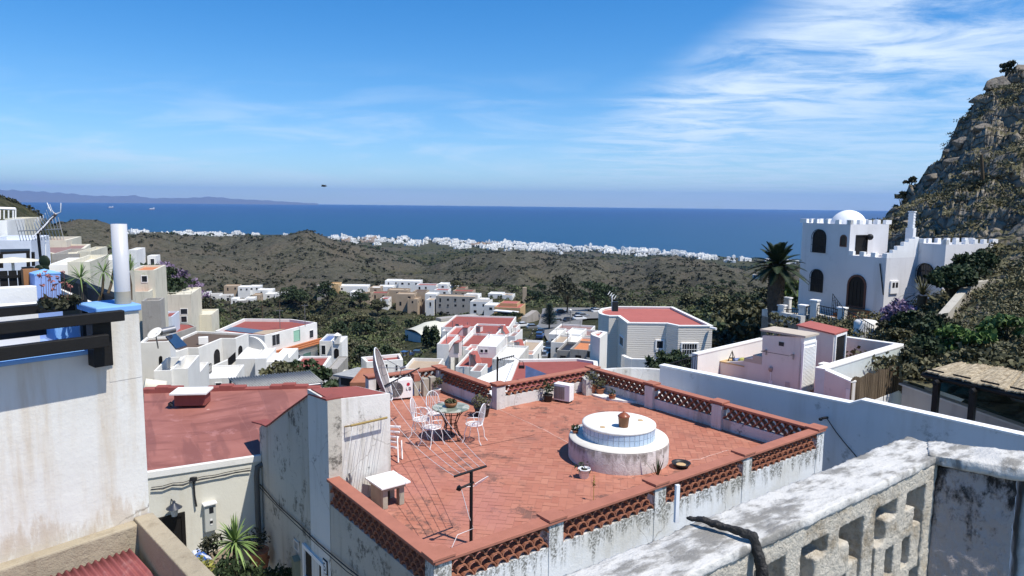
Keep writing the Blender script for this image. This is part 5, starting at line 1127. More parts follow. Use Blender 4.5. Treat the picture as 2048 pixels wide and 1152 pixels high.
# reed screen
plBm = Plane(B1_,B2_); b = MB(); nS = 130
for i in range(nS):
    u = plBm.len*i/nS; zt_ = -4.70+.03*math.sin(i*.21)+rng.normal(0,.012)-.04*u/plBm.len; zb_ = -5.55-.15*math.sin(i*.13)**2+rng.normal(0,.03)
    b.prect(plBm, u, u+plBm.len/nS*1.05, zb_, zt_, .0+rng.uniform(-.006,.006), .015+rng.uniform(-.004,.008))
tag(b.build('reed_screen', reedv, None), 'brown reed screen hanging on the far right side of the terrace', 'screen')
b = MB(); b.prect(plBm, 0, plBm.len, -8, -5.0, -.12, -.02); tag(b.build('yard_wall', white_clean, None), 'white wall behind and under the reed screen', 'wall')
for k in range(2):
    b = MB(); u0 = plBm.len*(.30+.32*k); b.prect(plBm, u0, u0+plBm.len*.3, -6.4, -5.55, .0, .03); tag(b.build('yard_door', whitepaint, None), ('left','right')[k]+' one of two white doors below the reed screen', 'door', 'white doors below the reed screen')
# yard wall and pergola
YA, YB = P(1805,768,-5.2), P(2120,880,-5.6)
plY = Plane(YA,YB); b = MB(); b.ppr(plY, [(0,-9),(plY.len,-9),(plY.len,-5.64),(0,-5.24)], -.2, 0); o = b.build('back_yard_wall', mauve, None); tag(o, 'rose grey yard wall with white top behind the pergola posts', 'wall')
b = MB(); b.ppr(plY, [(-.1,-5.239),(plY.len,-5.639),(plY.len,-5.59),(-.1,-5.19)], -.23, .03); tpo = b.build('wall_top', white_clean, o); LOC[tpo] = Vector((0,0,0))
b = MB(); b.prism([tuple(plR.pt(us+.3,0,-.24).xy),tuple(plR.pt(plR.len,0,-.24).xy),tuple(V2(YB).xy),tuple(V2(YA).xy),tuple(V2(B1_).xy)], -6.6, -6.4); tag(b.build('yard_ground', concrete, None), kind='structure')
pg = top('pergola', 'timber pergola with pale reed mat roof over the neighbouring yard', 'pergola', P(1870,800,-6.4))
Q = [P(1848,742,-4.1),P(2110,800,-4.1),P(2110,752,-4.4),P(1932,720,-4.4)]
nu, nv = 90, 14; Vp = []
for j in range(nv+1):
    for i in range(nu+1):
        a = Q[0].lerp(Q[1],i/nu); c7 = Q[3].lerp(Q[2],i/nu); p = a.lerp(c7,j/nv)
        p.z += .014*math.sin(i*.28+j*.2)+.007*math.sin(i*1.3)+(-.05 if i%30 == 0 else 0)+rng.normal(0,.004); Vp.append(p)
b = MB(); b.add(Vp,[(j*(nu+1)+i,j*(nu+1)+i+1,(j+1)*(nu+1)+i+1,(j+1)*(nu+1)+i) for j in range(nv) for i in range(nu)],True)
reedp = NT('reed_roof'); e_r = math.degrees(math.atan2((Q[3]-Q[0]).y,(Q[3]-Q[0]).x)); nn = reedp.noise((2.2,34,4),5,.75,src=reedp.map((1,1,1),rot=(0,0,-math.radians(e_r)))); reedp.col(reedp.mix(reedp.ss(nn,.35,.65),(.20,.155,.10),(.52,.44,.31))); reedp.bump(nn,1,.03); reedp = reedp.done(.9,0,.1)
o = b.build('reed_mat', reedp, pg); so_ = o.modifiers.new('s','SOLIDIFY'); so_.thickness = .03
for (x,y0,dd_) in ((1877,748,.0),(1952,775,.0)):
    r_ = ray(x,y0); f_ = along(Q[0],Q[1],x,760); p = V2(Q[0])+(V2(Q[1])-V2(Q[0])).normalized()*f_; b = MB(); b.box((p.x,p.y+.05,-5.32),(.13,.13,2.2),.6); b.build('post', darkwood, pg)
    b = MB(); e7 = (V2(Q[3])-V2(Q[0])).normalized(); b.tube([Vector((p.x,p.y,-4.26))-e7*.35,Vector((p.x,p.y,-4.5))+e7*2.9],.07,4); b.build('cross_beam', darkwood, pg)
b = MB(); e8 = (Q[1]-Q[0]); b.tube([Q[0]+Vector((0,.05,-.10)),Q[1]+Vector((0,.05,-.10))],.075,4); b.build('front_beam', darkwood, pg)
b = MB(); b.tube([Q[3]+Vector((0,-.05,-.10)),Q[2]+Vector((0,-.05,-.10))],.06,4); b.build('rear_beam', darkwood, pg)
for k in range(4): b = MB(); a = Q[0].lerp(Q[1],.03+.22*k); c7 = Q[0].lerp(Q[1],.17+.22*k); b.tube([a+Vector((0,0,.07)),c7+Vector((0,0,.07))],.022,4); b.build('batten', darkwood, pg)
# wall lamp arm with cable on the shaded wall
u,z = plR.px(1655,835); t = top('wall_hook', 'dark bracket with a cable running down the long shaded wall', 'bracket', plR.pt(u,z,.1)); b = MB(); b.tube([plR.pt(u,z,0),plR.pt(u-.04,z+.02,.25)],.03,6); b.blob(plR.pt(u-.06,z,.27),.05,2,1); b.build('arm', blackiron, t)
b = MB(); b.tube([plR.pt(u,z,.05)]+[plR.pt(*plR.px(x,y),.03) for x,y in ((1672,862),(1690,885),(1710,908),(1722,925))],.012,4); b.build('cable', blackplastic, t)
# ---- far left small gate and hedge of that terrace
t = top('black_railing', 'black upright railing beside the white terrace of the right hand house', 'railing', P(1370,730,-4.7)); ga, gb = V2(R1)+d2*.2+d1*.0, V2(Lw0); pg0 = Plane(ga,gb)
b = MB(); 
for k in range(15): u = pg0.len*k/14; b.tube([pg0.pt(u,-5.4,0),pg0.pt(u,-4.62,0)],.012,4)
b.tube([pg0.pt(0,-4.64,0),pg0.pt(pg0.len,-4.64,0)],.014,4); b.build('bars', blackiron, t)
for k,(x,y,d_,r_) in enumerate(((1330,722,25,.36),(1352,724,26,.34),(1375,724,24.5,.30),(1310,730,24,.26))):
    q = D(x,y,d_); t = top('oleander_shrub', ('leftmost but one','tallest','rightmost','smallest and leftmost')[k]+' dark green oleander shrub in the row behind the black railing', 'shrub', (q.x,q.y,-7)); b = MB(); tn = []
    for j in range(7): leaves(b, q+Vector(rng.normal(size=3))*r_*.4, r_*.55, 60, .11, (1,1,1), tn, long=2.4)
    b.build('crown', leafD, t, cols=tn); b = MB(); b.tube([(q.x,q.y,-7.3),q],.04,6); b.build('trunk', bark, t)
# round white parapet beyond the lattice wall
rc = P(1262,760,-5.0); t = top('round_wall', 'low curved dirty white wall just beyond the terrace lattice', 'wall', (rc.x,rc.y,-7)); b = MB(); n = 30; ro = 1.7; cc = Vector((rc.x+.3,rc.y+.1,0))
for i in range(n):
    a0,a1 = math.pi*(-.05+1.15*i/n), math.pi*(-.05+1.15*(i+1)/n); b.prism([(cc.x+r*math.cos(a),cc.y+r*.75*math.sin(a)) for r,a in ((ro,a0),(ro,a1),(ro-.18,a1),(ro-.18,a0))], -9, -4.95)
b.build('wall', white_dirty, t); b = MB(); b.prism([(cc.x+(ro-.17)*math.cos(2*math.pi*i/28),cc.y+(ro-.17)*.75*math.sin(2*math.pi*i/28)) for i in range(28)], -7, -5.35); b.build('floor', white, t)
# ======================= generic house builder ===============================
def poly_house(name, label, roofpx, zt, zb, wm, rm, par=.35, wins=(), group=None, cat='house', cap=None, th=.2, base=None, extras=()):
    pts = [P(x,y,zt) if not isinstance((x,y), Vector) else None for x,y in roofpx]; pts = [(p.x,p.y) for p in pts]
    cxm = sum(p[0] for p in pts)/len(pts); cym = sum(p[1] for p in pts)/len(pts)
    t = top(name, label, cat, (cxm,cym,zb), group)
    ins = offset(pts, th); b = MB(); n = len(pts); a = sum(pts[i][0]*pts[(i+1)%n][1]-pts[(i+1)%n][0]*pts[i][1] for i in range(n))
    vs = [(*p,zb) for p in pts]+[(*p,zt) for p in pts]+[(*p,zt) for p in ins]+[(*p,zt-par) for p in ins]; fs = []
    for i in range(n):
        j = (i+1)%n
        for q in range(3): fs.append((q*n+i,q*n+j,(q+1)*n+j,(q+1)*n+i))
    if a < 0: fs = [tuple(reversed(f)) for f in fs]
    b.add(vs, fs); b.build('wall', wm, t)
    b = MB(); b.prism(offset(pts, th*.98), zt-par-.1, zt-par+.004); b.build('roof', rm, t)
    if cap:
        for i in range(n):
            pass
        b = MB(); o2 = offset(pts,-.03); i2 = offset(pts, th+.02); vs = [(*p,zt+.002) for p in o2]+[(*p,zt+.05) for p in o2]+[(*p,zt+.05) for p in i2]+[(*p,zt+.002) for p in i2]; fs = []
        for i in range(n):
            j = (i+1)%n
            for q in range(4): fs.append((q*n+i,q*n+j,((q+1)%4)*n+j,((q+1)%4)*n+i))
        if a < 0: fs = [tuple(reversed(f)) for f in fs]
        b.add(vs, fs); b.build('coping', cap, t)
    for w in wins:
        i, x0, y0, x1, y1, kd = w[:6]; pl = Plane(pts[i], pts[(i+1)%n]); r_ = pl.rect(x0,y0,x1,y1)
        kw = dict(w[6]) if len(w) > 6 else {}
        if r_[1]-r_[0] < .05: continue
        opening(t, pl, r_, kd, **kw)
    return t, pts
# house with grooved walls and red roof
grv = NT('grooved_wall'); gw = grv.N.new('ShaderNodeSeparateXYZ'); grv.L.new(grv.pos(), gw.inputs[0]); gn = grv.noise(2.5,4); gl = grv.mt('FRACT', grv.mt('ADD',grv.mt('MULTIPLY',gw.outputs[2],9.0),grv.mt('MULTIPLY',gn,.5)))
gmask = grv.mt('MULTIPLY', grv.ss(gl,.0,.16,1,0), grv.ss(grv.noise((1.2,1.2,5),5,.7),.42,.52)); grv.col(grv.mix(gmask,(.78,.72,.63),(.60,.54,.46))); grv.bump(grv.ss(gl,.0,.2),.7,.03); grv = grv.done(.85,0,.2)
zb_h = zat(1255,647,36)
bh, bp = poly_house('red_roofed_house', 'white house with rounded end, grooved plaster walls and flat bright red roof', [(1197,623),(1199,628),(1206,631),(1218,633),(1236,633),(1255,647),(1333,648),(1357,653),(1425,653),(1345,615),(1232,614),(1205,618)], zb_h, -13, grv, redroof2, .08, [(5,1311,679,1328,699,'window'),(5,1312,701,1327,730,'door',(('pm',whitepaint),)),(7,1362,685,1396,711,'window',(('bars',7),('barm',whitemetal),('fm',whitepaint))),(4,1240,668,1248,697,'window')], cap=white_clean, th=.14)
b = MB(); pl = Plane(bp[7],bp[8]); u,z = pl.px(1423,655); b.tube([pl.pt(u-.1,z,.1),pl.pt(u+.1,z,.4)],.07,6); b.build('spout', whitepaint, bh)
low = [(1180,664),(1196,660),(1230,672),(1254,700),(1254,712),(1200,700),(1181,690)]
poly_house('lower_wing','rounded white lower wing in front of the red roofed house',[(1181,666),(1190,663),(1200,661),(1215,664),(1200,676),(1184,670)], zat(1181,668,34.5), -13, white, redroof2, .1)
q = D(1224,622,36.4); t = top('tv_aerial', 'small TV aerial on the rounded end of the red roof', 'aerial', q); b = MB(); b.tube([q,D(1224,590,36.4)],.03,5); 
for k in range(4): b.tube([D(1214+4*k,588+3*k,36.4)+Vector((0,-.3,0)),D(1222+4*k,584+3*k,36.4)+Vector((0,.3,0))],.015,3)
b.build('mast', whitemetal, t); b = MB(); b.box(q+Vector((.15,0,.25)),(.3,.25,.5)); b.build('box', blackplastic, t)
# curved balcony in front of that house
pq = [P(x,y,-8.2) for x,y in ((1243,712),(1250,716),(1262,719),(1300,720),(1345,722))]; t = top('curved_balcony', 'low rounded white balcony wall under the grooved house', 'balcony', pq[2]); b = MB()
pv0 = [D(x,y,34.2-.25*k) for k,(x,y) in enumerate(((1243,710),(1250,714),(1262,718),(1300,719),(1345,720)))]
for a_,c_ in zip(pv0[:-1],pv0[1:]): pl = Plane(a_,c_); b.ppr(pl,[(-.02,-12),(pl.len+.02,-12),(pl.len+.02,c_.z),(-.02,a_.z)],-.2,0)
b.build('wall', white, t)
# red flat roof just below the far parapet with a small roof window
poly_house('near_red_roof_house','house with broad dark red flat roof just below the far lattice parapet',[(1000,790),(1200,765),(1195,722),(1155,716),(1030,718)], zat(1100,722,33), -18, white, redroof, .12, th=.2)
poly_house('white_roof_house','bright white flat roofed house wedge left of the dark red roof',[(935,765),(1030,722),(1036,742),(1000,790),(960,800)], zat(1030,722,33.5)-.05, -18, white_clean, white_clean, .05, th=.2)
q = D(1068,745,27); t = top('skylight', 'dark blue sloping roof panel on the dark red roof', 'skylight', q); b = MB(); b.add([q+Vector(v) for v in ((-.35,-.5,-.15),(.8,-.1,-.15),(.15,.6,-.15),(-.35,-.5,.4))],[(0,2,1),(0,1,3),(1,2,3),(0,3,2)]); b.build('panel', bluetarp, t)
# ======================= CASTLE HOUSE ========================================
CA, CC = D(1606,437,50), D(1774,508,46); zt_t, zt_l = zat(1606,438,50), zat(1774,508,46)
castle = top('castle_house', 'white moorish villa with crenellated parapets, grilled arched windows and a dome', 'house', ((CA.x+CC.x)/2,(CA.y+CC.y)/2+2,-8))
cw2 = plaster('castle_trim', (.84,.84,.84), (.7,.7,.7), .2, 0, .1)
cw = plaster('castle_white', (.71,.70,.71), (.50,.48,.47), .45, .15, .12, .5)
eA = (V2(CC)-V2(CA)).normalized(); n2_ = Vector((-eA.y,eA.x,0)); n2_ = n2_ if n2_.y > 0 else -n2_
plCf = Plane(CA,CC); uT = plCf.px(1702,440)[0]; zgc = -9.5
T0, T1 = V2(CA), V2(CA)+eA*uT; tl_ = along(T1, T1+n2_, 1779, 440); T2 = T1+n2_*tl_; T3 = T0+n2_*tl_
def mer(mb, A, B, z, w=.30, h=.26, gap=.42, th=.22):
    pl = Plane(A,B); n = max(2,int(round(pl.len/(w+gap)))); st = (pl.len-w)/(n-1) if n > 1 else 0
    for k in range(n): mb = MB(); mb.prect(pl, k*st, k*st+w, z, z+h, -th, .0); mb.build('merlon', cw2, castle)
def crown(pts, z, par, closed=True, th=.22):
    n = len(pts)
    for i in range(n if closed else n-1): mer(None, pts[i], pts[(i+1)%n], z+.002)
def block(pts, z, zb, par, name='wall', mat=None, dep=.35):
    pts = [(p.x,p.y) for p in pts]; n = len(pts); ins = offset(pts,.22); a = sum(pts[i][0]*pts[(i+1)%n][1]-pts[(i+1)%n][0]*pts[i][1] for i in range(n))
    vs = [(*p,zb) for p in pts]+[(*p,z) for p in pts]+[(*p,z) for p in ins]+[(*p,z-dep) for p in ins]; fs = [(q*n+i,q*n+(i+1)%n,(q+1)*n+(i+1)%n,(q+1)*n+i) for i in range(n) for q in range(3)]
    fs.append(tuple(3*n+i for i in range(n)))
    if a < 0: fs = [tuple(reversed(f)) for f in fs]
    b = MB(); b.add(vs, fs); b.build(name, mat or cw, par)
block([T0,T1,T2,T3], zt_t-.24, zgc, castle, 'tower'); crown([T0,T1,T2,T3], zt_t-.24, castle)
Cc = V2(CC); tD = along(Cc, Cc+n2_, 1838, 480); Dd = Cc+n2_*tD; Tl = T1
block([T1,Cc,Dd,T1+n2_*tD], zt_l-.24, zgc, castle, 'front_block', dep=.55)
mer(None, T1, Cc, zt_l-.24)
# stepped parapet rising on the right flank
plCs = Plane(Cc, Dd); b = MB()
stp = [(1774,1786,506),(1786,1795,500),(1795,1808,492),(1808,1818,484),(1818,1830,478),(1830,1838,474)]
for x0,x1,y in stp:
    u0 = plCs.px(x0,y)[0]; u1,z = plCs.px(x1,y); b.prect(plCs, max(u0,0)+.23*(x0==1774), min(u1,plCs.len), zt_l-.239, max(z,zt_l-.2), -.22, -.001)
b.build('stepped_parapet', cw2, castle)
zw = plCs.px(1838,478)[1]; te = along(Dd, Dd+eA, 1893, 480); Ee = Dd+eA*te; tf_ = along(Ee, Ee+n2_, 1992, 480); Ff = Ee+n2_*tf_
block([Dd,Ee,Ff,Dd+n2_*tf_], zw-.24, zgc, castle, 'right_wing'); crown([Dd,Ee,Ff,Dd+n2_*tf_], zw-.24, castle)
# dome
dc = (T0+T2)/2+n2_*.3; dz = zat(1693,420,51); zr = zt_t-.5; b = MB(); rD = 1.12; hD = dz-zr
b.lathe((dc.x,dc.y,zr),[(rD*math.cos(a),hD*math.sin(a)) for a in np.linspace(0,1.55,14)],32); b.build('dome', cw2, castle)
# chimney
q = D(1821,470,50.5); t_ = [(0,-.0,.38,.6),(0,.6,.24,1.15)]; b = MB(); zb_ = zat(1821,478,50.5); b.box((q.x,q.y,zb_+.2),(.45,.45,1.0),.7); b.box((q.x,q.y,zb_+1.15),(.30,.30,1.0),.7)
for k in range(5): b.box((q.x,q.y,zb_+.80+.18*k),(.34,.34,.05),.7)
b.box((q.x,q.y,zb_+1.70),(.38,.38,.07),.7); b.build('chimney', cw2, castle)
cwin = dict(fm=darkwood, pm=darkglass, fw=.05, dep=.03, bars=7, arched=True)
for (x0,y0,x1,y1) in ((1627,458,1651,506),(1623,537,1645,585)): opening(castle, plCf, plCf.rect(x0,y0,x1,y1), 'window', **cwin)
opening(castle, plCf, plCf.rect(1681,469,1693,494), 'window', fm=plaster('brick_brown',(.16,.08,.06),(.1,.06,.05),.3), pm=darkglass, fw=.07, dep=.03, arched=True)
rb_ = plaster('door_brick',(.15,.075,.055),(.1,.06,.05),.5); r_ = plCf.rect(1697,547,1730,619)
f = opening(castle, plCf, r_, 'door', fm=rb_, pm=darkwood, fw=.12, dep=.06, arched=True)
b = MB(); 
for k in range(5): u = r_[0]+.14+(r_[1]-r_[0]-.28)*k/4; b.prect(plCf, u-.012, u+.012, r_[2]+.02, r_[3]-.45, .012, .03)
b.build('door_ribs', blackiron, f)
plDE = Plane(Dd,Ee); r_ = plDE.rect(1836,525,1866,568); opening(castle, plDE, r_, 'window', **cwin)
# terrace door, railing, lamp on the first floor
plTs = Plane(T1,T2); r_ = plTs.rect(1712,470,1733,504); opening(castle, plTs, (r_[0],r_[1],zt_l-.85,r_[3]), 'door', fm=darkwood, pm=darkwood, fw=.08, dep=.05)
t = top('terrace_railing', 'thin black railing along the first floor terrace of the villa', 'railing', T2); ra, rb2 = D(1738,500,49.5), D(1798,500,51.5); pl = Plane(ra,rb2); zr0 = zat(1740,471,49.5); b = MB()
for k in range(22): u = pl.len*k/21; b.tube([pl.pt(u,zr0-1.15,0),pl.pt(u,zr0,0)],.014,4)
b.tube([pl.pt(0,zr0,0),pl.pt(pl.len,zr0,0)],.02,4); pl = Plane(D(1778,500,47.0),D(1798,500,51.5)); 
for k in range(8): u = pl.len*k/7; b.tube([pl.pt(u,zr0-1.6,0),pl.pt(u,zr0-.1,0)],.014,4)
b.tube([pl.pt(0,zr0-.3,0),pl.pt(pl.len,zr0,0)],.02,4); b.build('bars', blackiron, t)
q = D(1740,474,48.6); t = top('wall_lantern', 'black globe lantern beside the upper terrace door of the villa', 'lamp', q); b = MB(); b.blob(q,.2,1,2,.05); b.build('globe', blackiron, t)
u,z = plCs.px(1787,575); b = MB(); b.prect(plCs,u-.35,u+.35,z-.35,z+.4,.001,.09); b.build; t = tag(b.build('meter_boxes', whitepaint, None), 'white double meter box on the sunlit flank of the villa', 'meter box')
b = MB(); b.prect(plCs,u-.22,u-.03,z+.0,z+.3,.091,.1); b.prect(plCs,u+.06,u+.25,z+.0,z+.3,.091,.1); o = b.build('display', blackplastic, t)
u,z = plCf.px(1761,527); b = MB(); b.tube([plCf.pt(u,z,.06),plCf.pt(plCf.px(1768,590)[0],plCf.px(1768,590)[1],.06)],.035,5); tag(b.build('black_cable', blackiron, None), 'thick black cable slanting down the villa front near its corner', 'cable')
# front steps, landing walls and pillars with black railings
st_ = top('entrance_steps', 'flight of terracotta tiled steps up to the arched villa door', 'steps', D(1715,650,44)); r_ = plCf.rect(1697,547,1730,619); zd = r_[2]
stepm = tl_m = M('step_tile', (.34,.15,.07), .8, 0, .2, .25)
n_s = 9
for k in range(n_s):
    b = MB(); b.prect(plCf, r_[0]-.15+.02*k, r_[1]+.35+.16*k, -10, zd-.02-.17*k, .0+.32*k+.002, .32*(k+1)); o = b.build('step', stepm if k > 3 else darkstep if 'darkstep' in globals() else stepm, st_)
def rail(A, B, za, zb, h, label, grp='black curled railings of the villa entrance', nb_=14, par=None):
    pl = Plane(A,B); t = top('iron_railing', label, 'railing', (A.x,A.y,za), grp); b = MB()
    for k in range(nb_+1):
        f = k/nb_; u = pl.len*f; z0 = za+(zb-za)*f; b.tube([pl.pt(u,z0,0),pl.pt(u,z0+h,0)],.016,4)
        if k < nb_: 
            for zz_ in (.3,.7): b.tube([pl.pt(u+pl.len/nb_*(.5+.42*math.cos(a)),z0+h*zz_+.10*math.sin(a),0) for a in np.linspace(0,6.28,7)],.010,3)
    b.tube([pl.pt(0,za+h,0),pl.pt(pl.len,zb+h,0)],.025,4); b.tube([pl.pt(0,za,0),pl.pt(pl.len,zb,0)],.02,4); b.build('ironwork', blackiron, t); return t
dg = 43.5
pl_pts = {}
for k,(x,y0,y1,d_,lb) in enumerate(((1604,612,655,43.5,'left short white gate pillar at the foot of the villa front'),(1627,602,655,43.2,'tallest white pillar between the two curled railings'),(1682,617,665,42.0,'right white pillar where the entrance steps begin'),(1563,612,640,45,'leftmost low white pillar beside the palm'),(1573,597,640,46.5,'white pillar behind, between the palm and the villa'))):
    q = D(x,y1,d_); z1 = zat(x,y0,d_); b = MB(); b.box((q.x,q.y,(z1-10)/2),(.38,.38,z1+10),.72); o = b.build('white_pillar', white, None, bevel=.03); tag(o, lb, 'pillar', 'white pillars by the villa entrance'); b = MB(); b.box((q.x,q.y,z1+.04),(.46,.46,.08),.72); b.build('pillar_cap', cw2, o)
    pl_pts[k] = (q, z1)
p0,p1_,p2_,p3_,p4_ = [pl_pts[k] for k in range(5)]
rail(p0[0],p1_[0],p0[1]-1.05,p1_[1]-.95,.85,'short sloping curled railing between the left and tallest pillars',nb_=7)
rail(p1_[0],p2_[0],p1_[1]-1.05,p2_[1]-.95,.85,'long curled black railing between the tallest and right pillars',nb_=16)
rail(p3_[0],p0[0],p3_[1]-1.1,p0[1]-1.1,.9,'curled railing left of the villa beside the palm',nb_=10)
rail(D(1664+20,640,41.5),D(1745,690,36.5),zat(1684,652,41.5),zat(1745,694,36.5),1.0,'black railing running down beside the entrance steps',nb_=16)
rail(D(1664,610,44.2),D(1684,640,41.8),zat(1664,622,44.2),zat(1690,652,41.8),1.0,'black handrail at the top of the entrance steps',nb_=6)
for (A,B,d_a,d_b,y0a,y0b,lb) in (((1598,640),(1627,640),43.6,43.3,633,627,'low white wall under the short curled railing'),((1627,650),(1690,660),43.3,41.9,627,642,'white retaining wall under the long curled railing'),((1523,640),(1600,660),46,42.8,618,632,'old whitewashed retaining wall beneath the palm')):
    a = D(*A,d_a); c7 = D(*B,d_b); pl = Plane(a,c7); b = MB(); b.ppr(pl, [(0,-11),(pl.len,-11),(pl.len,zat(B[0],y0b,d_b)),(0,zat(A[0],y0a,d_a))], -.3, .0); tag(b.build('retaining_wall', white_dirty if 'old' in lb else white, None), lb, 'wall')
b = MB(); b.prism([tuple(D(1523,640,46).xy),tuple(D(1600,660,42.8).xy),tuple(D(1690,660,41.9).xy),tuple(D(1780,640,44).xy),tuple(Dd.xy),tuple(CA.xy),tuple(D(1540,640,54).xy)], -11, zat(1604,640,43.5)-.25); tag(b.build('villa_forecourt', concrete, None), kind='structure')
q = D(1730,675,38.5); z1 = zat(1725,640,38.5); b = MB(); b.lathe((q.x,q.y,0),[(.55,-10),(.55,z1-.1),(.45,z1),(.1,z1+.02)],20); tag(b.build('round_pillar', white, None), 'squat rounded white pillar at the bottom right of the entrance steps', 'pillar')
# ======================= ROCKY HILLSIDE ======================================
cols = {   # photo column -> list of (photo row, distance) from foot to crest, then (None, distance, height) behind
 1640:[(720,30),(690,33),(665,38),(640,46),(632,52),(625,60),(618,70),(612,80),(608,88),(None,96,-15),(None,125,-24)],
 1700:[(730,27),(705,31),(680,36),(650,45),(628,52),(600,60),(570,70),(545,80),(535,88),(None,96,-12),(None,125,-22)],
 1750:[(740,25),(715,29),(690,34),(660,42),(620,52),(560,62),(500,73),(458,83),(443,90),(None,97,-6),(None,125,-20)],
 1780:[(748,24),(722,28),(690,33),(655,41),(610,51),(545,62),(490,73),(440,84),(420,91),(None,98,-4),(None,125,-18)],
 1810:[(758,23.5),(728,27),(690,32),(650,40),(590,50),(520,61),(460,73),(415,84),(388,92),(None,99,-1),(None,128,-15)],
 1840:[(768,23),(732,26),(690,31),(645,39),(580,49),(505,61),(440,73),(390,84),(347,93),(None,100,2),(None,130,-12)],
 1880:[(780,22.5),(738,25.5),(690,30),(635,38),(565,48),(490,60),(410,73),(345,85),(296,94),(None,101,5),(None,132,-8)],
 1905:[(788,22),(742,25),(688,29.5),(628,37.5),(560,48),(480,60),(390,73),(312,85),(258,95),(None,102,8),(None,134,-5)],
 1940:[(800,21.5),(745,24.5),(680,29),(612,37),(548,48),(465,60),(365,74),(278,86),(205,96),(None,104,11),(None,136,0)],
 1985:[(818,21),(755,24),(675,28.5),(595,36.5),(530,48),(445,60),(340,74),(245,87),(172,97),(None,106,14),(None,140,4)],
 2048:[(840,20),(775,23),(680,28),(585,36),(512,48),(425,60),(315,74),(225,88),(150,98),(None,108,17),(None,145,8)],
 2200:[(900,18),(830,21),(720,26),(600,34),(505,46),(405,58),(280,72),(170,86),(100,98),(None,110,21),(None,150,12)],
 2500:[(1000,16),(920,19),(790,24),(640,32),(520,44),(400,56),(260,70),(140,85),(60,98),(None,112,25),(None,155,16)]}
ck = sorted(cols); nP = 11; tab = []
for k in ck:
    row = []
    for e in cols[k]:
        if e[0] is None: row.append((e[1], e[2]))
        else: q = D(k,e[0],e[1]); row.append((e[1], q.z))
    tab.append(row)
tab = np.array(tab); NB, NR = 430, 330
bx_ = np.linspace(1640,2500,NB); tt_ = np.linspace(0,nP-1,NR)
# smooth (catmull-like) sampling across columns and rows
def samp(A):
    A1_ = np.stack([np.interp(bx_, ck, A[:,j]) for j in range(nP)],1); 
    ker = np.array([1,2,3,2,1])/9.; A1_ = np.stack([np.convolve(np.pad(A1_[:,j],2,'edge'),ker,'valid') for j in range(nP)],1)
    r = np.stack([np.interp(tt_, np.arange(nP), A1_[i]) for i in range(NB)],0); ker = np.ones(13)/13; return np.stack([np.convolve(np.pad(r[i],6,'edge'),ker,'valid') for i in range(NB)],0)
Dg, Zg = samp(tab[:,:,0]), samp(tab[:,:,1])
an = np.arctan((bx_-1024)/1400*np.cos(0.0)); 
Xh = np.sin(an)[:,None]*Dg; Yh = np.cos(an)[:,None]*Dg
# rock relief
s_ = Xh*.72+Yh*.69
TS = np.array([(1740,446),(1760,438),(1780,424),(1800,400),(1820,382),(1840,352),(1860,330),(1880,296),(1905,262),(1920,225),(1945,200),(1975,176),(2000,166),(2048,152),(2200,100),(2500,60)],float)
tgr = np.array([D(x,y,1.0).z for x,y in zip(bx_, np.interp(bx_,TS[:,0],TS[:,1]))]); rt = Zg/Dg; jc = rt.argmax(1); cur = rt[np.arange(NB),jc]; dcr = Dg[np.arange(NB),jc]
Zg = Zg+((tgr-cur)[:,None]*Dg*np.exp(-((Dg-dcr[:,None])/22)**2))*np.clip((bx_-1700)/60,0,1)[:,None]
led = fbm(Xh/9+Zg/7,Yh/9+Zg/5,6,21); cell = 1-np.abs(fbm(Xh/3.2+Zg/2.5,Yh/3.2+Zg/3,5,22))*2.2
rockm = np.clip((Dg-44)/22,0,1)*np.clip(.55+fbm(Xh/14,Yh/14+Zg/8,3,33)*1.6,0.25,1)
edge_ = np.clip((bx_-1640)/90,0,1)[:,None]*np.clip((Dg-26)/10,0,1)
H_ = (np.round((led*3+Zg*.55)*1.0)/1.0-(led*3+Zg*.55))*.0
ter = np.abs(((Zg+led*3.2)/2.4)%1-.5)*2                   # broken ledges
Zh = Zg+edge_*(led*1.3+rockm*((cell-.55)*1.5+(ter-.5)*1.3)+fbm(Xh/1.1,Yh/1.1+Zg/1.1,4,25)*.35)
push = edge_*rockm*((cell-.5)*1.2+fbm(Xh/1.6+Zg/1.3,Yh/1.6+Zg,5,26)*1.0)
Xh2 = Xh-np.sin(an)[:,None]*push; Yh2 = Yh-np.cos(an)[:,None]*push
# keep the platform of the villa clear
Vh = np.stack([Xh2,Yh2,Zh],-1)
plat = [V2(CA)-eA*1.5-n2_*3, Cc+eA*1.0-n2_*3, Ee+eA*.8, Ff+eA*.8, T3]
inside_ = np.array([[inside(x,y,[(p.x,p.y) for p in plat]) for x,y in zip(rx,ry)] for rx,ry in zip(Xh2[:,::1],Yh2[:,::1])])
Vh[...,2] = np.where(inside_, np.minimum(Vh[...,2], -8.2), Vh[...,2])
Vh = Vh.reshape(-1,3); ii = (np.arange(NB-1)[:,None]*NR+np.arange(NR-1)[None]).ravel()
hm_ = NT('hillside_rock'); hn = hm_.N.new('ShaderNodeSeparateXYZ'); g_ = hm_.N.new('ShaderNodeNewGeometry'); hm_.L.new(g_.outputs['Normal'], hn.inputs[0])
a1 = hm_.noise(.35,7,.65); a2 = hm_.noise(1.8,6,.7); a3 = hm_.vor((.9,.9,1.6),'DISTANCE_TO_EDGE',0,hm_.mix(.3,hm_.pos(),hm_.noise(1.1,4,out=1)))
rk = hm_.mix(hm_.ss(a1,.35,.65),(.33,.295,.24),(.20,.18,.15)); rk = hm_.mix(hm_.ss(a2,.5,.7),rk,(.36,.31,.25)); rk = hm_.mix(hm_.ss(a3,.0,.05,.75,0),rk,(.05,.042,.035))
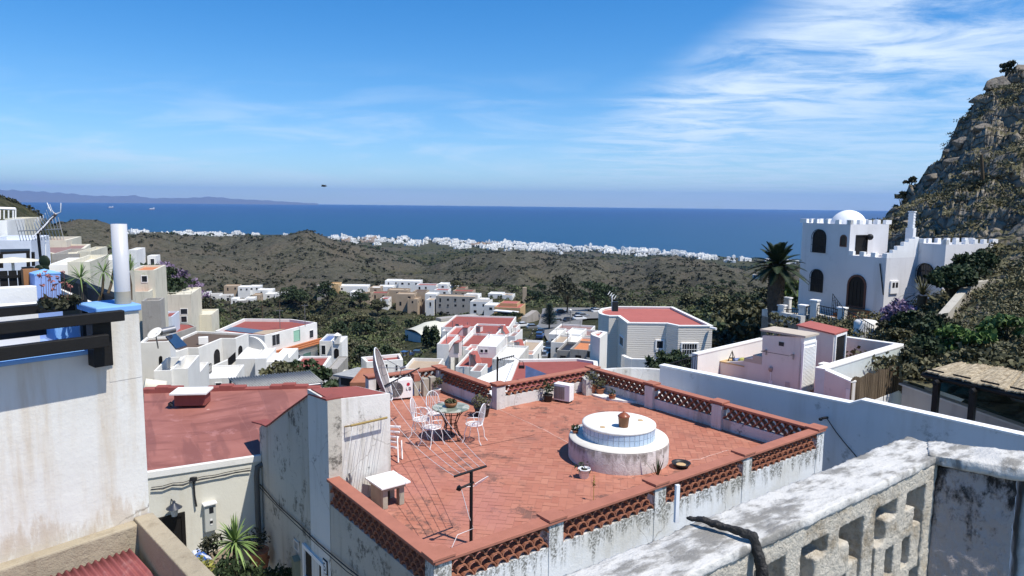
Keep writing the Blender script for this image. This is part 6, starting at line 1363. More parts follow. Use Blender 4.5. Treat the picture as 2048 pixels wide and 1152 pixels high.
gs_ = hm_.mix(hm_.ss(a2,.35,.62),(.065,.065,.033),(.155,.145,.075)); veg = hm_.mt('MULTIPLY',hm_.ss(hm_.mt('ADD',hn.outputs[2],hm_.mt('MULTIPLY',hm_.mt('SUBTRACT',a1,.5),1.2)),.62,.80),.85)
hm_.col(hm_.mix(veg,rk,gs_)); hm_.bump(hm_.mt('ADD',a2,hm_.mt('MULTIPLY',hm_.ss(a3,0,.15),.8)),1,.35); hm_ = hm_.done(.95,0,.05)
hs_o = npmesh('hillside', Vh, np.stack([ii,ii+NR,ii+NR+1,ii+1],-1), hm_, smooth=False); tag(hs_o, kind='structure')
Zhg = Vh[:,2].reshape(NB,NR); Xhg = Vh[:,0].reshape(NB,NR); Yhg = Vh[:,1].reshape(NB,NR)
# ---- vectorised foliage: many clumps in one mesh
def scatter(name, C, R, nper, size, mat, flat=.7, kind='stuff', long=1.5, up=.3, tonebias=.0, parent=None):
    C = np.asarray(C,float); n = len(C); N_ = n*nper
    d = rng.normal(size=(N_,3)); d /= np.linalg.norm(d,axis=1)[:,None]; d[:,2] = np.abs(d[:,2])*1.0-(.15)
    k = rng.uniform(.35,1,N_)**.5; Rr = np.repeat(R,nper); cc = np.repeat(C,nper,0)
    lob = 1+.25*np.sin(d[:,0]*5+np.repeat(rng.uniform(0,6,n),nper))*np.cos(d[:,1]*4)
    p = cc+d*np.array([1,1,flat])*(Rr*k*lob)[:,None]; p[:,2] += Rr*up
    u = rng.normal(size=(N_,3)); u /= np.linalg.norm(u,axis=1)[:,None]; w = np.cross(u,rng.normal(size=(N_,3))); w /= np.linalg.norm(w,axis=1)[:,None]
    s2_ = (Rr*size if np.isscalar(size) else np.repeat(size,nper))*rng.uniform(.6,1.4,N_); u *= (s2_*.5*long)[:,None]; w *= (s2_*.5)[:,None]
    V = np.stack([p-u,p+w,p+u,p-w],1).reshape(-1,3); Fq = np.arange(N_*4).reshape(-1,4)
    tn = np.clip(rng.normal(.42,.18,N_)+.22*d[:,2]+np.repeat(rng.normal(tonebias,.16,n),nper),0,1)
    o = npmesh(name, V, Fq, mat, tone=tn, parent=parent); 
    if kind: tag(o, kind=kind)
    return o
# hillside scrub
idx = rng.integers(0,NB*NR,9000); dh = np.hypot(Xhg,Yhg).ravel(); dens = (fbm(Xhg/7,Yhg/7+Zhg/6,4,40).ravel())
sel = [i for i in idx if dh[i] < 104 and dh[i] > 23.5 and not inside_.ravel()[i] and (dens[i]+rng.normal(0,.16) > (.06 if dh[i] > 48 else -.08))]
def blocked(x,y): return any(inside(x,y,pp) for pp in BLK)
BLK = [[(p.x,p.y) for p in (V2(CA)-eA*.6-n2_*3.5, Cc+eA*.9-n2_*5, Cc-n2_*.5+eA*3, Ee+eA*.8, Ff+eA*.8, T3)]]
sel = [i for i in sel if not blocked(Xhg.ravel()[i],Yhg.ravel()[i])]
Cs = np.stack([Xhg.ravel()[sel],Yhg.ravel()[sel],Zhg.ravel()[sel]],1); Rs_ = rng.uniform(.25,.75,len(sel))*np.where(dh[sel]>48,1.25,.95)
half = np.arange(len(sel)); mA = rng.random(len(sel))
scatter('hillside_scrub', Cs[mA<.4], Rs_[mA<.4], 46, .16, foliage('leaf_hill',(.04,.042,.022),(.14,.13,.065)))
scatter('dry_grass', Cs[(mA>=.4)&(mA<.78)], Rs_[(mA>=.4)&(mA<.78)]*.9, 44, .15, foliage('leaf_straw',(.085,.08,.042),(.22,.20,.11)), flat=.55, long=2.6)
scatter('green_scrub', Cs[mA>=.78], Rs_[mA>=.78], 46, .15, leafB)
# boulders
def boulder_mesh(seed):
    bm = bmesh.new(); bmesh.ops.create_icosphere(bm, subdivisions=3, radius=1)
    for v in bm.verts: 
        c_ = v.co.copy(); v.co *= 1+.35*mnoise.fractal(c_*1.1+Vector((seed*5,0,seed)),1,2,3)+.09*mnoise.noise(c_*5+Vector((seed,3,1)))
    r_ = random.Random(seed)
    for _ in range(7):
        nrm_ = Vector((r_.gauss(0,1),r_.gauss(0,1),r_.gauss(0,.9))).normalized(); dd_ = r_.uniform(.5,.72)
        for v in bm.verts:
            h = v.co.dot(nrm_)-dd_
            if h > 0: v.co -= nrm_*h*.92
    me = bpy.data.meshes.new('boulder'); bm.to_mesh(me); bm.free(); me.materials.append(boulder_mat); return me
bm2 = NT('boulder_rock'); a1 = bm2.noise(1.1,7,.7); bm2.col(bm2.mix(bm2.ss(bm2.noise(3,6,.7),.52,.66),bm2.mix(bm2.ss(a1,.4,.6),(.28,.245,.20),(.18,.16,.135)),(.10,.085,.07))); bm2.bump(bm2.noise(2.6,7,.7),1,.2); boulder_mat = bm2.done(.95,0,.08)
BM = [boulder_mesh(k) for k in range(6)]; nbld = 0
spots = []
for (x,y,d_,r_) in ((1995,255,97,5.5),(2040,225,99,4.5),(1925,330,87,3.6),(1975,395,79,3.4),(1900,395,83,2.6),(1860,400,86,2.4),(1960,330,84,3.0),(2020,330,80,3.4),(1840,420,80,2.2),(1870,450,75,2.6),(1935,440,73,2.4),(1990,430,70,3.2),(2030,420,66,2.4),(2005,470,60,1.6),(1815,470,72,1.9),(1920,480,66,1.5),(1795,455,82,1.8),(1880,350,90,2.8),(1950,270,93,3.4),(1965,235,96,3.2),(1990,480,56,1.5),(2035,515,50,1.6),(1900,310,91,2.2),(2025,180,99,3.0),(2025,610,33,.9),(1985,640,30,.7),(2030,660,28,.8),(1842,660,33,.9),(2035,800,21.5,.45),(1960,700,27,.5)):
    spots.append((x,y,d_,r_))
for k,(x,y,d_,r_) in enumerate(spots):
    q = D(x,y,d_); j = np.argmin((Xhg-q.x)**2+(Yhg-q.y)**2); z = Zhg.ravel()[j]; o = bpy.data.objects.new('boulder', BM[k%6]); COL.objects.link(o)
    o.location = (q.x,q.y,z+.05*r_); o.rotation_euler = (rng.uniform(-.3,.3),rng.uniform(-.3,.3),rng.uniform(0,6.3)); r2 = r_*.27; o.scale = (r2*1.25,r2,r2*.72)
    tag(o, 'weathered brown grey boulder bedded in the scrub of the steep right hand hillside','boulder','boulders on the steep hillside')
# shrubs and small trees that stand out individually
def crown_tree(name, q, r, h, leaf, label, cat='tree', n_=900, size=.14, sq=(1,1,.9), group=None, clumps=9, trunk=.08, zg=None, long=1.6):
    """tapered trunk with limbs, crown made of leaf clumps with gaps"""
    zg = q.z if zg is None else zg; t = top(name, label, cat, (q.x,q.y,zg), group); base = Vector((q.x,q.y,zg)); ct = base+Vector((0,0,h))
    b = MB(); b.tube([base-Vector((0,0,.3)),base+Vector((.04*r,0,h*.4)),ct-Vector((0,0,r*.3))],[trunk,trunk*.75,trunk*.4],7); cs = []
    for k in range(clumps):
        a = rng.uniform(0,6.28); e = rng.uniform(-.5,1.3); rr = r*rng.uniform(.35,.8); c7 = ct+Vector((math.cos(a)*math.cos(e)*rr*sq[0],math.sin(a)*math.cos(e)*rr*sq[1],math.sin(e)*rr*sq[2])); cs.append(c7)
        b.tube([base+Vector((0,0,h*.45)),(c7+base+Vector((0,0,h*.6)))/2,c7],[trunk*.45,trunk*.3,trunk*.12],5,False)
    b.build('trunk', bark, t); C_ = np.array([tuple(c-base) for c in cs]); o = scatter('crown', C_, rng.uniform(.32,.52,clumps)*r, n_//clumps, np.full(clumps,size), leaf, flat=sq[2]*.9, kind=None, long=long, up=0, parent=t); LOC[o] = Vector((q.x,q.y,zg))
    return t
def hz_at(x,y,d_):
    q = D(x,y,d_); j = np.argmin((Xhg-q.x)**2+(Yhg-q.y)**2); return Vector((q.x,q.y,Zhg.ravel()[j]))
for k,(x,y,d_,r,lb) in enumerate(((2010,160,98,2.0,'dark bush on the very top of the rocky skyline'),(1948,225,97,1.4,'leafy sapling leaning out from the skyline rocks'),(1930,230,96,.9,'sparse twiggy bush hanging off the skyline above the middle ledge'),(1800,420,90,1.9,'round bush low on the hill skyline next to the villa'),(1975,205,97,.7,'tiny bush between the two skyline saplings'),(1820,395,91,1.3,'grey green bush halfway along the lower skyline'))):
    q = hz_at(x,y,d_); crown_tree('skyline_bush', q, r*.55, r*.5, leafS if k != 2 else leafD, lb, 'bush', 420, .2, clumps=6, trunk=.06)
tm = P(1950,700,-5)
big = [((1900,625,40),(.95,2.0),'dense dark green conifer like shrub in front of the right wing of the villa',leafD,2600,.17,(1.5,1,.9)),((1928,606,43),(.85,2.2),'dark bushy cypress shrub behind the first against the villa wing',leafD,1800,.17,(1.2,1,1)),
 ((1962,600,46),(.7,1.2),'rightmost dark shrub against the villa wing wall',leafD,1600,.18,(1.2,1,.9))]
for (pp,(r,h),lb,lf,n_,sz,sq) in big: q = hz_at(*pp); crown_tree('dark_shrub', q, r, h*.62, lf, lb, 'shrub', n_*2, sz*.8, sq, clumps=30)
q = D(2030,505,52); t = top('clipped_hedge', 'tall clipped dark hedge beside the villa at the right edge', 'hedge', (q.x,q.y,-6)); C_ = [(x,y,z) for x in np.arange(-2.6,6,.55) for y in (-.5,.1) for z in np.arange(0,3.6,.5)]
o = scatter('foliage', C_, np.full(len(C_),.42), 60, .34, leafD, kind=None, up=0, parent=t); b = MB(); b.tube([(q.x,q.y,-7),(q.x,q.y,-4)],.1,6); b.build('trunk', bark, t)
# garden below the villa
gd = [((1796,625,39),1.5,1.0,flower,'mauve flowering bougainvillea at the corner of the villa','flowering shrub',.12),((1830,648,37),1.8,.9,leafD,'wide dark shrub under the mauve bougainvillea','shrub',.14),((1860,690,33),1.4,.8,leafS,'grey brown tangled shrub in the garden dip','shrub',.12),
 ((1790,680,35),1.2,.8,leafB,'olive green bush beside the round white pillar','bush',.12),((1905,735,27),1.1,.7,foliage('leaf_bright',(.03,.06,.015),(.13,.20,.05)),'bright green bush behind the pergola left side','bush',.12),((1960,725,27),1.1,.7,foliage('leaf_bright2',(.03,.06,.015),(.14,.22,.06)),'bright green bush behind the pergola middle','bush',.12),
 ((2010,715,28),1.2,.7,foliage('leaf_bright3',(.03,.05,.015),(.15,.22,.07)),'bright green bush behind the pergola at the right','bush',.12),((1850,745,26),1.1,.7,leafD,'dark green bush right behind the corner of the white terrace','bush',.11),((1825,760,24.5),.8,.7,leafB,'yellowish bush squeezed between terrace corner and yard wall','bush',.1),
 ((1870,710,30),1.6,1.0,leafD,'large dark shrub above the yard wall','shrub',.13),((1930,760,24),.9,.6,leafB,'shrub seen under the pergola roof','shrub',.1),((1770,655,38),.9,.7,leafS,'small grey shrub by the steps of the villa','shrub',.1)]
for k,(pp,r,h,lf,lb,ct,sz) in enumerate(gd): q = hz_at(*pp); crown_tree('garden_shrub', q, r*.62, h*.55, lf, lb, ct, int(900*r), sz, clumps=9, trunk=.05)
for (pp,zb_,lb) in (((1845,590,42),-6.9,'small palm like cycad in front of the arched window of the right wing'),):
    q = D(*pp); zg = zat(1842,625,42); t = top('cycad', lb, 'cycad', (q.x,q.y,zg)); b = MB(); b.tube([(q.x,q.y,zg-2),(q.x,q.y,zat(1842,592,42))],.24,8); b.build('trunk', bark, t); b = MB(); tn = []; blades(b,(q.x,q.y,zat(1842,590,42)),80,1.35,.055,tn,(0,75),.55,6); b.build('crown', leafB, t, cols=tn)
# retaining path wall up the slope
for (A,B,da,db,ya,yb,lb) in (((1878,655),(1945,600),34.5,41,648,565,'pale rendered ramp wall climbing behind the garden'),((1945,600),(2020,590),41,45,565,556,'upper pale retaining wall with leafy shadows')):
    pl = Plane(D(*A,da),D(*B,db)); b = MB(); b.ppr(pl,[(0,-9.5),(pl.len,-9.5),(pl.len,zat(B[0],yb,db)),(0,zat(A[0],ya,da))],-.35,0); tag(b.build('ramp_wall', plaster('ramp_plaster',(.46,.43,.37),(.3,.27,.22),.5,.5,.4), None), lb, 'wall')
# post on the hillside
q = hz_at(1963,440,70); b = MB(); b.tube([q,q+Vector((-.5,0,3.2))],.13,5); tag(b.build('wooden_post', bark, None), 'leaning grey wooden post standing among the hillside rocks', 'post')
# ---- the big palm
def palm(q, zg, zt, rt, L_, nfr, label):
    t = top('palm_tree', label, 'palm tree', (q.x,q.y,zg)); b = MB(); n = 22; pts = [Vector((q.x+.05*math.sin(i*.4),q.y,zg-1+(zt-zg+1)*i/n)) for i in range(n+1)]
    b.tube(pts,[rt*(1.12+.10*(i%2)-.2*abs(i/n-.85)) for i in range(n+1)],12); tr = b.build('trunk', M('palm_bark',(.085,.07,.055),.95,0,.1,.5,1,9), t)
    b = MB(); tn = []
    for i in range(170):     # stubs of old fronds
        a = i*2.4; z = zg+.3+(zt-zg-.3)*i/170; d = Vector((math.cos(a),math.sin(a),.9)); b.tube([Vector((q.x,q.y,z))+d*rt*.85,Vector((q.x,q.y,z))+d*rt*1.25],[.07,.035],4)
    b.build('leaf_stubs', M('palm_bark',(.1,.08,.06)), t)
    c_ = Vector((q.x,q.y,zt))
    for i in range(nfr):
        b = MB(); tn = []; a = i*2.39996; el_ = math.radians(80-115*(i/nfr)**1.1+rng.uniform(-6,6)); l = L_*rng.uniform(.88,1.08); d0 = Vector((math.cos(a),math.sin(a),0)); sp = []
        ns = 13
        for k in range(ns+1): f = k/ns; sp.append(c_+d0*(math.cos(el_)*l*f+.10*l*f*f)+Vector((0,0,math.sin(el_)*l*f-.42*l*f*f*max(.35,math.cos(el_)))))
        b.tube(sp,[.035*(1-.8*k/ns) for k in range(ns+1)],4,False); tn += [.75]*len(b.f)
        for k in range(1,ns*4):
            f = k/(ns*4); j = min(int(f*ns),ns-1); p = sp[j].lerp(sp[j+1],f*ns-j); tg = (sp[j+1]-sp[j]).normalized(); sd = tg.cross(Vector((0,0,1))); sd = sd.normalized() if sd.length > .1 else Vector((-d0.y,d0.x,0)); upv = sd.cross(tg)
            ll = .62*math.sin(math.pi*min(1,f*.93+.07))**.6*(1-.35*f)
            for s_ in (-1,1):
                e = p+(sd*s_*.72+tg*.62+upv*.22).normalized()*ll+Vector((0,0,-.08*ll)); b.add([p-tg*.028,p+tg*.028,e],[(0,1,2)]); tn.append(float(np.clip(rng.normal(.45,.2),0,1)))
        b.build('frond', palmleaf, t, cols=tn)
palmleaf = foliage('palm_leaf',(.010,.018,.009),(.040,.062,.028))
q = D(1553,560,45.5); palm(q, zat(1553,640,45.5), zat(1553,532,45.5), .40, 1.75, 46, 'tall date palm with thick shaggy trunk left of the villa')
q = D(1558,655,41); crown_tree('palm_shrub', Vector((q.x,q.y,zat(1558,668,41))), .9, .4, leafB, 'feathery green shrub against the old retaining wall under the palm', 'shrub', 500, .12, clumps=6)
q = D(1510,655,50)
for k,(x,y,d_,r,h,lf,lb) in enumerate(((1470,672,60,3.2,3.0,leafB,'broad green tree just right of the red roofed house'),(1508,650,66,3.4,3.2,leafB,'leafy green tree left of the palm retaining wall'),(1445,690,55,2.4,2.2,leafD,'dark lower tree beside the grooved house wall'),(1500,690,48,2.0,1.6,leafB,'yellow green shrub below the palm wall'),(1590,612,60,2.2,1.5,foliage('leaf_lit',(.03,.05,.015),(.15,.20,.06)),'sunlit green tree seen between the palm and the villa'),(1460,705,46,1.5,1.2,leafS,'grey shrub at the foot of the white terrace wall'))):
    q = D(x,y,d_); zg = float(ground([q.x],[q.y],False)[0]); zt_ = zat(x,y-14,d_); crown_tree('leafy_tree', Vector((q.x,q.y,zg)), r, max(zt_-zg-r*.2,1), lf, lb, 'tree', int(520*r), .16+.04*r, clumps=12, trunk=.14)
# ======================= MIDDLE DISTANCE HOUSES ==============================
def gz(x, y): return float(ground(np.array([x]),np.array([y]))[0])
def fbox(name, label, x0, x1, yt, yb, d, d1=None, depth=8, wm=None, rm=None, group=None, par=.35, win=None, zb=None, cat='house', cap=None, y1=None, wpx=(), t=None, sub=None, rot=12):
    A = D(x0,yb,d); vd = V2(A).normalized(); pr = Vector((vd.y,-vd.x,0)); ro = math.radians(rot); e = pr*math.cos(ro)-vd*math.sin(ro)
    rB = ray(x1,yb); kB = rB.x/rB.y; tB = (kB*A.y-A.x)/(e.x-kB*e.y); B = A+e*tB; wl = tB; nb_ = Vector((-e.y,e.x,0)); nb_ = nb_ if nb_.y > 0 else -nb_
    zt_ = zat(x0,yt,d); zb_ = zb if zb is not None else min(zat(x0,yb,d), gz(A.x,A.y), gz(B.x,B.y), gz((B+nb_*depth).x,(B+nb_*depth).y))-1.0
    pts = [tuple(V2(A).xy),tuple(V2(B).xy),tuple((V2(B)+nb_*depth).xy),tuple((V2(A)+nb_*depth).xy)]
    root = t or top(name, label, cat, ((A.x+B.x)/2,(A.y+B.y)/2,zb_), group)
    th = min(.25,wl*.1); ins = offset(pts, th); b = MB(); vs = [(*p,zb_) for p in pts]+[(*p,zt_) for p in pts]+[(*p,zt_) for p in ins]+[(*p,zt_-par) for p in ins]
    b.add(vs,[(q*4+i,q*4+(i+1)%4,(q+1)*4+(i+1)%4,(q+1)*4+i) for i in range(4) for q in range(3)]); b.build('wall', wm or white, root)
    b = MB(); b.prism(offset(pts, th*.98), zt_-par-.1, zt_-par+.004); b.build('roof', rm or redroof, root)
    pl = Plane(A,B)
    for w in wpx:
        r_ = pl.rect(*w[:4]); opening(root, pl, r_, w[4], **(dict(w[5]) if len(w) > 5 else {}))
    if win:
        H_ = zt_-max(zat(x0,yb,d),zb_); ns_ = max(1,int(H_/2.8)); nc_ = max(1,int(wl/win))
        for s_ in range(min(ns_,3)):
            for c_ in range(min(nc_,7)):
                if rng.random() < .15: continue
                uc = wl*(c_+.5)/nc_+rng.uniform(-.2,.2); z1 = zt_-.9-2.8*s_-rng.uniform(0,.2); wdt = rng.choice([.8,1.0,1.3]); hh = rng.choice([1.0,1.1,1.9])
                if z1-hh < zb_+.3: continue
                b = MB(); b.prect(pl, uc-wdt/2, uc+wdt/2, z1-hh, z1, .0, .04); f = b.build('window', darkglass if rng.random() < .8 else darkwood, root)
                if rng.random() < .5: b = MB(); b.prect(pl, uc-wdt/2-.08, uc+wdt/2+.08, z1-hh-.1, z1-hh-.002, .0, .14); b.build('sill', wm or white, f)
        ps = Plane(B, V2(B)+nb_*depth)
        for c_ in range(max(1,int(depth/4))):
            uc = depth*(c_+.5)/max(1,int(depth/4)); z1 = zt_-1.1; b = MB(); b.prect(ps, uc-.5, uc+.5, z1-1.1, z1, 0, .04); b.build('window', darkglass, root)
    return root, pl, pts, zt_, nb_
WG = (('fm',whitepaint),('mull',1),('fw',.08)); AR = (('fm',darkwood),('pm',darkwood),('arched',True),('fw',.06)); GR = (('fm',greenpaint),('pm',greenpaint),('fw',.05))
z1h = zat(400,690,92)
h1, hp = poly_house('stepped_house','long white zigzag house with dark brown flat roof and arched doors',[(346,706),(376,696),(397,696),(444,677),(471,677),(497,667),(392,662),(362,675)], z1h, -31, white, brownroof, .25, [(2,427,701,440,731,'door',AR),(4,476,693,485,717,'door',AR),(0,360,719,376,735,'window',AR)], th=.3)
q = P(407,688,z1h-.2); b = MB(); b.box(q+Vector((0,0,.45)),(1.1,.6,.9),.4); o = b.build('roof_box', whitepaint, None, bevel=.03); tag(o,'small white machine box on the brown roof of the zigzag house','roof unit')
z2h = zat(529,671,105)
h2, hp2 = poly_house('long_white_house','tall white house with green shutters and an orange tiled awning',[(529,671),(634,645),(581,638),(487,637),(430,662),(500,669)], z2h, -34, white_clean, redroof, .45, [(0,543,670,560,689,'window',WG),(0,587,662,600,680,'window',GR),(0,618,661,627,675,'window',(('fm',whitepaint),)),(0,607,708,621,723,'window',GR),(0,591,711,600,731,'door',(('pm',darkglass),))], th=.3)
plq = Plane(hp2[0],hp2[1]); ua,za = plq.px(532,708); ub,zb_ = plq.px(641,680)
aw = MB(); nt_ = 46
for i in range(nt_):
    for j in range(3): u0 = ua+(ub-ua)*i/nt_; uw = (ub-ua)/nt_; aw.ppr(plq, [(u0,za-.22*j),(u0+uw*.75,za-.22*j),(u0+uw*.75,za-.22*j+.12),(u0,za-.22*j+.12)], .35*j, .35*j+.40)
for i in range(1): aw.prect(plq, ua, ub, za-.62, za-.0, .01, .30)
aw.build('tiled_awning', orangetile, h2)
b = MB(); pp = [P(*a,z2h-.42) for a in ((437,659),(505,667),(528,661),(470,654))]; b.prism([tuple(p.xy) for p in pp], z2h-.42, z2h-.38); b.build('blue_roof_patch', M('blue_grey_roof',(.10,.14,.20),.6), h2)
b = MB(); pp = [P(*a,z2h-.40) for a in ((505,667),(532,669),(570,658),(528,661))]; b.prism([tuple(p.xy) for p in pp], z2h-.42, z2h-.375); b.build('tan_roof_patch', tanw, h2)
# curved fin wall and terraces in front
pf = Plane(D(498,715,93),D(534,716,90)); b = MB(); uz = [pf.px(498,716),pf.px(498,673)]+[pf.px(498+36*math.sin(a),673+44*(1-math.cos(a))) for a in np.linspace(.25,1.5,9)]+[pf.px(533,718)]
b.ppr(pf, uz, -.35, 0); tag(b.build('curved_wall', white, None), 'white quarter round fin wall between the zigzag house and the green shuttered house','wall')
fbox('terrace_block','plain pale cube wall with parapet below the curved fin wall',472,511,718,757,86,84,7,white,white,par=.1)
fbox('terrace_block','bright sunlit cube right of the plain pale cube',511,534,717,757,84,88,6,white_clean,white,par=.1)
fbox('white_annex','small rounded white annex under the green shuttered house',534,562,724,760,84,85,5,white_clean,white,par=.1)
fbox('white_awning','white sloping canopy in front of the green shuttered house',548,580,716,735,92,94,6,white_clean,white_clean,par=.05)
slab(D(399,757,80),D(470,722,88),zat(399,745,80),zat(470,714,88),2.0,.3,white,'ramp_wall','white ramp wall climbing between the stepped terraces','wall')
for k,(A_2,B_2,da,db,lb) in enumerate((((398,760),(423,745),78,80,'lower black slatted balcony rail in the white ramp wall'),((457,735),(471,722),84,85,'upper black slatted balcony rail near the plain cube'))):
    a = D(*A_2,da); c7 = D(*B_2,db); pl = Plane(a,c7); t = top('balcony_rail', lb, 'railing', a); b = MB(); z0,z1 = a.z,c7.z
    for i in range(12): u = pl.len*i/11; zz_ = z0+(z1-z0)*i/11; b.tube([pl.pt(u,zz_,0),pl.pt(u,zz_+1.0,0)],.04,4)
    b.tube([pl.pt(0,z0+1,0),pl.pt(pl.len,z1+1,0)],.05,4); b.tube([pl.pt(0,z0+.1,0),pl.pt(pl.len,z1+.1,0)],.05,4); b.build('bars', blackiron, t)
fbox('white_house','white house at left with an arched door under a small gutter roof',285,345,685,790,66,64,2.5,white_clean,brownroof,par=.2,wpx=[(318,712,326,740,'door',AR)])
fbox('balcony_block','projecting white balcony cube with rounded corner at the lower left',310,345,742,792,60,58,5,white_clean,white,par=.9)
fbox('balcony_block','long sunlit balcony parapet left of the ramp wall',345,378,738,790,60,66,5,white_clean,white,par=.9)
fbox('white_wall_block','plain white wall strip behind the balconies',372,398,750,792,66,68,5,white,white,par=.3)
fbox('under_terrace','white basement wall beneath the ramp',398,472,758,792,77,82,6,white,white,par=.2,wpx=[(430,765,445,790,'door',(('pm',darkglass),))])
fbox('low_white_house','low white house between the ramp and the corrugated roof',572,640,748,790,70,72,8,white_clean,redroof,par=.2)
b = MB(); b.tube([D(288,772,30),D(330,777,30)],.30,12); tag(b.build('white_duct', cream, None), 'fat cream pipe lying along the roof edge at the left','pipe')
t = top('solar_heater','rooftop solar water heater with grey tank and dark tilted panel','solar heater',D(350,690,62)); 
a = [D(*p) for p in ((331,672,62),(352,667,64),(374,690,62),(352,697,60))]; b = MB(); b.add([*a]+[v-Vector((0,0,.12)) for v in a],[(3,2,1,0),(4,5,6,7),(0,1,5,4),(1,2,6,5),(2,3,7,6),(3,0,4,7)]); b.build('panel', solarm, t)
b = MB(); b.tube([D(322,664,63),D(349,658,63.5)],.30,12); b.build('tank', greymetal, t)
c_ = D(311,668,60); t = top('satellite_dish','tilted white oval satellite dish beside the solar heater','satellite dish',c_); ax2 = Vector((-.3,-.55,.75)).normalized(); ux = ax2.cross(Vector((0,0,1))).normalized(); uy = ux.cross(ax2); b = MB(); vs = [c_+ux*.62*rr*math.cos(2*math.pi*k/24)+uy*.55*rr*math.sin(2*math.pi*k/24)+ax2*.15*rr*rr for rr in (.01,.35,.7,1) for k in range(24)]
b.add(vs,[(i*24+k,i*24+(k+1)%24,(i+1)*24+(k+1)%24,(i+1)*24+k) for i in range(3) for k in range(24)],True); o = b.build('reflector', whitemetal, t); so_ = o.modifiers.new('s','SOLIDIFY'); so_.thickness = .03
b = MB(); b.tube([c_,c_-Vector((0,-.3,1.2))],.05,6); b.build('mast', greymetal, t)
poly_house('dark_red_roof_house','house with broad dull red flat roof behind the solar heater',[(293,657),(345,668),(392,653),(380,648),(314,645)], zat(345,668,100), -34, grey_wall, redroof, .1)
fbox('small_tower_house','little white house with blue tarpaulin roof right of the green shuttered house',640,664,682,735,112,110,6,white,bluetarp,par=.3,wpx=[(642,690,652,710,'window')])
fbox('narrow_tower','narrow white tower with arched opening and capped chimney',664,684,684,740,110,110,5,white_clean,white,par=.2,wpx=[(668,697,678,716,'window',AR)])
q = D(675,680,110); t = top('chimney','small white chimney with pointed cap on the narrow tower','chimney',q); b = MB(); b.box(q+Vector((0,0,.1)),(.8,.8,1.3)); b.build('shaft', white, t); b = MB(); b.lathe(q+Vector((0,0,.75)),[(.7,0),(.1,.4)],4); b.build('cap', white, t)
fbox('plain_grey_block','blank grey rendered wall right of the green shuttered house terraces',655,675,738,775,60,60,5,grey_wall,grey_wall,par=.1)
# corrugated grey roof
c0_,c1_,c2_,c3_ = D(487,781,21.0),D(645,764,21.6),D(618,742,22.9),D(457,757,22.5); nn_ = 30*6; vs = []
for j in range(2):
    for i in range(nn_+1):
        f = i/nn_; p = (c0_.lerp(c1_,f)) if j == 0 else (c3_.lerp(c2_,f)); vs.append(p+Vector((0,0,.035*math.cos(i*math.pi/3))))
b = MB(); b.add(vs,[(i,i+1,nn_+2+i,nn_+1+i) for i in range(nn_)],True); fib = plaster('fibre_cement',(.36,.36,.345),(.20,.20,.19),.6,.4,.2,2); t = top('corrugated_canopy','grey corrugated fibre cement canopy above the faded red roof','roof',c0_-Vector((0,0,.6))); o = b.build('sheet', fib, t); so_ = o.modifiers.new('s','SOLIDIFY'); so_.thickness = .02
b = MB(); b.tube([c0_-Vector((0,0,.05)),c1_-Vector((0,0,.05))],.04,4)
for f in (.02,.5,.98): p = c0_.lerp(c1_,f); b.tube([p,p-Vector((0,0,1.2))],.04,4); p = c3_.lerp(c2_,f); b.tube([p,p-Vector((0,0,1.4))],.04,4)
b.build('support', greymetal, t)
cc0 = D(470,783,22.2); cc1 = D(650,772,22.6); pl = Plane(cc0,cc1); b = MB(); b.prect(pl, 0, pl.len, -9, cc0.z-.42, -2.2, -.6); tag(b.build('roof_room', redroof, None), 'red painted room beneath the grey corrugated canopy','outbuilding')
fbox('chimney_house','small square plastered chimney hut with a flat slab roof',678,714,752,782,26,25.5,1.0,cream,grey_wall,par=.02,zb=-9)
q0_,q1_ = D(672,751,26),D(717,746,25.3); pl = Plane(q0_,q1_); b = MB(); b.ppr(pl,[(0,q0_.z),(pl.len,q0_.z+.02),(pl.len,q0_.z+.09),(0,q0_.z+.07)],-1.2,.15); tag(b.build('slab_roof', fib, None), 'grey slab roof overhanging the plastered chimney hut','roof')
b = MB(); pl = Plane(D(680,757,25.9),D(714,757,25.4)); b.prect(pl,.05,pl.len-.1,q0_.z-.32,q0_.z-.05,.0,.012); tag(b.build('hut_opening', blackplastic, None), 'dark slot opening just under the slab roof of the chimney hut','opening')
fbox('far_terrace_wall','small brown brick terrace corner right of the chimney hut',700,742,765,785,22.5,22,2,terracotta,terracotta,par=.02,zb=-9)
for k,(x,y,d_,r,lb) in enumerate(((570,745,60,1.7,'bushy vine at the left over the white awning terrace'),(600,742,60,1.7,'bushy dark vine climbing behind the corrugated canopy'),(637,765,40,1.1,'dark green shrub at the right end of the corrugated canopy'))):
    q = D(x,y,d_); crown_tree('vine', Vector((q.x,q.y,q.z-3)), r, 3, leafD if k else leafB, lb, 'vine', 700, .22, (1.3,1,.6), clumps=9)
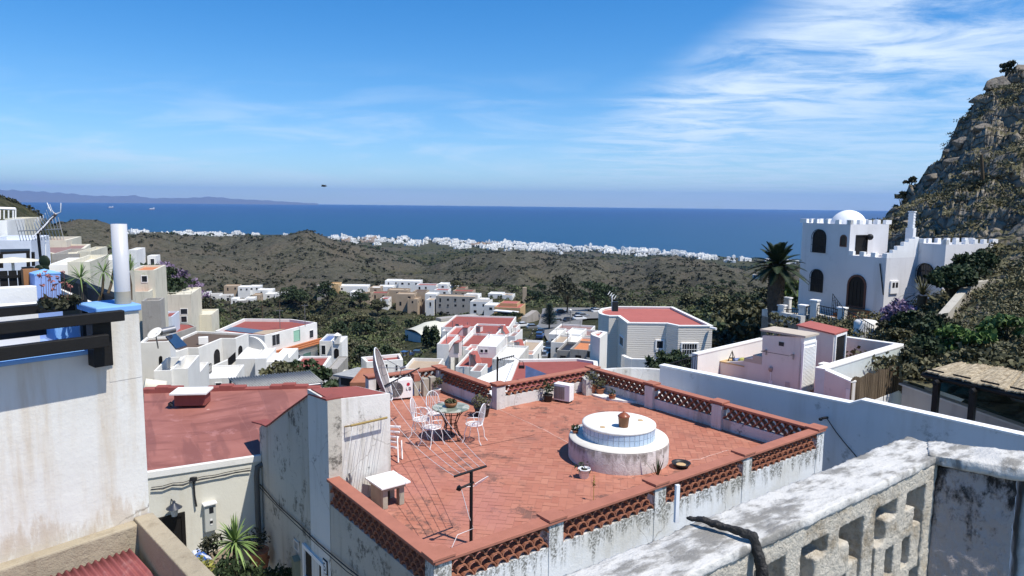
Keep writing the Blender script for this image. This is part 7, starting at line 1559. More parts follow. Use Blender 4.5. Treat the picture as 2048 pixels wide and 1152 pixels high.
# -------- left edge cluster
KB = [(12,54,437,482,50,48,4,cream,white,'cream square tower under the hill at far left'),(0,16,441,480,44,44,4,white_clean,white,'small white block with black beam at the far left edge'),
 (-40,66,481,540,39,37,5,plaster('bluewhite',(.62,.66,.74),(.5,.5,.55),.3),white_clean,'long bluish white wall above the dark pergola'),(66,134,481,500,62,62,6,cream,pinkroof,'long cream parapet house behind the brownish roof'),
 (106,160,508,545,50,48,5,grey_wall,white,'weathered grey white wall below the brownish roof'),(98,140,530,575,43,42,5,white_clean,white_clean,'low white wall left of the spiky plants'),(138,183,524,580,41,41,5,cream,white,'pale cream wall directly behind the low yucca'),
 (158,184,503,540,50,50,5,cream,white,'tall cream corner wall at the end of the brownish roof'),(184,232,520,560,54,52,5,white,white,'white house with a grey awning behind the two stemmed spiky tree'),(184,240,540,600,56,42,6,cream,cream,'plain cream wall left of the flue pipe'),
 (258,276,500,545,120,72,6,white_clean,white,'slim white house right of the flue pipe'),(262,312,541,590,90,60,7,cream,orangetile,'cream house with dark square window and tiled edge'),(255,300,584,606,88,52,6,cream,orangetile,'small cream house with chimney stub beside the flue pipe'),
 (296,314,512,545,125,78,3,white_clean,white,'tall white stair turret with a big glazed opening'),(318,384,590,650,110,74,9,cream,cream,'cream three storey house with flat roof posts'),(285,322,602,646,84,35,2.5,grey_wall,grey_wall,'grey louvred chimney block right of the pier'),
 (322,345,634,668,100,60,5,plaster('palebluewall',(.60,.65,.72),(.5,.5,.5),.2),redroof,'pale blue washed little house'),(384,424,630,655,116,78,6,cream,cream,'low cream lean to beside the three storey house'),(240,290,560,600,92,58,6,white,white,'white house side glimpsed right behind the pipe')]
for k,(x0,x1,yt,yb,d_,d1_,dp,wm_,rm_,lb) in enumerate(KB):
    w = ()
    if 'square window' in lb: w = [(282,551,296,565,'window')]
    if 'turret' in lb: w = [(300,517,310,533,'window')]
    if 'three storey' in lb: w = [(360,617,376,629,'window'),(361,632,375,645,'window')]
    if 'grey awning' in lb: w = [(196,528,212,542,'window')]
    if 'pipe' in lb and 'slim' in lb: w = [(259,508,264,517,'window')]
    fbox('village_house', lb, x0, x1, yt, yb, d_, d1_, dp, wm_, rm_, par=.25, wpx=w)
poly_house('brownish_roof_house','house with a large faded brownish pink flat roof in the left cluster',[(66,499),(105,507),(160,504),(169,497),(181,488),(66,489)], zat(105,507,53), -9, cream, pinkroof, .12)
t = top('white_pergola','white slatted pergola frame on top of the far left tower house','pergola',D(20,450,50)); b = MB()
for x in (0,8,17,26,31): b.tube([D(x,438,50),D(x,417,50)],.05,4)
b.tube([D(-20,417,50),D(31,419,49)],.06,4); b.tube([D(-20,415,52),D(31,417,52)],.06,4); b.build('frame', whitepaint, t)
t = top('dark_pergola','dark timber pergola with parasol shade at the far left','pergola',D(30,530,30)); b = MB()
for (x,y,d_) in ((56,506,27),(66,504,29),(2,508,27)): b.tube([D(x,y,d_),D(x+1,y+28,d_)],.06,4)
a = [D(0,509,27),D(60,506,27),D(60,502,30),D(0,503,30)]; b.add(a+[v+Vector((0,0,.08)) for v in a],[(3,2,1,0),(4,5,6,7),(0,1,5,4),(1,2,6,5),(2,3,7,6),(3,0,4,7)]); b.build('frame', darkwood, t)
c_ = D(25,518,26); t = top('parasol','cream parasol under the dark pergola','parasol',c_-Vector((0,0,.8))); b = MB(); b.lathe(c_,[(.75,-.06),(.4,.0),(.02,.06)],12); b.build('canopy', cream, t); b = MB(); b.tube([c_,c_-Vector((0,0,.8))],.04,6); b.build('pole', whitepaint, t)
t = top('rooftop_railing','thin cream posts and rail on the roof of the three storey house','railing',D(350,590,110)); b = MB()
for x in (322,336,352,368,383): b.tube([D(x,592,110),D(x,582,110)],.05,4)
b.tube([D(322,586,110),D(384,585,110)],.04,4); b.build('bars', cream, t)
# jacaranda and trees at the left edge of the valley
for k,(x,y,d_,r,lf,lb) in enumerate(((345,572,125,4.2,flower,'mauve flowering jacaranda right of the cream houses'),(325,565,118,3.6,leafD,'dark tree between the turret and the jacaranda'),(372,590,130,3.6,flower,'smaller mauve jacaranda lower down the slope'),(392,620,128,3.2,leafS,'grey leafless looking tree above the cream lean to'),(338,600,114,2.4,leafD,'dark shrub tree beside the flat roof posts'))):
    q = D(x,y,d_); g0 = gz(q.x,q.y); crown_tree('jacaranda' if 'jacaranda' in lb else 'leafy_tree', Vector((q.x,q.y,g0)), r, max(q.z-g0,2), lf, lb, 'tree', 1500, .35, clumps=12, trunk=.2)
# -------- red roofed terraces in the centre
RC = [(882,1016,654,690,152,146,14,redroof,'back terrace of the red roofed cluster',3.2),(926,988,672,696,138,136,12,redroof,'middle terrace with orange patch in the red roofed cluster',0),(880,926,680,740,128,126,12,redroof2,'left wing of the red roofed cluster with shaded recesses',0),
 (917,955,693,725,122,120,10,redroof,'inner strip of red roof in the cluster',0),(874,898,688,742,118,117,6,redroof2,'leftmost narrow block of the red roofed cluster',0),(911,984,733,762,106,103,11,redroof,'front terrace with white parapet nearest the camera in the cluster',0),
 (955,992,692,760,114,112,8,white,'white block with two square windows in the cluster',0),(996,1066,706,735,122,119,9,orangetile,'house with tan terrace at the right of the cluster',3.5),(1014,1026,675,690,150,149,8,redroof,'small red corner terrace at the back right of the cluster',0),
 (984,1034,718,760,104,102,8,white,'rough stone textured white house by the lamp mast',0),(1030,1067,700,724,124,122,7,tanw,'right end white house with dark door in the cluster',3)]
for (x0,x1,yt,yb,d_,d1_,dp,rm_,lb,wn_) in RC:
    w = [(960,698,967,706,'window'),(969,698,976,706,'window')] if 'two square' in lb else []
    fbox('terrace_row_house', lb, x0, x1, yt, yb, d_, d1_, dp+3, white_clean if 'rough' not in lb else white_dirty, rm_, par=.35, win=wn_ or None, wpx=w, group='white houses of the red roofed cluster')
ss_ = [(913,936,672,655,134,1,'rearmost left'),(893,914,688,675,128,1,'upper left'),(898,916,705,686,116,1,'lower left pink'),(991,1008,690,672,136,-1,'right rear'),(938,955,731,709,108,-1,'front left'),(1028,1040,703,684,121,-1,'right front'),
  (905,915,664,652,146,1,'back left tiny'),(944,958,668,655,144,1,'back middle'),(996,1012,668,655,146,-1,'back right')]
for (x0,x1,yb,yt,d_,s_,lb) in ss_:
    A,B = D(x0,yb,d_),D(x1,yb,d_*.996); pl = Plane(A,B); zt_ = zat(x0,yt,d_); z0_ = A.z-.8; h_ = zt_-z0_
    t = top('stair_shed', lb+' sloping topped stair shed on the red roofs', 'stair shed', (A.x,A.y,z0_), 'stair sheds on the red roofs'); b = MB()
    uz = [(0,z0_),(pl.len,z0_),(pl.len,z0_+h_*.35),(pl.len*.45,zt_),(0,zt_)] if s_ < 0 else [(0,z0_),(pl.len,z0_),(pl.len,zt_),(pl.len*.55,zt_),(0,z0_+h_*.35)]
    b.ppr(pl, uz, -2.2, 0); b.build('wall', plaster('pinkish_white',(.70,.60,.58),(.5,.45,.42),.2), t)
    tp = uz[2:]; b = MB()
    for (a0,b0),(a1,b1) in zip(tp[:-1],tp[1:]): b.ppr(pl, [(a0,b0+.002),(a1,b1+.002),(a1,b1+.14),(a0,b0+.14)], -2.3, .1)
    b.build('roof_edge', redroof2, t); u0 = pl.len*(.2 if s_ < 0 else .6); b = MB(); b.prect(pl, u0, u0+.8, z0_+.8, z0_+2.6, .0, .05); b.build('door', greymetal, t)
for k,(x0,x1,yt,yb,d_,m_,lb) in enumerate(((936,957,679,686,136,white,'white parapet box in the middle of the red roofs'),(957,975,673,680,138,grey_wall,'grey topped box on the red roofs'),(957,978,680,688,134,ochre,'small orange painted wall on the red roofs'),(945,970,662,668,146,white,'low white wall box near the back of the red roofs'),(1005,1026,690,697,126,cream,'cream roof hut with grey lid'),(1000,1014,657,668,148,white_clean,'white doorway hut at the back right'))):
    fbox('roof_hut', lb, x0, x1, yt, yb, d_, d_*.985, 3, m_, grey_wall if 'grey' in lb else white, par=.05, zb=zat(x0,yb,d_)-.8, cat='roof hut')
EX = [(884,912,662,672,150,'low long parapet strip at the back left'),(1016,1030,672,684,140,'white corner box by the car park road'),(930,950,700,708,118,'small white water tank box on the inner strip'),(860,878,738,752,112,'white low house left of the lattice corner'),(940,962,742,760,98,'narrow white wall piece next to the front terrace'),(1000,1016,742,760,96,'grey white lower annex by the aerial mast'),(1016,1032,655,664,158,'tiny white cube behind the cluster'),(1040,1064,735,756,100,'sunlit white wall end beside the dark red flat roof')]
for (x0,x1,yt,yb,d_,lb) in EX: fbox('annex', lb, x0, x1, yt, yb, d_, None, 5, white_clean, redroof2 if x0%4 else pinkroof, par=.3, win=2.6)
for k,(x,y,d_) in enumerate(((905,664,148),(935,668,140),(960,676,134),(978,690,120),(893,690,118),(925,700,120),(1010,700,122),(1050,702,120),(1112,682,134),(1135,690,128),(1160,662,168),(1125,662,170),(940,735,105),(560,650,112),(610,640,110),(1182,690,118))):
    q = D(x,y,d_); b = MB(); b.tube([q-Vector((0,0,1)),q+Vector((0,0,2.4))],.05,4); b.tube([q+Vector((-.5,0,2.2)),q+Vector((.6,0,2.3))],.03,3)
    for i in range(4): b.tube([q+Vector((-.4+.28*i,-.25,2.25)),q+Vector((-.4+.28*i,.25,2.25))],.02,3)
    tag(b.build('roof_aerial', greymetal, None), 'thin grey television aerial standing on a rooftop of the lower village', 'aerial', 'television aerials on the lower roofs')
# -------- white houses by the street
SB = [(1096,1118,668,730,150,white,white,'tall plain white house by the street'),(1101,1127,684,725,132,white,tanw,'white house with small railed terrace'),(1113,1140,700,730,120,grey_wall,blackplastic,'grey shed house with dark roof'),(1139,1176,698,735,118,grey_wall,orangetile,'grey gabled house with orange terrace'),
 (1109,1180,658,672,172,white_clean,pinkroof,'long white terrace with pink roof at the back of the street group'),(1106,1130,671,685,158,white_clean,redroof2,'low white house with red strip roof'),(1130,1160,667,684,156,white_clean,white,'white house with cluttered roof'),(1150,1185,670,690,160,white_clean,pinkroof,'white parapet house in the back right of the group'),
 (1146,1182,688,702,136,white,orangetile,'white house with bright orange terrace'),(1124,1150,682,700,138,white_clean,white,'pale cube house in the middle of the street group'),(1176,1186,690,735,112,white,orangetile,'narrow white house against the rounded red roofed house')]
for (x0,x1,yt,yb,d_,wm_,rm_,lb) in SB: fbox('street_house', lb, x0, x1, yt, yb, d_, d_*.98, 8, wm_, rm_, par=.4, win=3.0, group='white houses along the street')
poly_house('red_white_house','low white house with red roof strips in front of the big hall',[(722,714),(733,724),(806,719),(800,707)], zat(733,724,112), -44, white_clean, redroof, .5, [(1,740,735,748,748,'window'),(1,770,728,776,745,'window'),(1,790,730,796,742,'window')], th=.4)
fbox('low_tan_house','low white house with tan terrace right of the red striped roof',806,872,738,770,108,112,8,white,tanw,par=.5)
# the big hall
zt_h = zat(848,676,195); hall, hp4 = poly_house('hall','big white hall with a pale curved roof and raised ridge vent',[(810,660),(848,676),(985,666),(940,640)], zt_h, -60, white, white, .1, [(0,813,681,820,687,'window'),(0,822,683,829,689,'window'),(0,836,688,845,700,'door'),(0,831,687,834,691,'window')], th=.3)
H0,H1,H2_,H3 = [Vector((*p,0)) for p in hp4]; vs = []; nx,ny = 10,12
for j in range(ny+1):
    for i in range(nx+1):
        a = H1.lerp(H2_,i/nx); c7 = H0.lerp(H3,i/nx); p = a.lerp(c7,j/ny); vs.append((p.x,p.y,zt_h+.02+3.0*math.sin(math.pi*j/ny)**.8*min(1,.35+i*.3)))
b = MB(); b.add(vs,[(j*(nx+1)+i,j*(nx+1)+i+1,(j+1)*(nx+1)+i+1,(j+1)*(nx+1)+i) for j in range(ny) for i in range(nx)],True); b.build('vaulted_roof', plaster('hall_roof',(.62,.60,.50),(.5,.45,.35),.3), hall)
b = MB(); r0 = H1.lerp(H0,.5).lerp(H2_.lerp(H3,.5),.35); r1 = H1.lerp(H0,.5).lerp(H2_.lerp(H3,.5),.92); dd_ = (r1-r0); b.box(((r0.x+r1.x)/2,(r0.y+r1.y)/2,zt_h+3.5),(dd_.length,3.0,.8),math.atan2(dd_.y,dd_.x)); b.build('ridge_vent', grey_wall, hall)
# orange villa, stone wall, ruin
ov,_,pts_,zto,nb2 = fbox('orange_villa','orange yellow villa with white awning and red tiled roof above the stone wall',988,1040,614,640,262,258,12,ochre,redroof2,par=.3)
b = MB(); pl = Plane(D(992,640,261),D(1038,640,257)); b.prect(pl,0,pl.len,zto-1.1,zto-.75,0,3); b.build('white_awning', whitepaint, ov); b = MB(); b.prect(pl,.6,pl.len-.6,zto-3.6,zto-1.2,.0,.06); b.build('dark_veranda', darkglass, ov)
fbox('upper_storey','small red roofed upper storey on the orange villa',1000,1034,606,614,266,264,7,ochre,redroof2,par=.1,zb=zto-.5)
pl = Plane(D(1048,660,236),D(1086,640,250)); b = MB(); b.ppr(pl,[pl.px(1046,668),pl.px(1088,668),pl.px(1084,632),pl.px(1074,621),pl.px(1054,634)],-2,0); stone = plaster('stone_wall',(.34,.31,.28),(.2,.18,.16),.6,.6,1,.6); tag(b.build('stone_wall', stone, None), 'tall irregular grey stone wall below the orange villa','wall')
b = MB(); q = D(1049,600,370); b.box((q.x,q.y,zat(1049,588,370)-1),(2.2,2.2,9)); tag(b.build('ruined_tower', tanw, None), 'small ruined square tower at the foot of the middle hill','tower')
# -------- villages across the valley
def vill(lst, group, d_, pre, step=3.2):
    for k,(x0,x1,yt,yb,wm_,rm_,dk,lb) in enumerate(lst): fbox('valley_house', lb, x0, x1, yt, yb, d_+dk, (d_+dk)*.985, 9, wm_, rm_, par=.5, win=step, group=group)
wc, tn_, oc = white_clean, tanw, ochre
vill([(634,660,571,590,grey_wall,oc,10,'grey fronted house with orange edge at the left end of the middle village'),(656,677,568,592,oc,oc,14,'orange peach house left of the long white row'),(677,735,572,590,wc,wc,18,'long low white row house in the middle village'),(740,760,575,590,tn_,white,16,'small tan house beside the long white row'),
 (755,785,573,586,wc,white,34,'white cube house behind the tan houses'),(770,800,561,580,wc,white,44,'highest white house of the middle village'),(797,840,562,580,wc,white,40,'wide white house right of the highest one'),(775,815,580,596,tn_,tn_,6,'tan flat house under the highest white one'),
 (832,872,570,588,wc,redroof,28,'white house with arched porch and red roof'),(876,894,568,586,wc,white,26,'small white cube at the right of the arched porch house'),(792,828,588,612,tn_,tn_,-14,'brown cube house in front'),(826,852,583,605,tn_,brownroof,-6,'brown house with porch in the middle row'),
 (850,872,588,612,wc,white,-16,'white front house with six windows'),(868,896,580,592,wc,redroof,14,'white house with pink parapet'),(872,950,592,625,grey_wall,tn_,-30,'large grey beige apartment block'),(905,945,582,594,tn_,redroof,6,'red roofed house behind the apartment block'),
 (928,956,590,620,wc,white,-26,'bright white end house beside the apartment block'),(940,978,603,632,wc,grey_wall,-50,'white villa with grey roof left of the orange villa'),(968,996,610,628,wc,white,-60,'low white annex next to the orange villa'),(976,1004,587,596,wc,white,30,'isolated small white house right of the village'),
 (815,835,598,612,tn_,tn_,-18,'tiny brown hut at the front of the village'),(742,775,586,598,tn_,redroof,4,'low tan house at the front left of the village'),(700,722,584,594,wc,white,2,'small white cube just below the long white row'),(722,740,588,600,tn_,tn_,-6,'tiny tan cube below the long white row'),(760,776,598,611,wc,redroof,-16,'small white red roofed house at the front left of the village'),(852,868,600,614,white,tn_,-30,'low white shed before the white front house'),(895,912,572,583,wc,white,40,'far white cube behind the apartment block'),(912,930,576,586,tn_,redroof,30,'small red roofed tan house behind the apartment block'),(955,972,600,612,wc,white,-30,'small white house above the orange villa'),(1004,1024,590,598,wc,tn_,25,'low white bungalow near the ruined tower')],'houses of the middle village',362,'')
vill([(396,418,586,606,white,grey_wall,10,'leftmost bluish white row house across the valley'),(416,440,590,608,white,grey_wall,4,'second bluish white row house with balconies'),(438,462,592,610,white,grey_wall,0,'third bluish white row house with balconies'),(462,474,598,615,wc,white,-14,'narrow white tall house in the left village'),
 (473,492,601,613,grey_wall,white,-14,'grey faced house in the left village'),(490,508,597,611,wc,white,-10,'white house with shaded right side in the left village'),(476,500,574,590,wc,white,34,'white cube highest in the left village'),(498,520,573,588,wc,white,36,'upper right white cube in the left village'),
 (515,545,580,596,wc,white,16,'white house with small red edge in the left village'),(530,556,588,604,white,white,6,'shaded lilac white house in the left village'),(550,572,587,602,wc,white,4,'rightmost white house of the left village'),(448,478,572,584,tn_,tn_,40,'dull brown house above the left village'),(505,520,590,604,tn_,tn_,0,'small beige rocky looking house in the left village')],'houses of the left village across the valley',425,'')
for (x0,x1,yt,yb,d_,wm_,lb) in ((1505,1520,549,558,900,white_clean,'lonely white farmhouse on the plain right of the hills'),(1420,1450,628,645,190,tanw,'low tan house behind the green trees on the right'),(1452,1478,625,640,200,white,'pale house behind the green trees on the right')): fbox('farm_house', lb, x0, x1, yt, yb, d_, d_*.98, 8, wm_, tanw, par=.3, win=3.5)
# -------- streets, car park, cars
asph = NT('asphalt'); asph.col(asph.mix(asph.noise(1.2,5),(.16,.155,.15),(.24,.235,.225))); asph = asph.done(.9,0,.1)
def drape(name, px_pts, n=26, up=.25, mat=None):
    a,b_,c7,d_ = px_pts; A,B,C_,D_ = [D(*p) for p in (a,b_,c7,d_)]; V = []
    for j in range(n+1):
        for i in range(n+1): p = A.lerp(B,i/n).lerp(D_.lerp(C_,i/n),j/n); V.append((p.x,p.y))
    V = np.array(V); Z_ = ground(V[:,0],V[:,1])+up; ii = (np.arange(n)[:,None]*(n+1)+np.arange(n)[None]).ravel()
    o = npmesh(name, np.column_stack([V,Z_]), np.stack([ii,ii+1,ii+n+2,ii+n+1],-1), mat or asph); tag(o, kind='structure')
drape('car_park', [(1075,655,212),(1215,655,212),(1215,618,285),(1085,618,285)], up=.5)
drape('street', [(1120,735,128),(1152,735,128),(1165,655,214),(1075,655,214)], up=.5)
drape('path', [(455,660,215),(490,665,205),(470,640,255),(440,636,260)], up=.3, mat=tanw)
def car(body, k):
    t = top('parked_car','x','car',(0,0,0),'parked cars near the street'); b = MB()
    b.ppr(Plane((0,-.85),(1,-.85)),[(-2.1,.3),(2.1,.3),(2.15,.7),(1.9,.85),(.9,.95),(-1.7,.98),(-2.1,.85)],-1.7,0); b.build('body', body, t, bevel=.06)
    b = MB(); b.ppr(Plane((0,-.75),(1,-.75)),[(-1.75,.97),(1.0,.95),(.45,1.42),(-1.3,1.45)],-1.5,0); b.build('cabin', darkglass, t, bevel=.04)
    b = MB(); b.ppr(Plane((0,-.72),(1,-.72)),[(-1.28,1.455),(.42,1.425),(.40,1.47),(-1.25,1.50)],-1.44,0); b.build('roof_panel', body, t)
    for x in (-1.35,1.35):
        for y in (-.8,.8): b = MB(); b.tube([(x,y-.1,.32),(x,y+.1,.32)],.32,12); b.build('wheel', blackplastic, t)
    for y in (-.6,.6): b = MB(); b.box((2.13,y,.65),(.08,.3,.12)); b.build('headlight', whitepaint, t)
    return t
cwh = M('car_white',(.70,.70,.70),.25,0,.6,.03); cdk = M('car_dark',(.03,.035,.045),.2,0,.6,.03); csv = M('car_silver',(.35,.36,.38),.25,.5,.6,.03); cbl = M('car_blue',(.03,.06,.16),.2,0,.6,.03)
protos = [car(cwh,0),car(cdk,1),car(csv,2),car(cbl,3)]; used_p = set()
CL = [(1030,664,222,0,'white car at the left of the car park by the trees'),(1042,665,222,0,'second white car near the dark trees'),(1120,632,250,1,'dark car at the back left of the car park'),(1132,650,215,1,'black car in front of the lamp'),(1155,638,235,1,'dark car right of the lamp post'),(1162,640,232,2,'silver car beside the dark one'),(1155,647,222,0,'white car in the front row of the car park'),
 (1185,632,262,2,'silver car far back at the right of the car park'),(1190,636,258,0,'white car at the right rear of the car park'),(1063,664,205,2,'silver car at the top of the street'),(1070,676,186,1,'black car halfway up the street'),(1067,684,172,3,'dark blue car on the street'),(1070,708,140,0,'white car low on the street'),(1070,717,133,2,'silver car at the bottom of the street'),(1088,700,150,1,'dark car on the right side of the street'),(1085,712,138,1,'black car parked low on the right side of the street'),
 (800,700,165,3,'dark blue car beside the big hall'),(822,703,160,1,'black car in front of the big hall'),(1112,645,220,2,'silver car left of the lamp post')]
for k,(x,y,d_,ty,lb) in enumerate(CL):
    q = D(x,y,d_); z = gz(q.x,q.y)+(.52 if x > 1000 else .1); rz = rng.uniform(-.2,.2)+(1.3 if y > 668 and x < 1100 else .4)
    if ty not in used_p: p = protos[ty]; p.location = (q.x,q.y,z); p.rotation_euler = (0,0,rz); p['label'] = lb; used_p.add(ty)
    else: dup(protos[ty], (q.x,q.y,z), rz, None, lb)
q = D(1140,655,205); z = gz(q.x,q.y); t = top('street_lamp','tall grey street lamp in the middle of the car park','street lamp',(q.x,q.y,z)); b = MB(); zz_ = zat(1140,632,205)+1.5; b.tube([(q.x,q.y,z),(q.x,q.y,zz_)],.12,6); b.build('pole', greymetal, t); b = MB(); b.lathe((q.x,q.y,zz_),[(.1,0),(.5,.25),(.3,.5),(.05,.6)],10); b.build('lamp_head', whitepaint, t)
for k,(x,y0,y1,d_) in enumerate(((462,590,650,210),(423,590,640,230),(525,610,640,150),(560,600,640,200))):
    q = D(x,y1,d_); z1 = zat(x,y0,d_); b = MB(); b.tube([(q.x,q.y,min(q.z,gz(q.x,q.y))),(q.x,q.y,z1)],.12,5); b.tube([(q.x-.9,q.y,z1-.4),(q.x+.9,q.y,z1-.4)],.08,4); tag(b.build('utility_pole', bark, None), ('tallest wooden','leftmost wooden','short thin','rightmost wooden')[k]+' utility pole on the green slope left of centre','pole','utility poles on the valley slope')
# -------- trees one can tell apart
q = D(1098,680,196); z0 = gz(q.x,q.y); z1 = zat(1098,606,196); t = top('norfolk_pine','tall tiered norfolk island pine beside the stone wall','tree',(q.x,q.y,z0)); b = MB(); b.tube([(q.x,q.y,z0),(q.x,q.y,z1)],[.3,.04],6); b.build('trunk', bark, t); b = MB(); tn = []
H_ = z1-z0; nt2 = 15
for k in range(nt2):
    zz_ = z0+H_*(.22+.76*k/nt2); rr = H_*.27*(1-(k/nt2))**.75+.3
    for j in range(9):
        a = j*2*math.pi/9+k*.5; e = Vector((math.cos(a),math.sin(a),.05)); s_ = Vector((-e.y,e.x,0))
        for m in range(14):
            f = (m+1)/14; p = Vector((q.x,q.y,zz_))+e*rr*f+Vector((0,0,.25*f*f)); w = .45*(1.1-f*.5); b.add([p-e*.3,p+s_*w+Vector((0,0,rng.uniform(-.1,.1))),p+e*.3,p-s_*w],[(0,1,2,3)]); tn.append(float(np.clip(rng.normal(.5,.2),0,1)))
b.build('crown', leafD, t, cols=tn)
for (x,yb_,yt_,d_,r,lb) in ((853,702,655,180,1.3,'left dark cypress in front of the hall'),(868,706,656,176,1.5,'right dark cypress in front of the hall')):
    q = D(x,yb_,d_); z0 = gz(q.x,q.y); z1 = zat(x,yt_,d_); t = top('cypress',lb,'tree',(q.x,q.y,z0)); b = MB(); b.tube([(q.x,q.y,z0),(q.x,q.y,z1-1)],.15,5); b.build('trunk', bark, t); C_ = [(0,0,(z1-z0)*f) for f in np.linspace(.1,.93,9)]; scatter('crown', C_, np.array([r*(1.1-.8*abs(f-.35)) for f in np.linspace(.1,.93,9)]), 130, .32, leafD, flat=1.3, kind=None, up=0, parent=t)
BT = [(1133,640,248,7.5,leafS,'brown green eucalyptus behind the car park'),(1186,636,262,7.0,leafD,'dark rounded eucalyptus behind the car park'),(1075,606,330,3.6,leafD,'dark tree behind the stone wall'),(945,662,225,3.0,leafD,'dark tree cluster left of the stone wall'),(1000,668,232,3.0,leafD,'big dark tree under the orange villa'),(1030,666,235,2.8,leafD,'dark tree touching the stone wall'),
 (970,666,228,2.8,leafD,'dark tree between hall and orange villa'),(655,600,352,6.5,leafD,'large round dark tree below the long white row'),(600,600,372,6.5,leafD,'dark pine left of the middle village'),(580,600,380,5.5,leafD,'dark pine nearest the left village'),(720,602,345,5,leafD,'dark tree under the long white row house'),(755,612,330,5,leafB,'green tree below the tan houses'),
 (890,634,300,3.0,leafD,'dark tree under the apartment block'),(920,648,280,3.0,leafD,'dark tree in front of the white villa'),(1210,630,290,6,leafD,'dark tree at the right of the car park'),(1060,590,380,4.5,leafD,'dark tree at the foot of the middle hill'),(910,592,400,5,leafB,'green tree behind the apartment block'),(805,588,372,4,leafB,'green tree in front of the wide white house'),(630,660,250,4.5,leafB,'broad green tree in the valley below the pines')]
for (x,yb_,d_,r,lf,lb) in BT:
    q = D(x,yb_,d_); z0 = gz(q.x,q.y); crown_tree('round_tree', Vector((q.x,q.y,z0)), r, r*.95, lf, lb, 'tree', 1500, .15*r**.7, (1,1,.85), clumps=15, trunk=.3)
# prototypes for the many valley trees and hill bushes
def proto(r, lf, n_, sz): return crown_tree('valley_tree', Vector((0,0,0)), r, r*.85, lf, 'x', 'tree', n_, sz, (1,1,.8), 'scattered trees in the valley scrub', clumps=9, trunk=.16, zg=0)
PR = [proto(2.6,leafD,420,.42),proto(2.3,leafS,380,.40),proto(2.8,leafB,440,.44),proto(2.2,leafD,360,.42)]
hpoly = []
cand = []
tries = 0
while len(cand) < 190 and tries < 20000:
    tries += 1; px = rng.uniform(300,1560); d_ = math.exp(rng.uniform(math.log(140),math.log(520))); a = math.atan((px-1024)/1400); x,y = math.sin(a)*d_*1.0, math.cos(a)*d_
    rowpx = 1024+1400*x/y
    z = gz(x,y); py = 576-1400*((-z*-1)*0) if False else None
    r_ = Vector((x,y,z)); yy = (z*math.cos(PITCH)+y*math.sin(PITCH))/(y*math.cos(PITCH)-z*math.sin(PITCH)); row = 576-1400*yy
    if 395 < rowpx < 580 and 565 < row < 620: continue
    if 870 < rowpx < 1230 and row > 612: continue
    if 630 < rowpx < 1010 and 555 < row < 632 and rng.random() < .85: continue
    if rowpx < 640 and row > 655: continue
    if rowpx > 790 and d_ < 270 and row > 620 and rowpx < 1400: continue
    if fbm(np.array([x/60]),np.array([y/60]),3,77)[0] < -.12: continue
    cand.append((x,y,z,rng.uniform(.55,1.35)))
QL = ('left part','centre','right part')
for k,(x,y,z,s_) in enumerate(cand):
    ty = k%4; lb = ('dark green tree','grey olive tree','olive green tree','small dark tree')[ty]+' scattered in the green valley scrub'
    if k < 4: p = PR[ty]; p.location = (x,y,z); p['label'] = lb; LOC[p] = Vector((x,y,z)); p.scale = (s_,s_,s_)
    else: dup(PR[ty], (x,y,z), rng.uniform(0,6.3), s_, lb)
# scrub over hills and valley
def rnd_pts(n, pa, pb, da, db, den, thr):
    px = rng.uniform(pa,pb,n); d_ = np.exp(rng.uniform(math.log(da),math.log(db),n)); d_ = np.where(rng.random(n) < .5, d_, rng.uniform(da,db,n)); a = np.arctan((px-1024)/1400); x = np.sin(a)*d_; y = np.cos(a)*d_; m = den(x,y) > thr
    return x[m],y[m],d_[m]
x,y,d_ = rnd_pts(26000,-100,2200,330,1350,lambda x,y: fbm(x/45,y/45,4,50)+rng.normal(0,.22,len(x)), .0); z = ground(x,y)
scatter('hill_scrub', np.stack([x,y,z],1), rng.uniform(.8,2.4,len(x))*(1+.3*(d_>800)), 12, .62, leafS, flat=.75, up=.2)
x,y,d_ = rnd_pts(15000,-100,2200,330,1350,lambda x,y: fbm(x/45,y/45,4,50)+rng.normal(0,.3,len(x)), -.1); z = ground(x,y)
scatter('dry_scrub', np.stack([x,y,z],1), rng.uniform(.4,1.0,len(x)), 9, .6, leafB, flat=.6, up=.1)
x,y,d_ = rnd_pts(16000,230,1650,105,480,lambda x,y: fbm(x/28,y/28,4,51)+rng.normal(0,.2,len(x))+.1, -.08); 
pxx = 1024+1400*x/y; keep = ~((pxx>870)&(pxx<1235)&(d_<290)&(d_>95)) & ~((pxx>795)&(pxx<1060)&(d_<265)&(d_>120)&(rng.random(len(x))<.93)) & ~((pxx<700)&(d_<135)); x,y,d_ = x[keep],y[keep],d_[keep]; z = ground(x,y); mB = rng.random(len(x))
scatter('valley_scrub', np.stack([x,y,z],1)[mB<.5], rng.uniform(.5,1.4,(mB<.5).sum()), 22, .42, foliage('leaf_pale',(.06,.062,.034),(.18,.17,.095)), flat=.8)
scatter('valley_bushes', np.stack([x,y,z],1)[mB>=.5], rng.uniform(.6,1.9,(mB>=.5).sum()), 22, .42, foliage('leaf_valley',(.03,.042,.018),(.13,.15,.06)), flat=.8)
x,y,d_ = rnd_pts(2600,-200,260,70,330,lambda x,y: fbm(x/28,y/28,4,52), -.1); z = ground(x,y); scatter('left_hill_scrub', np.stack([x,y,z],1), rng.uniform(.5,1.3,len(x)), 20, .45, leafS, flat=.75)
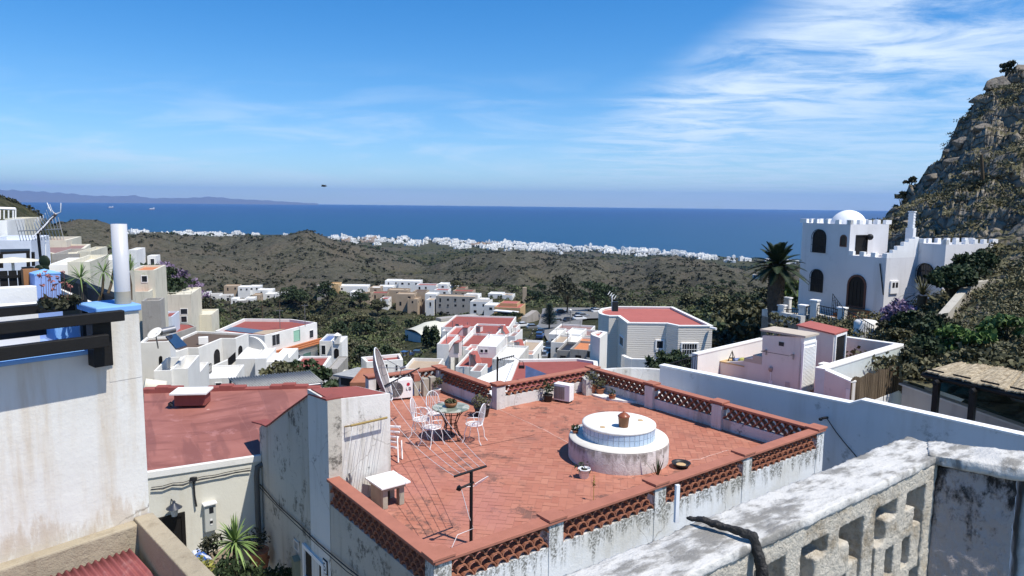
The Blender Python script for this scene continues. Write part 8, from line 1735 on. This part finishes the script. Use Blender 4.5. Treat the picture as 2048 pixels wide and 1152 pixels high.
# -------- coast town
cwm = plaster('coast_white',(.80,.79,.76),(.7,.66,.6),.2,0,0); ctn = plaster('coast_tan',(.48,.36,.27),(.4,.3,.2),.2,0,0); cgl = M('coast_glass',(.12,.14,.17),.4)
def coast_proto(k):
    t = top('coast_building','x','house',(0,0,0),'white buildings of the coast town'); r_ = random.Random(k); b = MB()
    n = 3+k%3; Lx = 0
    for i in range(n):
        w,h,dp = r_.uniform(7,12), r_.choice([4,6.5,7.5,9.5]), r_.uniform(8,12); b.box((Lx+w/2-n*5,r_.uniform(-2,2),h/2-1.5),(w,dp,h+3)); 
        if r_.random() < .5: b.box((Lx+w/2-n*5,0,h+1),(w*.4,dp*.4,2.4))
        Lx += w-.5
    b.build('wall', ctn if k == 5 else cwm, t); b = MB(); Lx = 0; r_ = random.Random(k)
    for i in range(n*2):
        for zz_ in (1.2,4.0): 
            if r_.random() < .7: b = MB(); b.box((i*4.5-n*4.5,-6.4,zz_),(2.2,.5,1.4)); b.build('window', cgl, t)
    return t
CPR = [coast_proto(k) for k in range(6)]; usedc = set()
lab6 = ('three unit white block','four unit white block','stepped white block','low white terrace','broad white block','tan block')
spots = []
def coast(n, pa, pb, fa, fb):
    for _ in range(n):
        px = rng.uniform(pa,pb); f = rng.uniform(fa,fb); d_ = float(SHORE(px))*f; a = math.atan((px-1024)/1400); spots.append((math.sin(a)*d_, math.cos(a)*d_, px, f))
coast(105,660,1290,.84,.985); coast(40,640,1290,.93,.99); coast(40,680,1120,.74,.88); coast(62,150,460,.84,.985); coast(22,1290,1420,.90,.98); coast(12,1400,1600,.86,.97); coast(8,440,640,.93,.98); coast(9,1600,2200,.85,.95)
for k,(x,y,px,f) in enumerate(spots):
    ty = k%6 if (k%6 != 5 or (680 < px < 1000 and f < .9)) else 2; z = gz(x,y); z = max(z,-163.5); rz = math.atan2(x,y)*-1+rng.uniform(-.5,.5)+.35; s_ = (rng.uniform(.8,1.4),rng.uniform(.8,1.2),rng.uniform(1.0,1.7))
    where = 'far left stretch' if px < 640 else 'centre stretch' if px < 1290 else 'right stretch'; lb = lab6[ty]+' in the '+where+' of the coast town'
    if ty not in usedc: p = CPR[ty]; p.location = (x,y,z); p.rotation_euler = (0,0,rz); p.scale = s_; p['label'] = lb; usedc.add(ty)
    else: dup(CPR[ty], (x,y,z), rz, s_, lb)
xs_ = np.array([s[0] for s in spots]*3)+rng.normal(0,35,len(spots)*3); ys_ = np.array([s[1] for s in spots]*3)+rng.normal(0,35,len(spots)*3); zs_ = ground(xs_,ys_); m_ = zs_ > -163
scatter('coast_trees', np.stack([xs_,ys_,zs_],1)[m_], rng.uniform(3,6.5,m_.sum()), 16, .6, leafD, flat=.9)
x,y,d_ = rnd_pts(9000,-100,2300,1200,2300,lambda x,y: fbm(x/120,y/120,4,53)+rng.normal(0,.2,len(x)), -.08); z = ground(x,y); k_ = z > -162; scatter('plain_trees', np.stack([x,y,z],1)[k_], rng.uniform(2,4.5,k_.sum()), 10, .65, leafD, flat=.8)
b = MB();
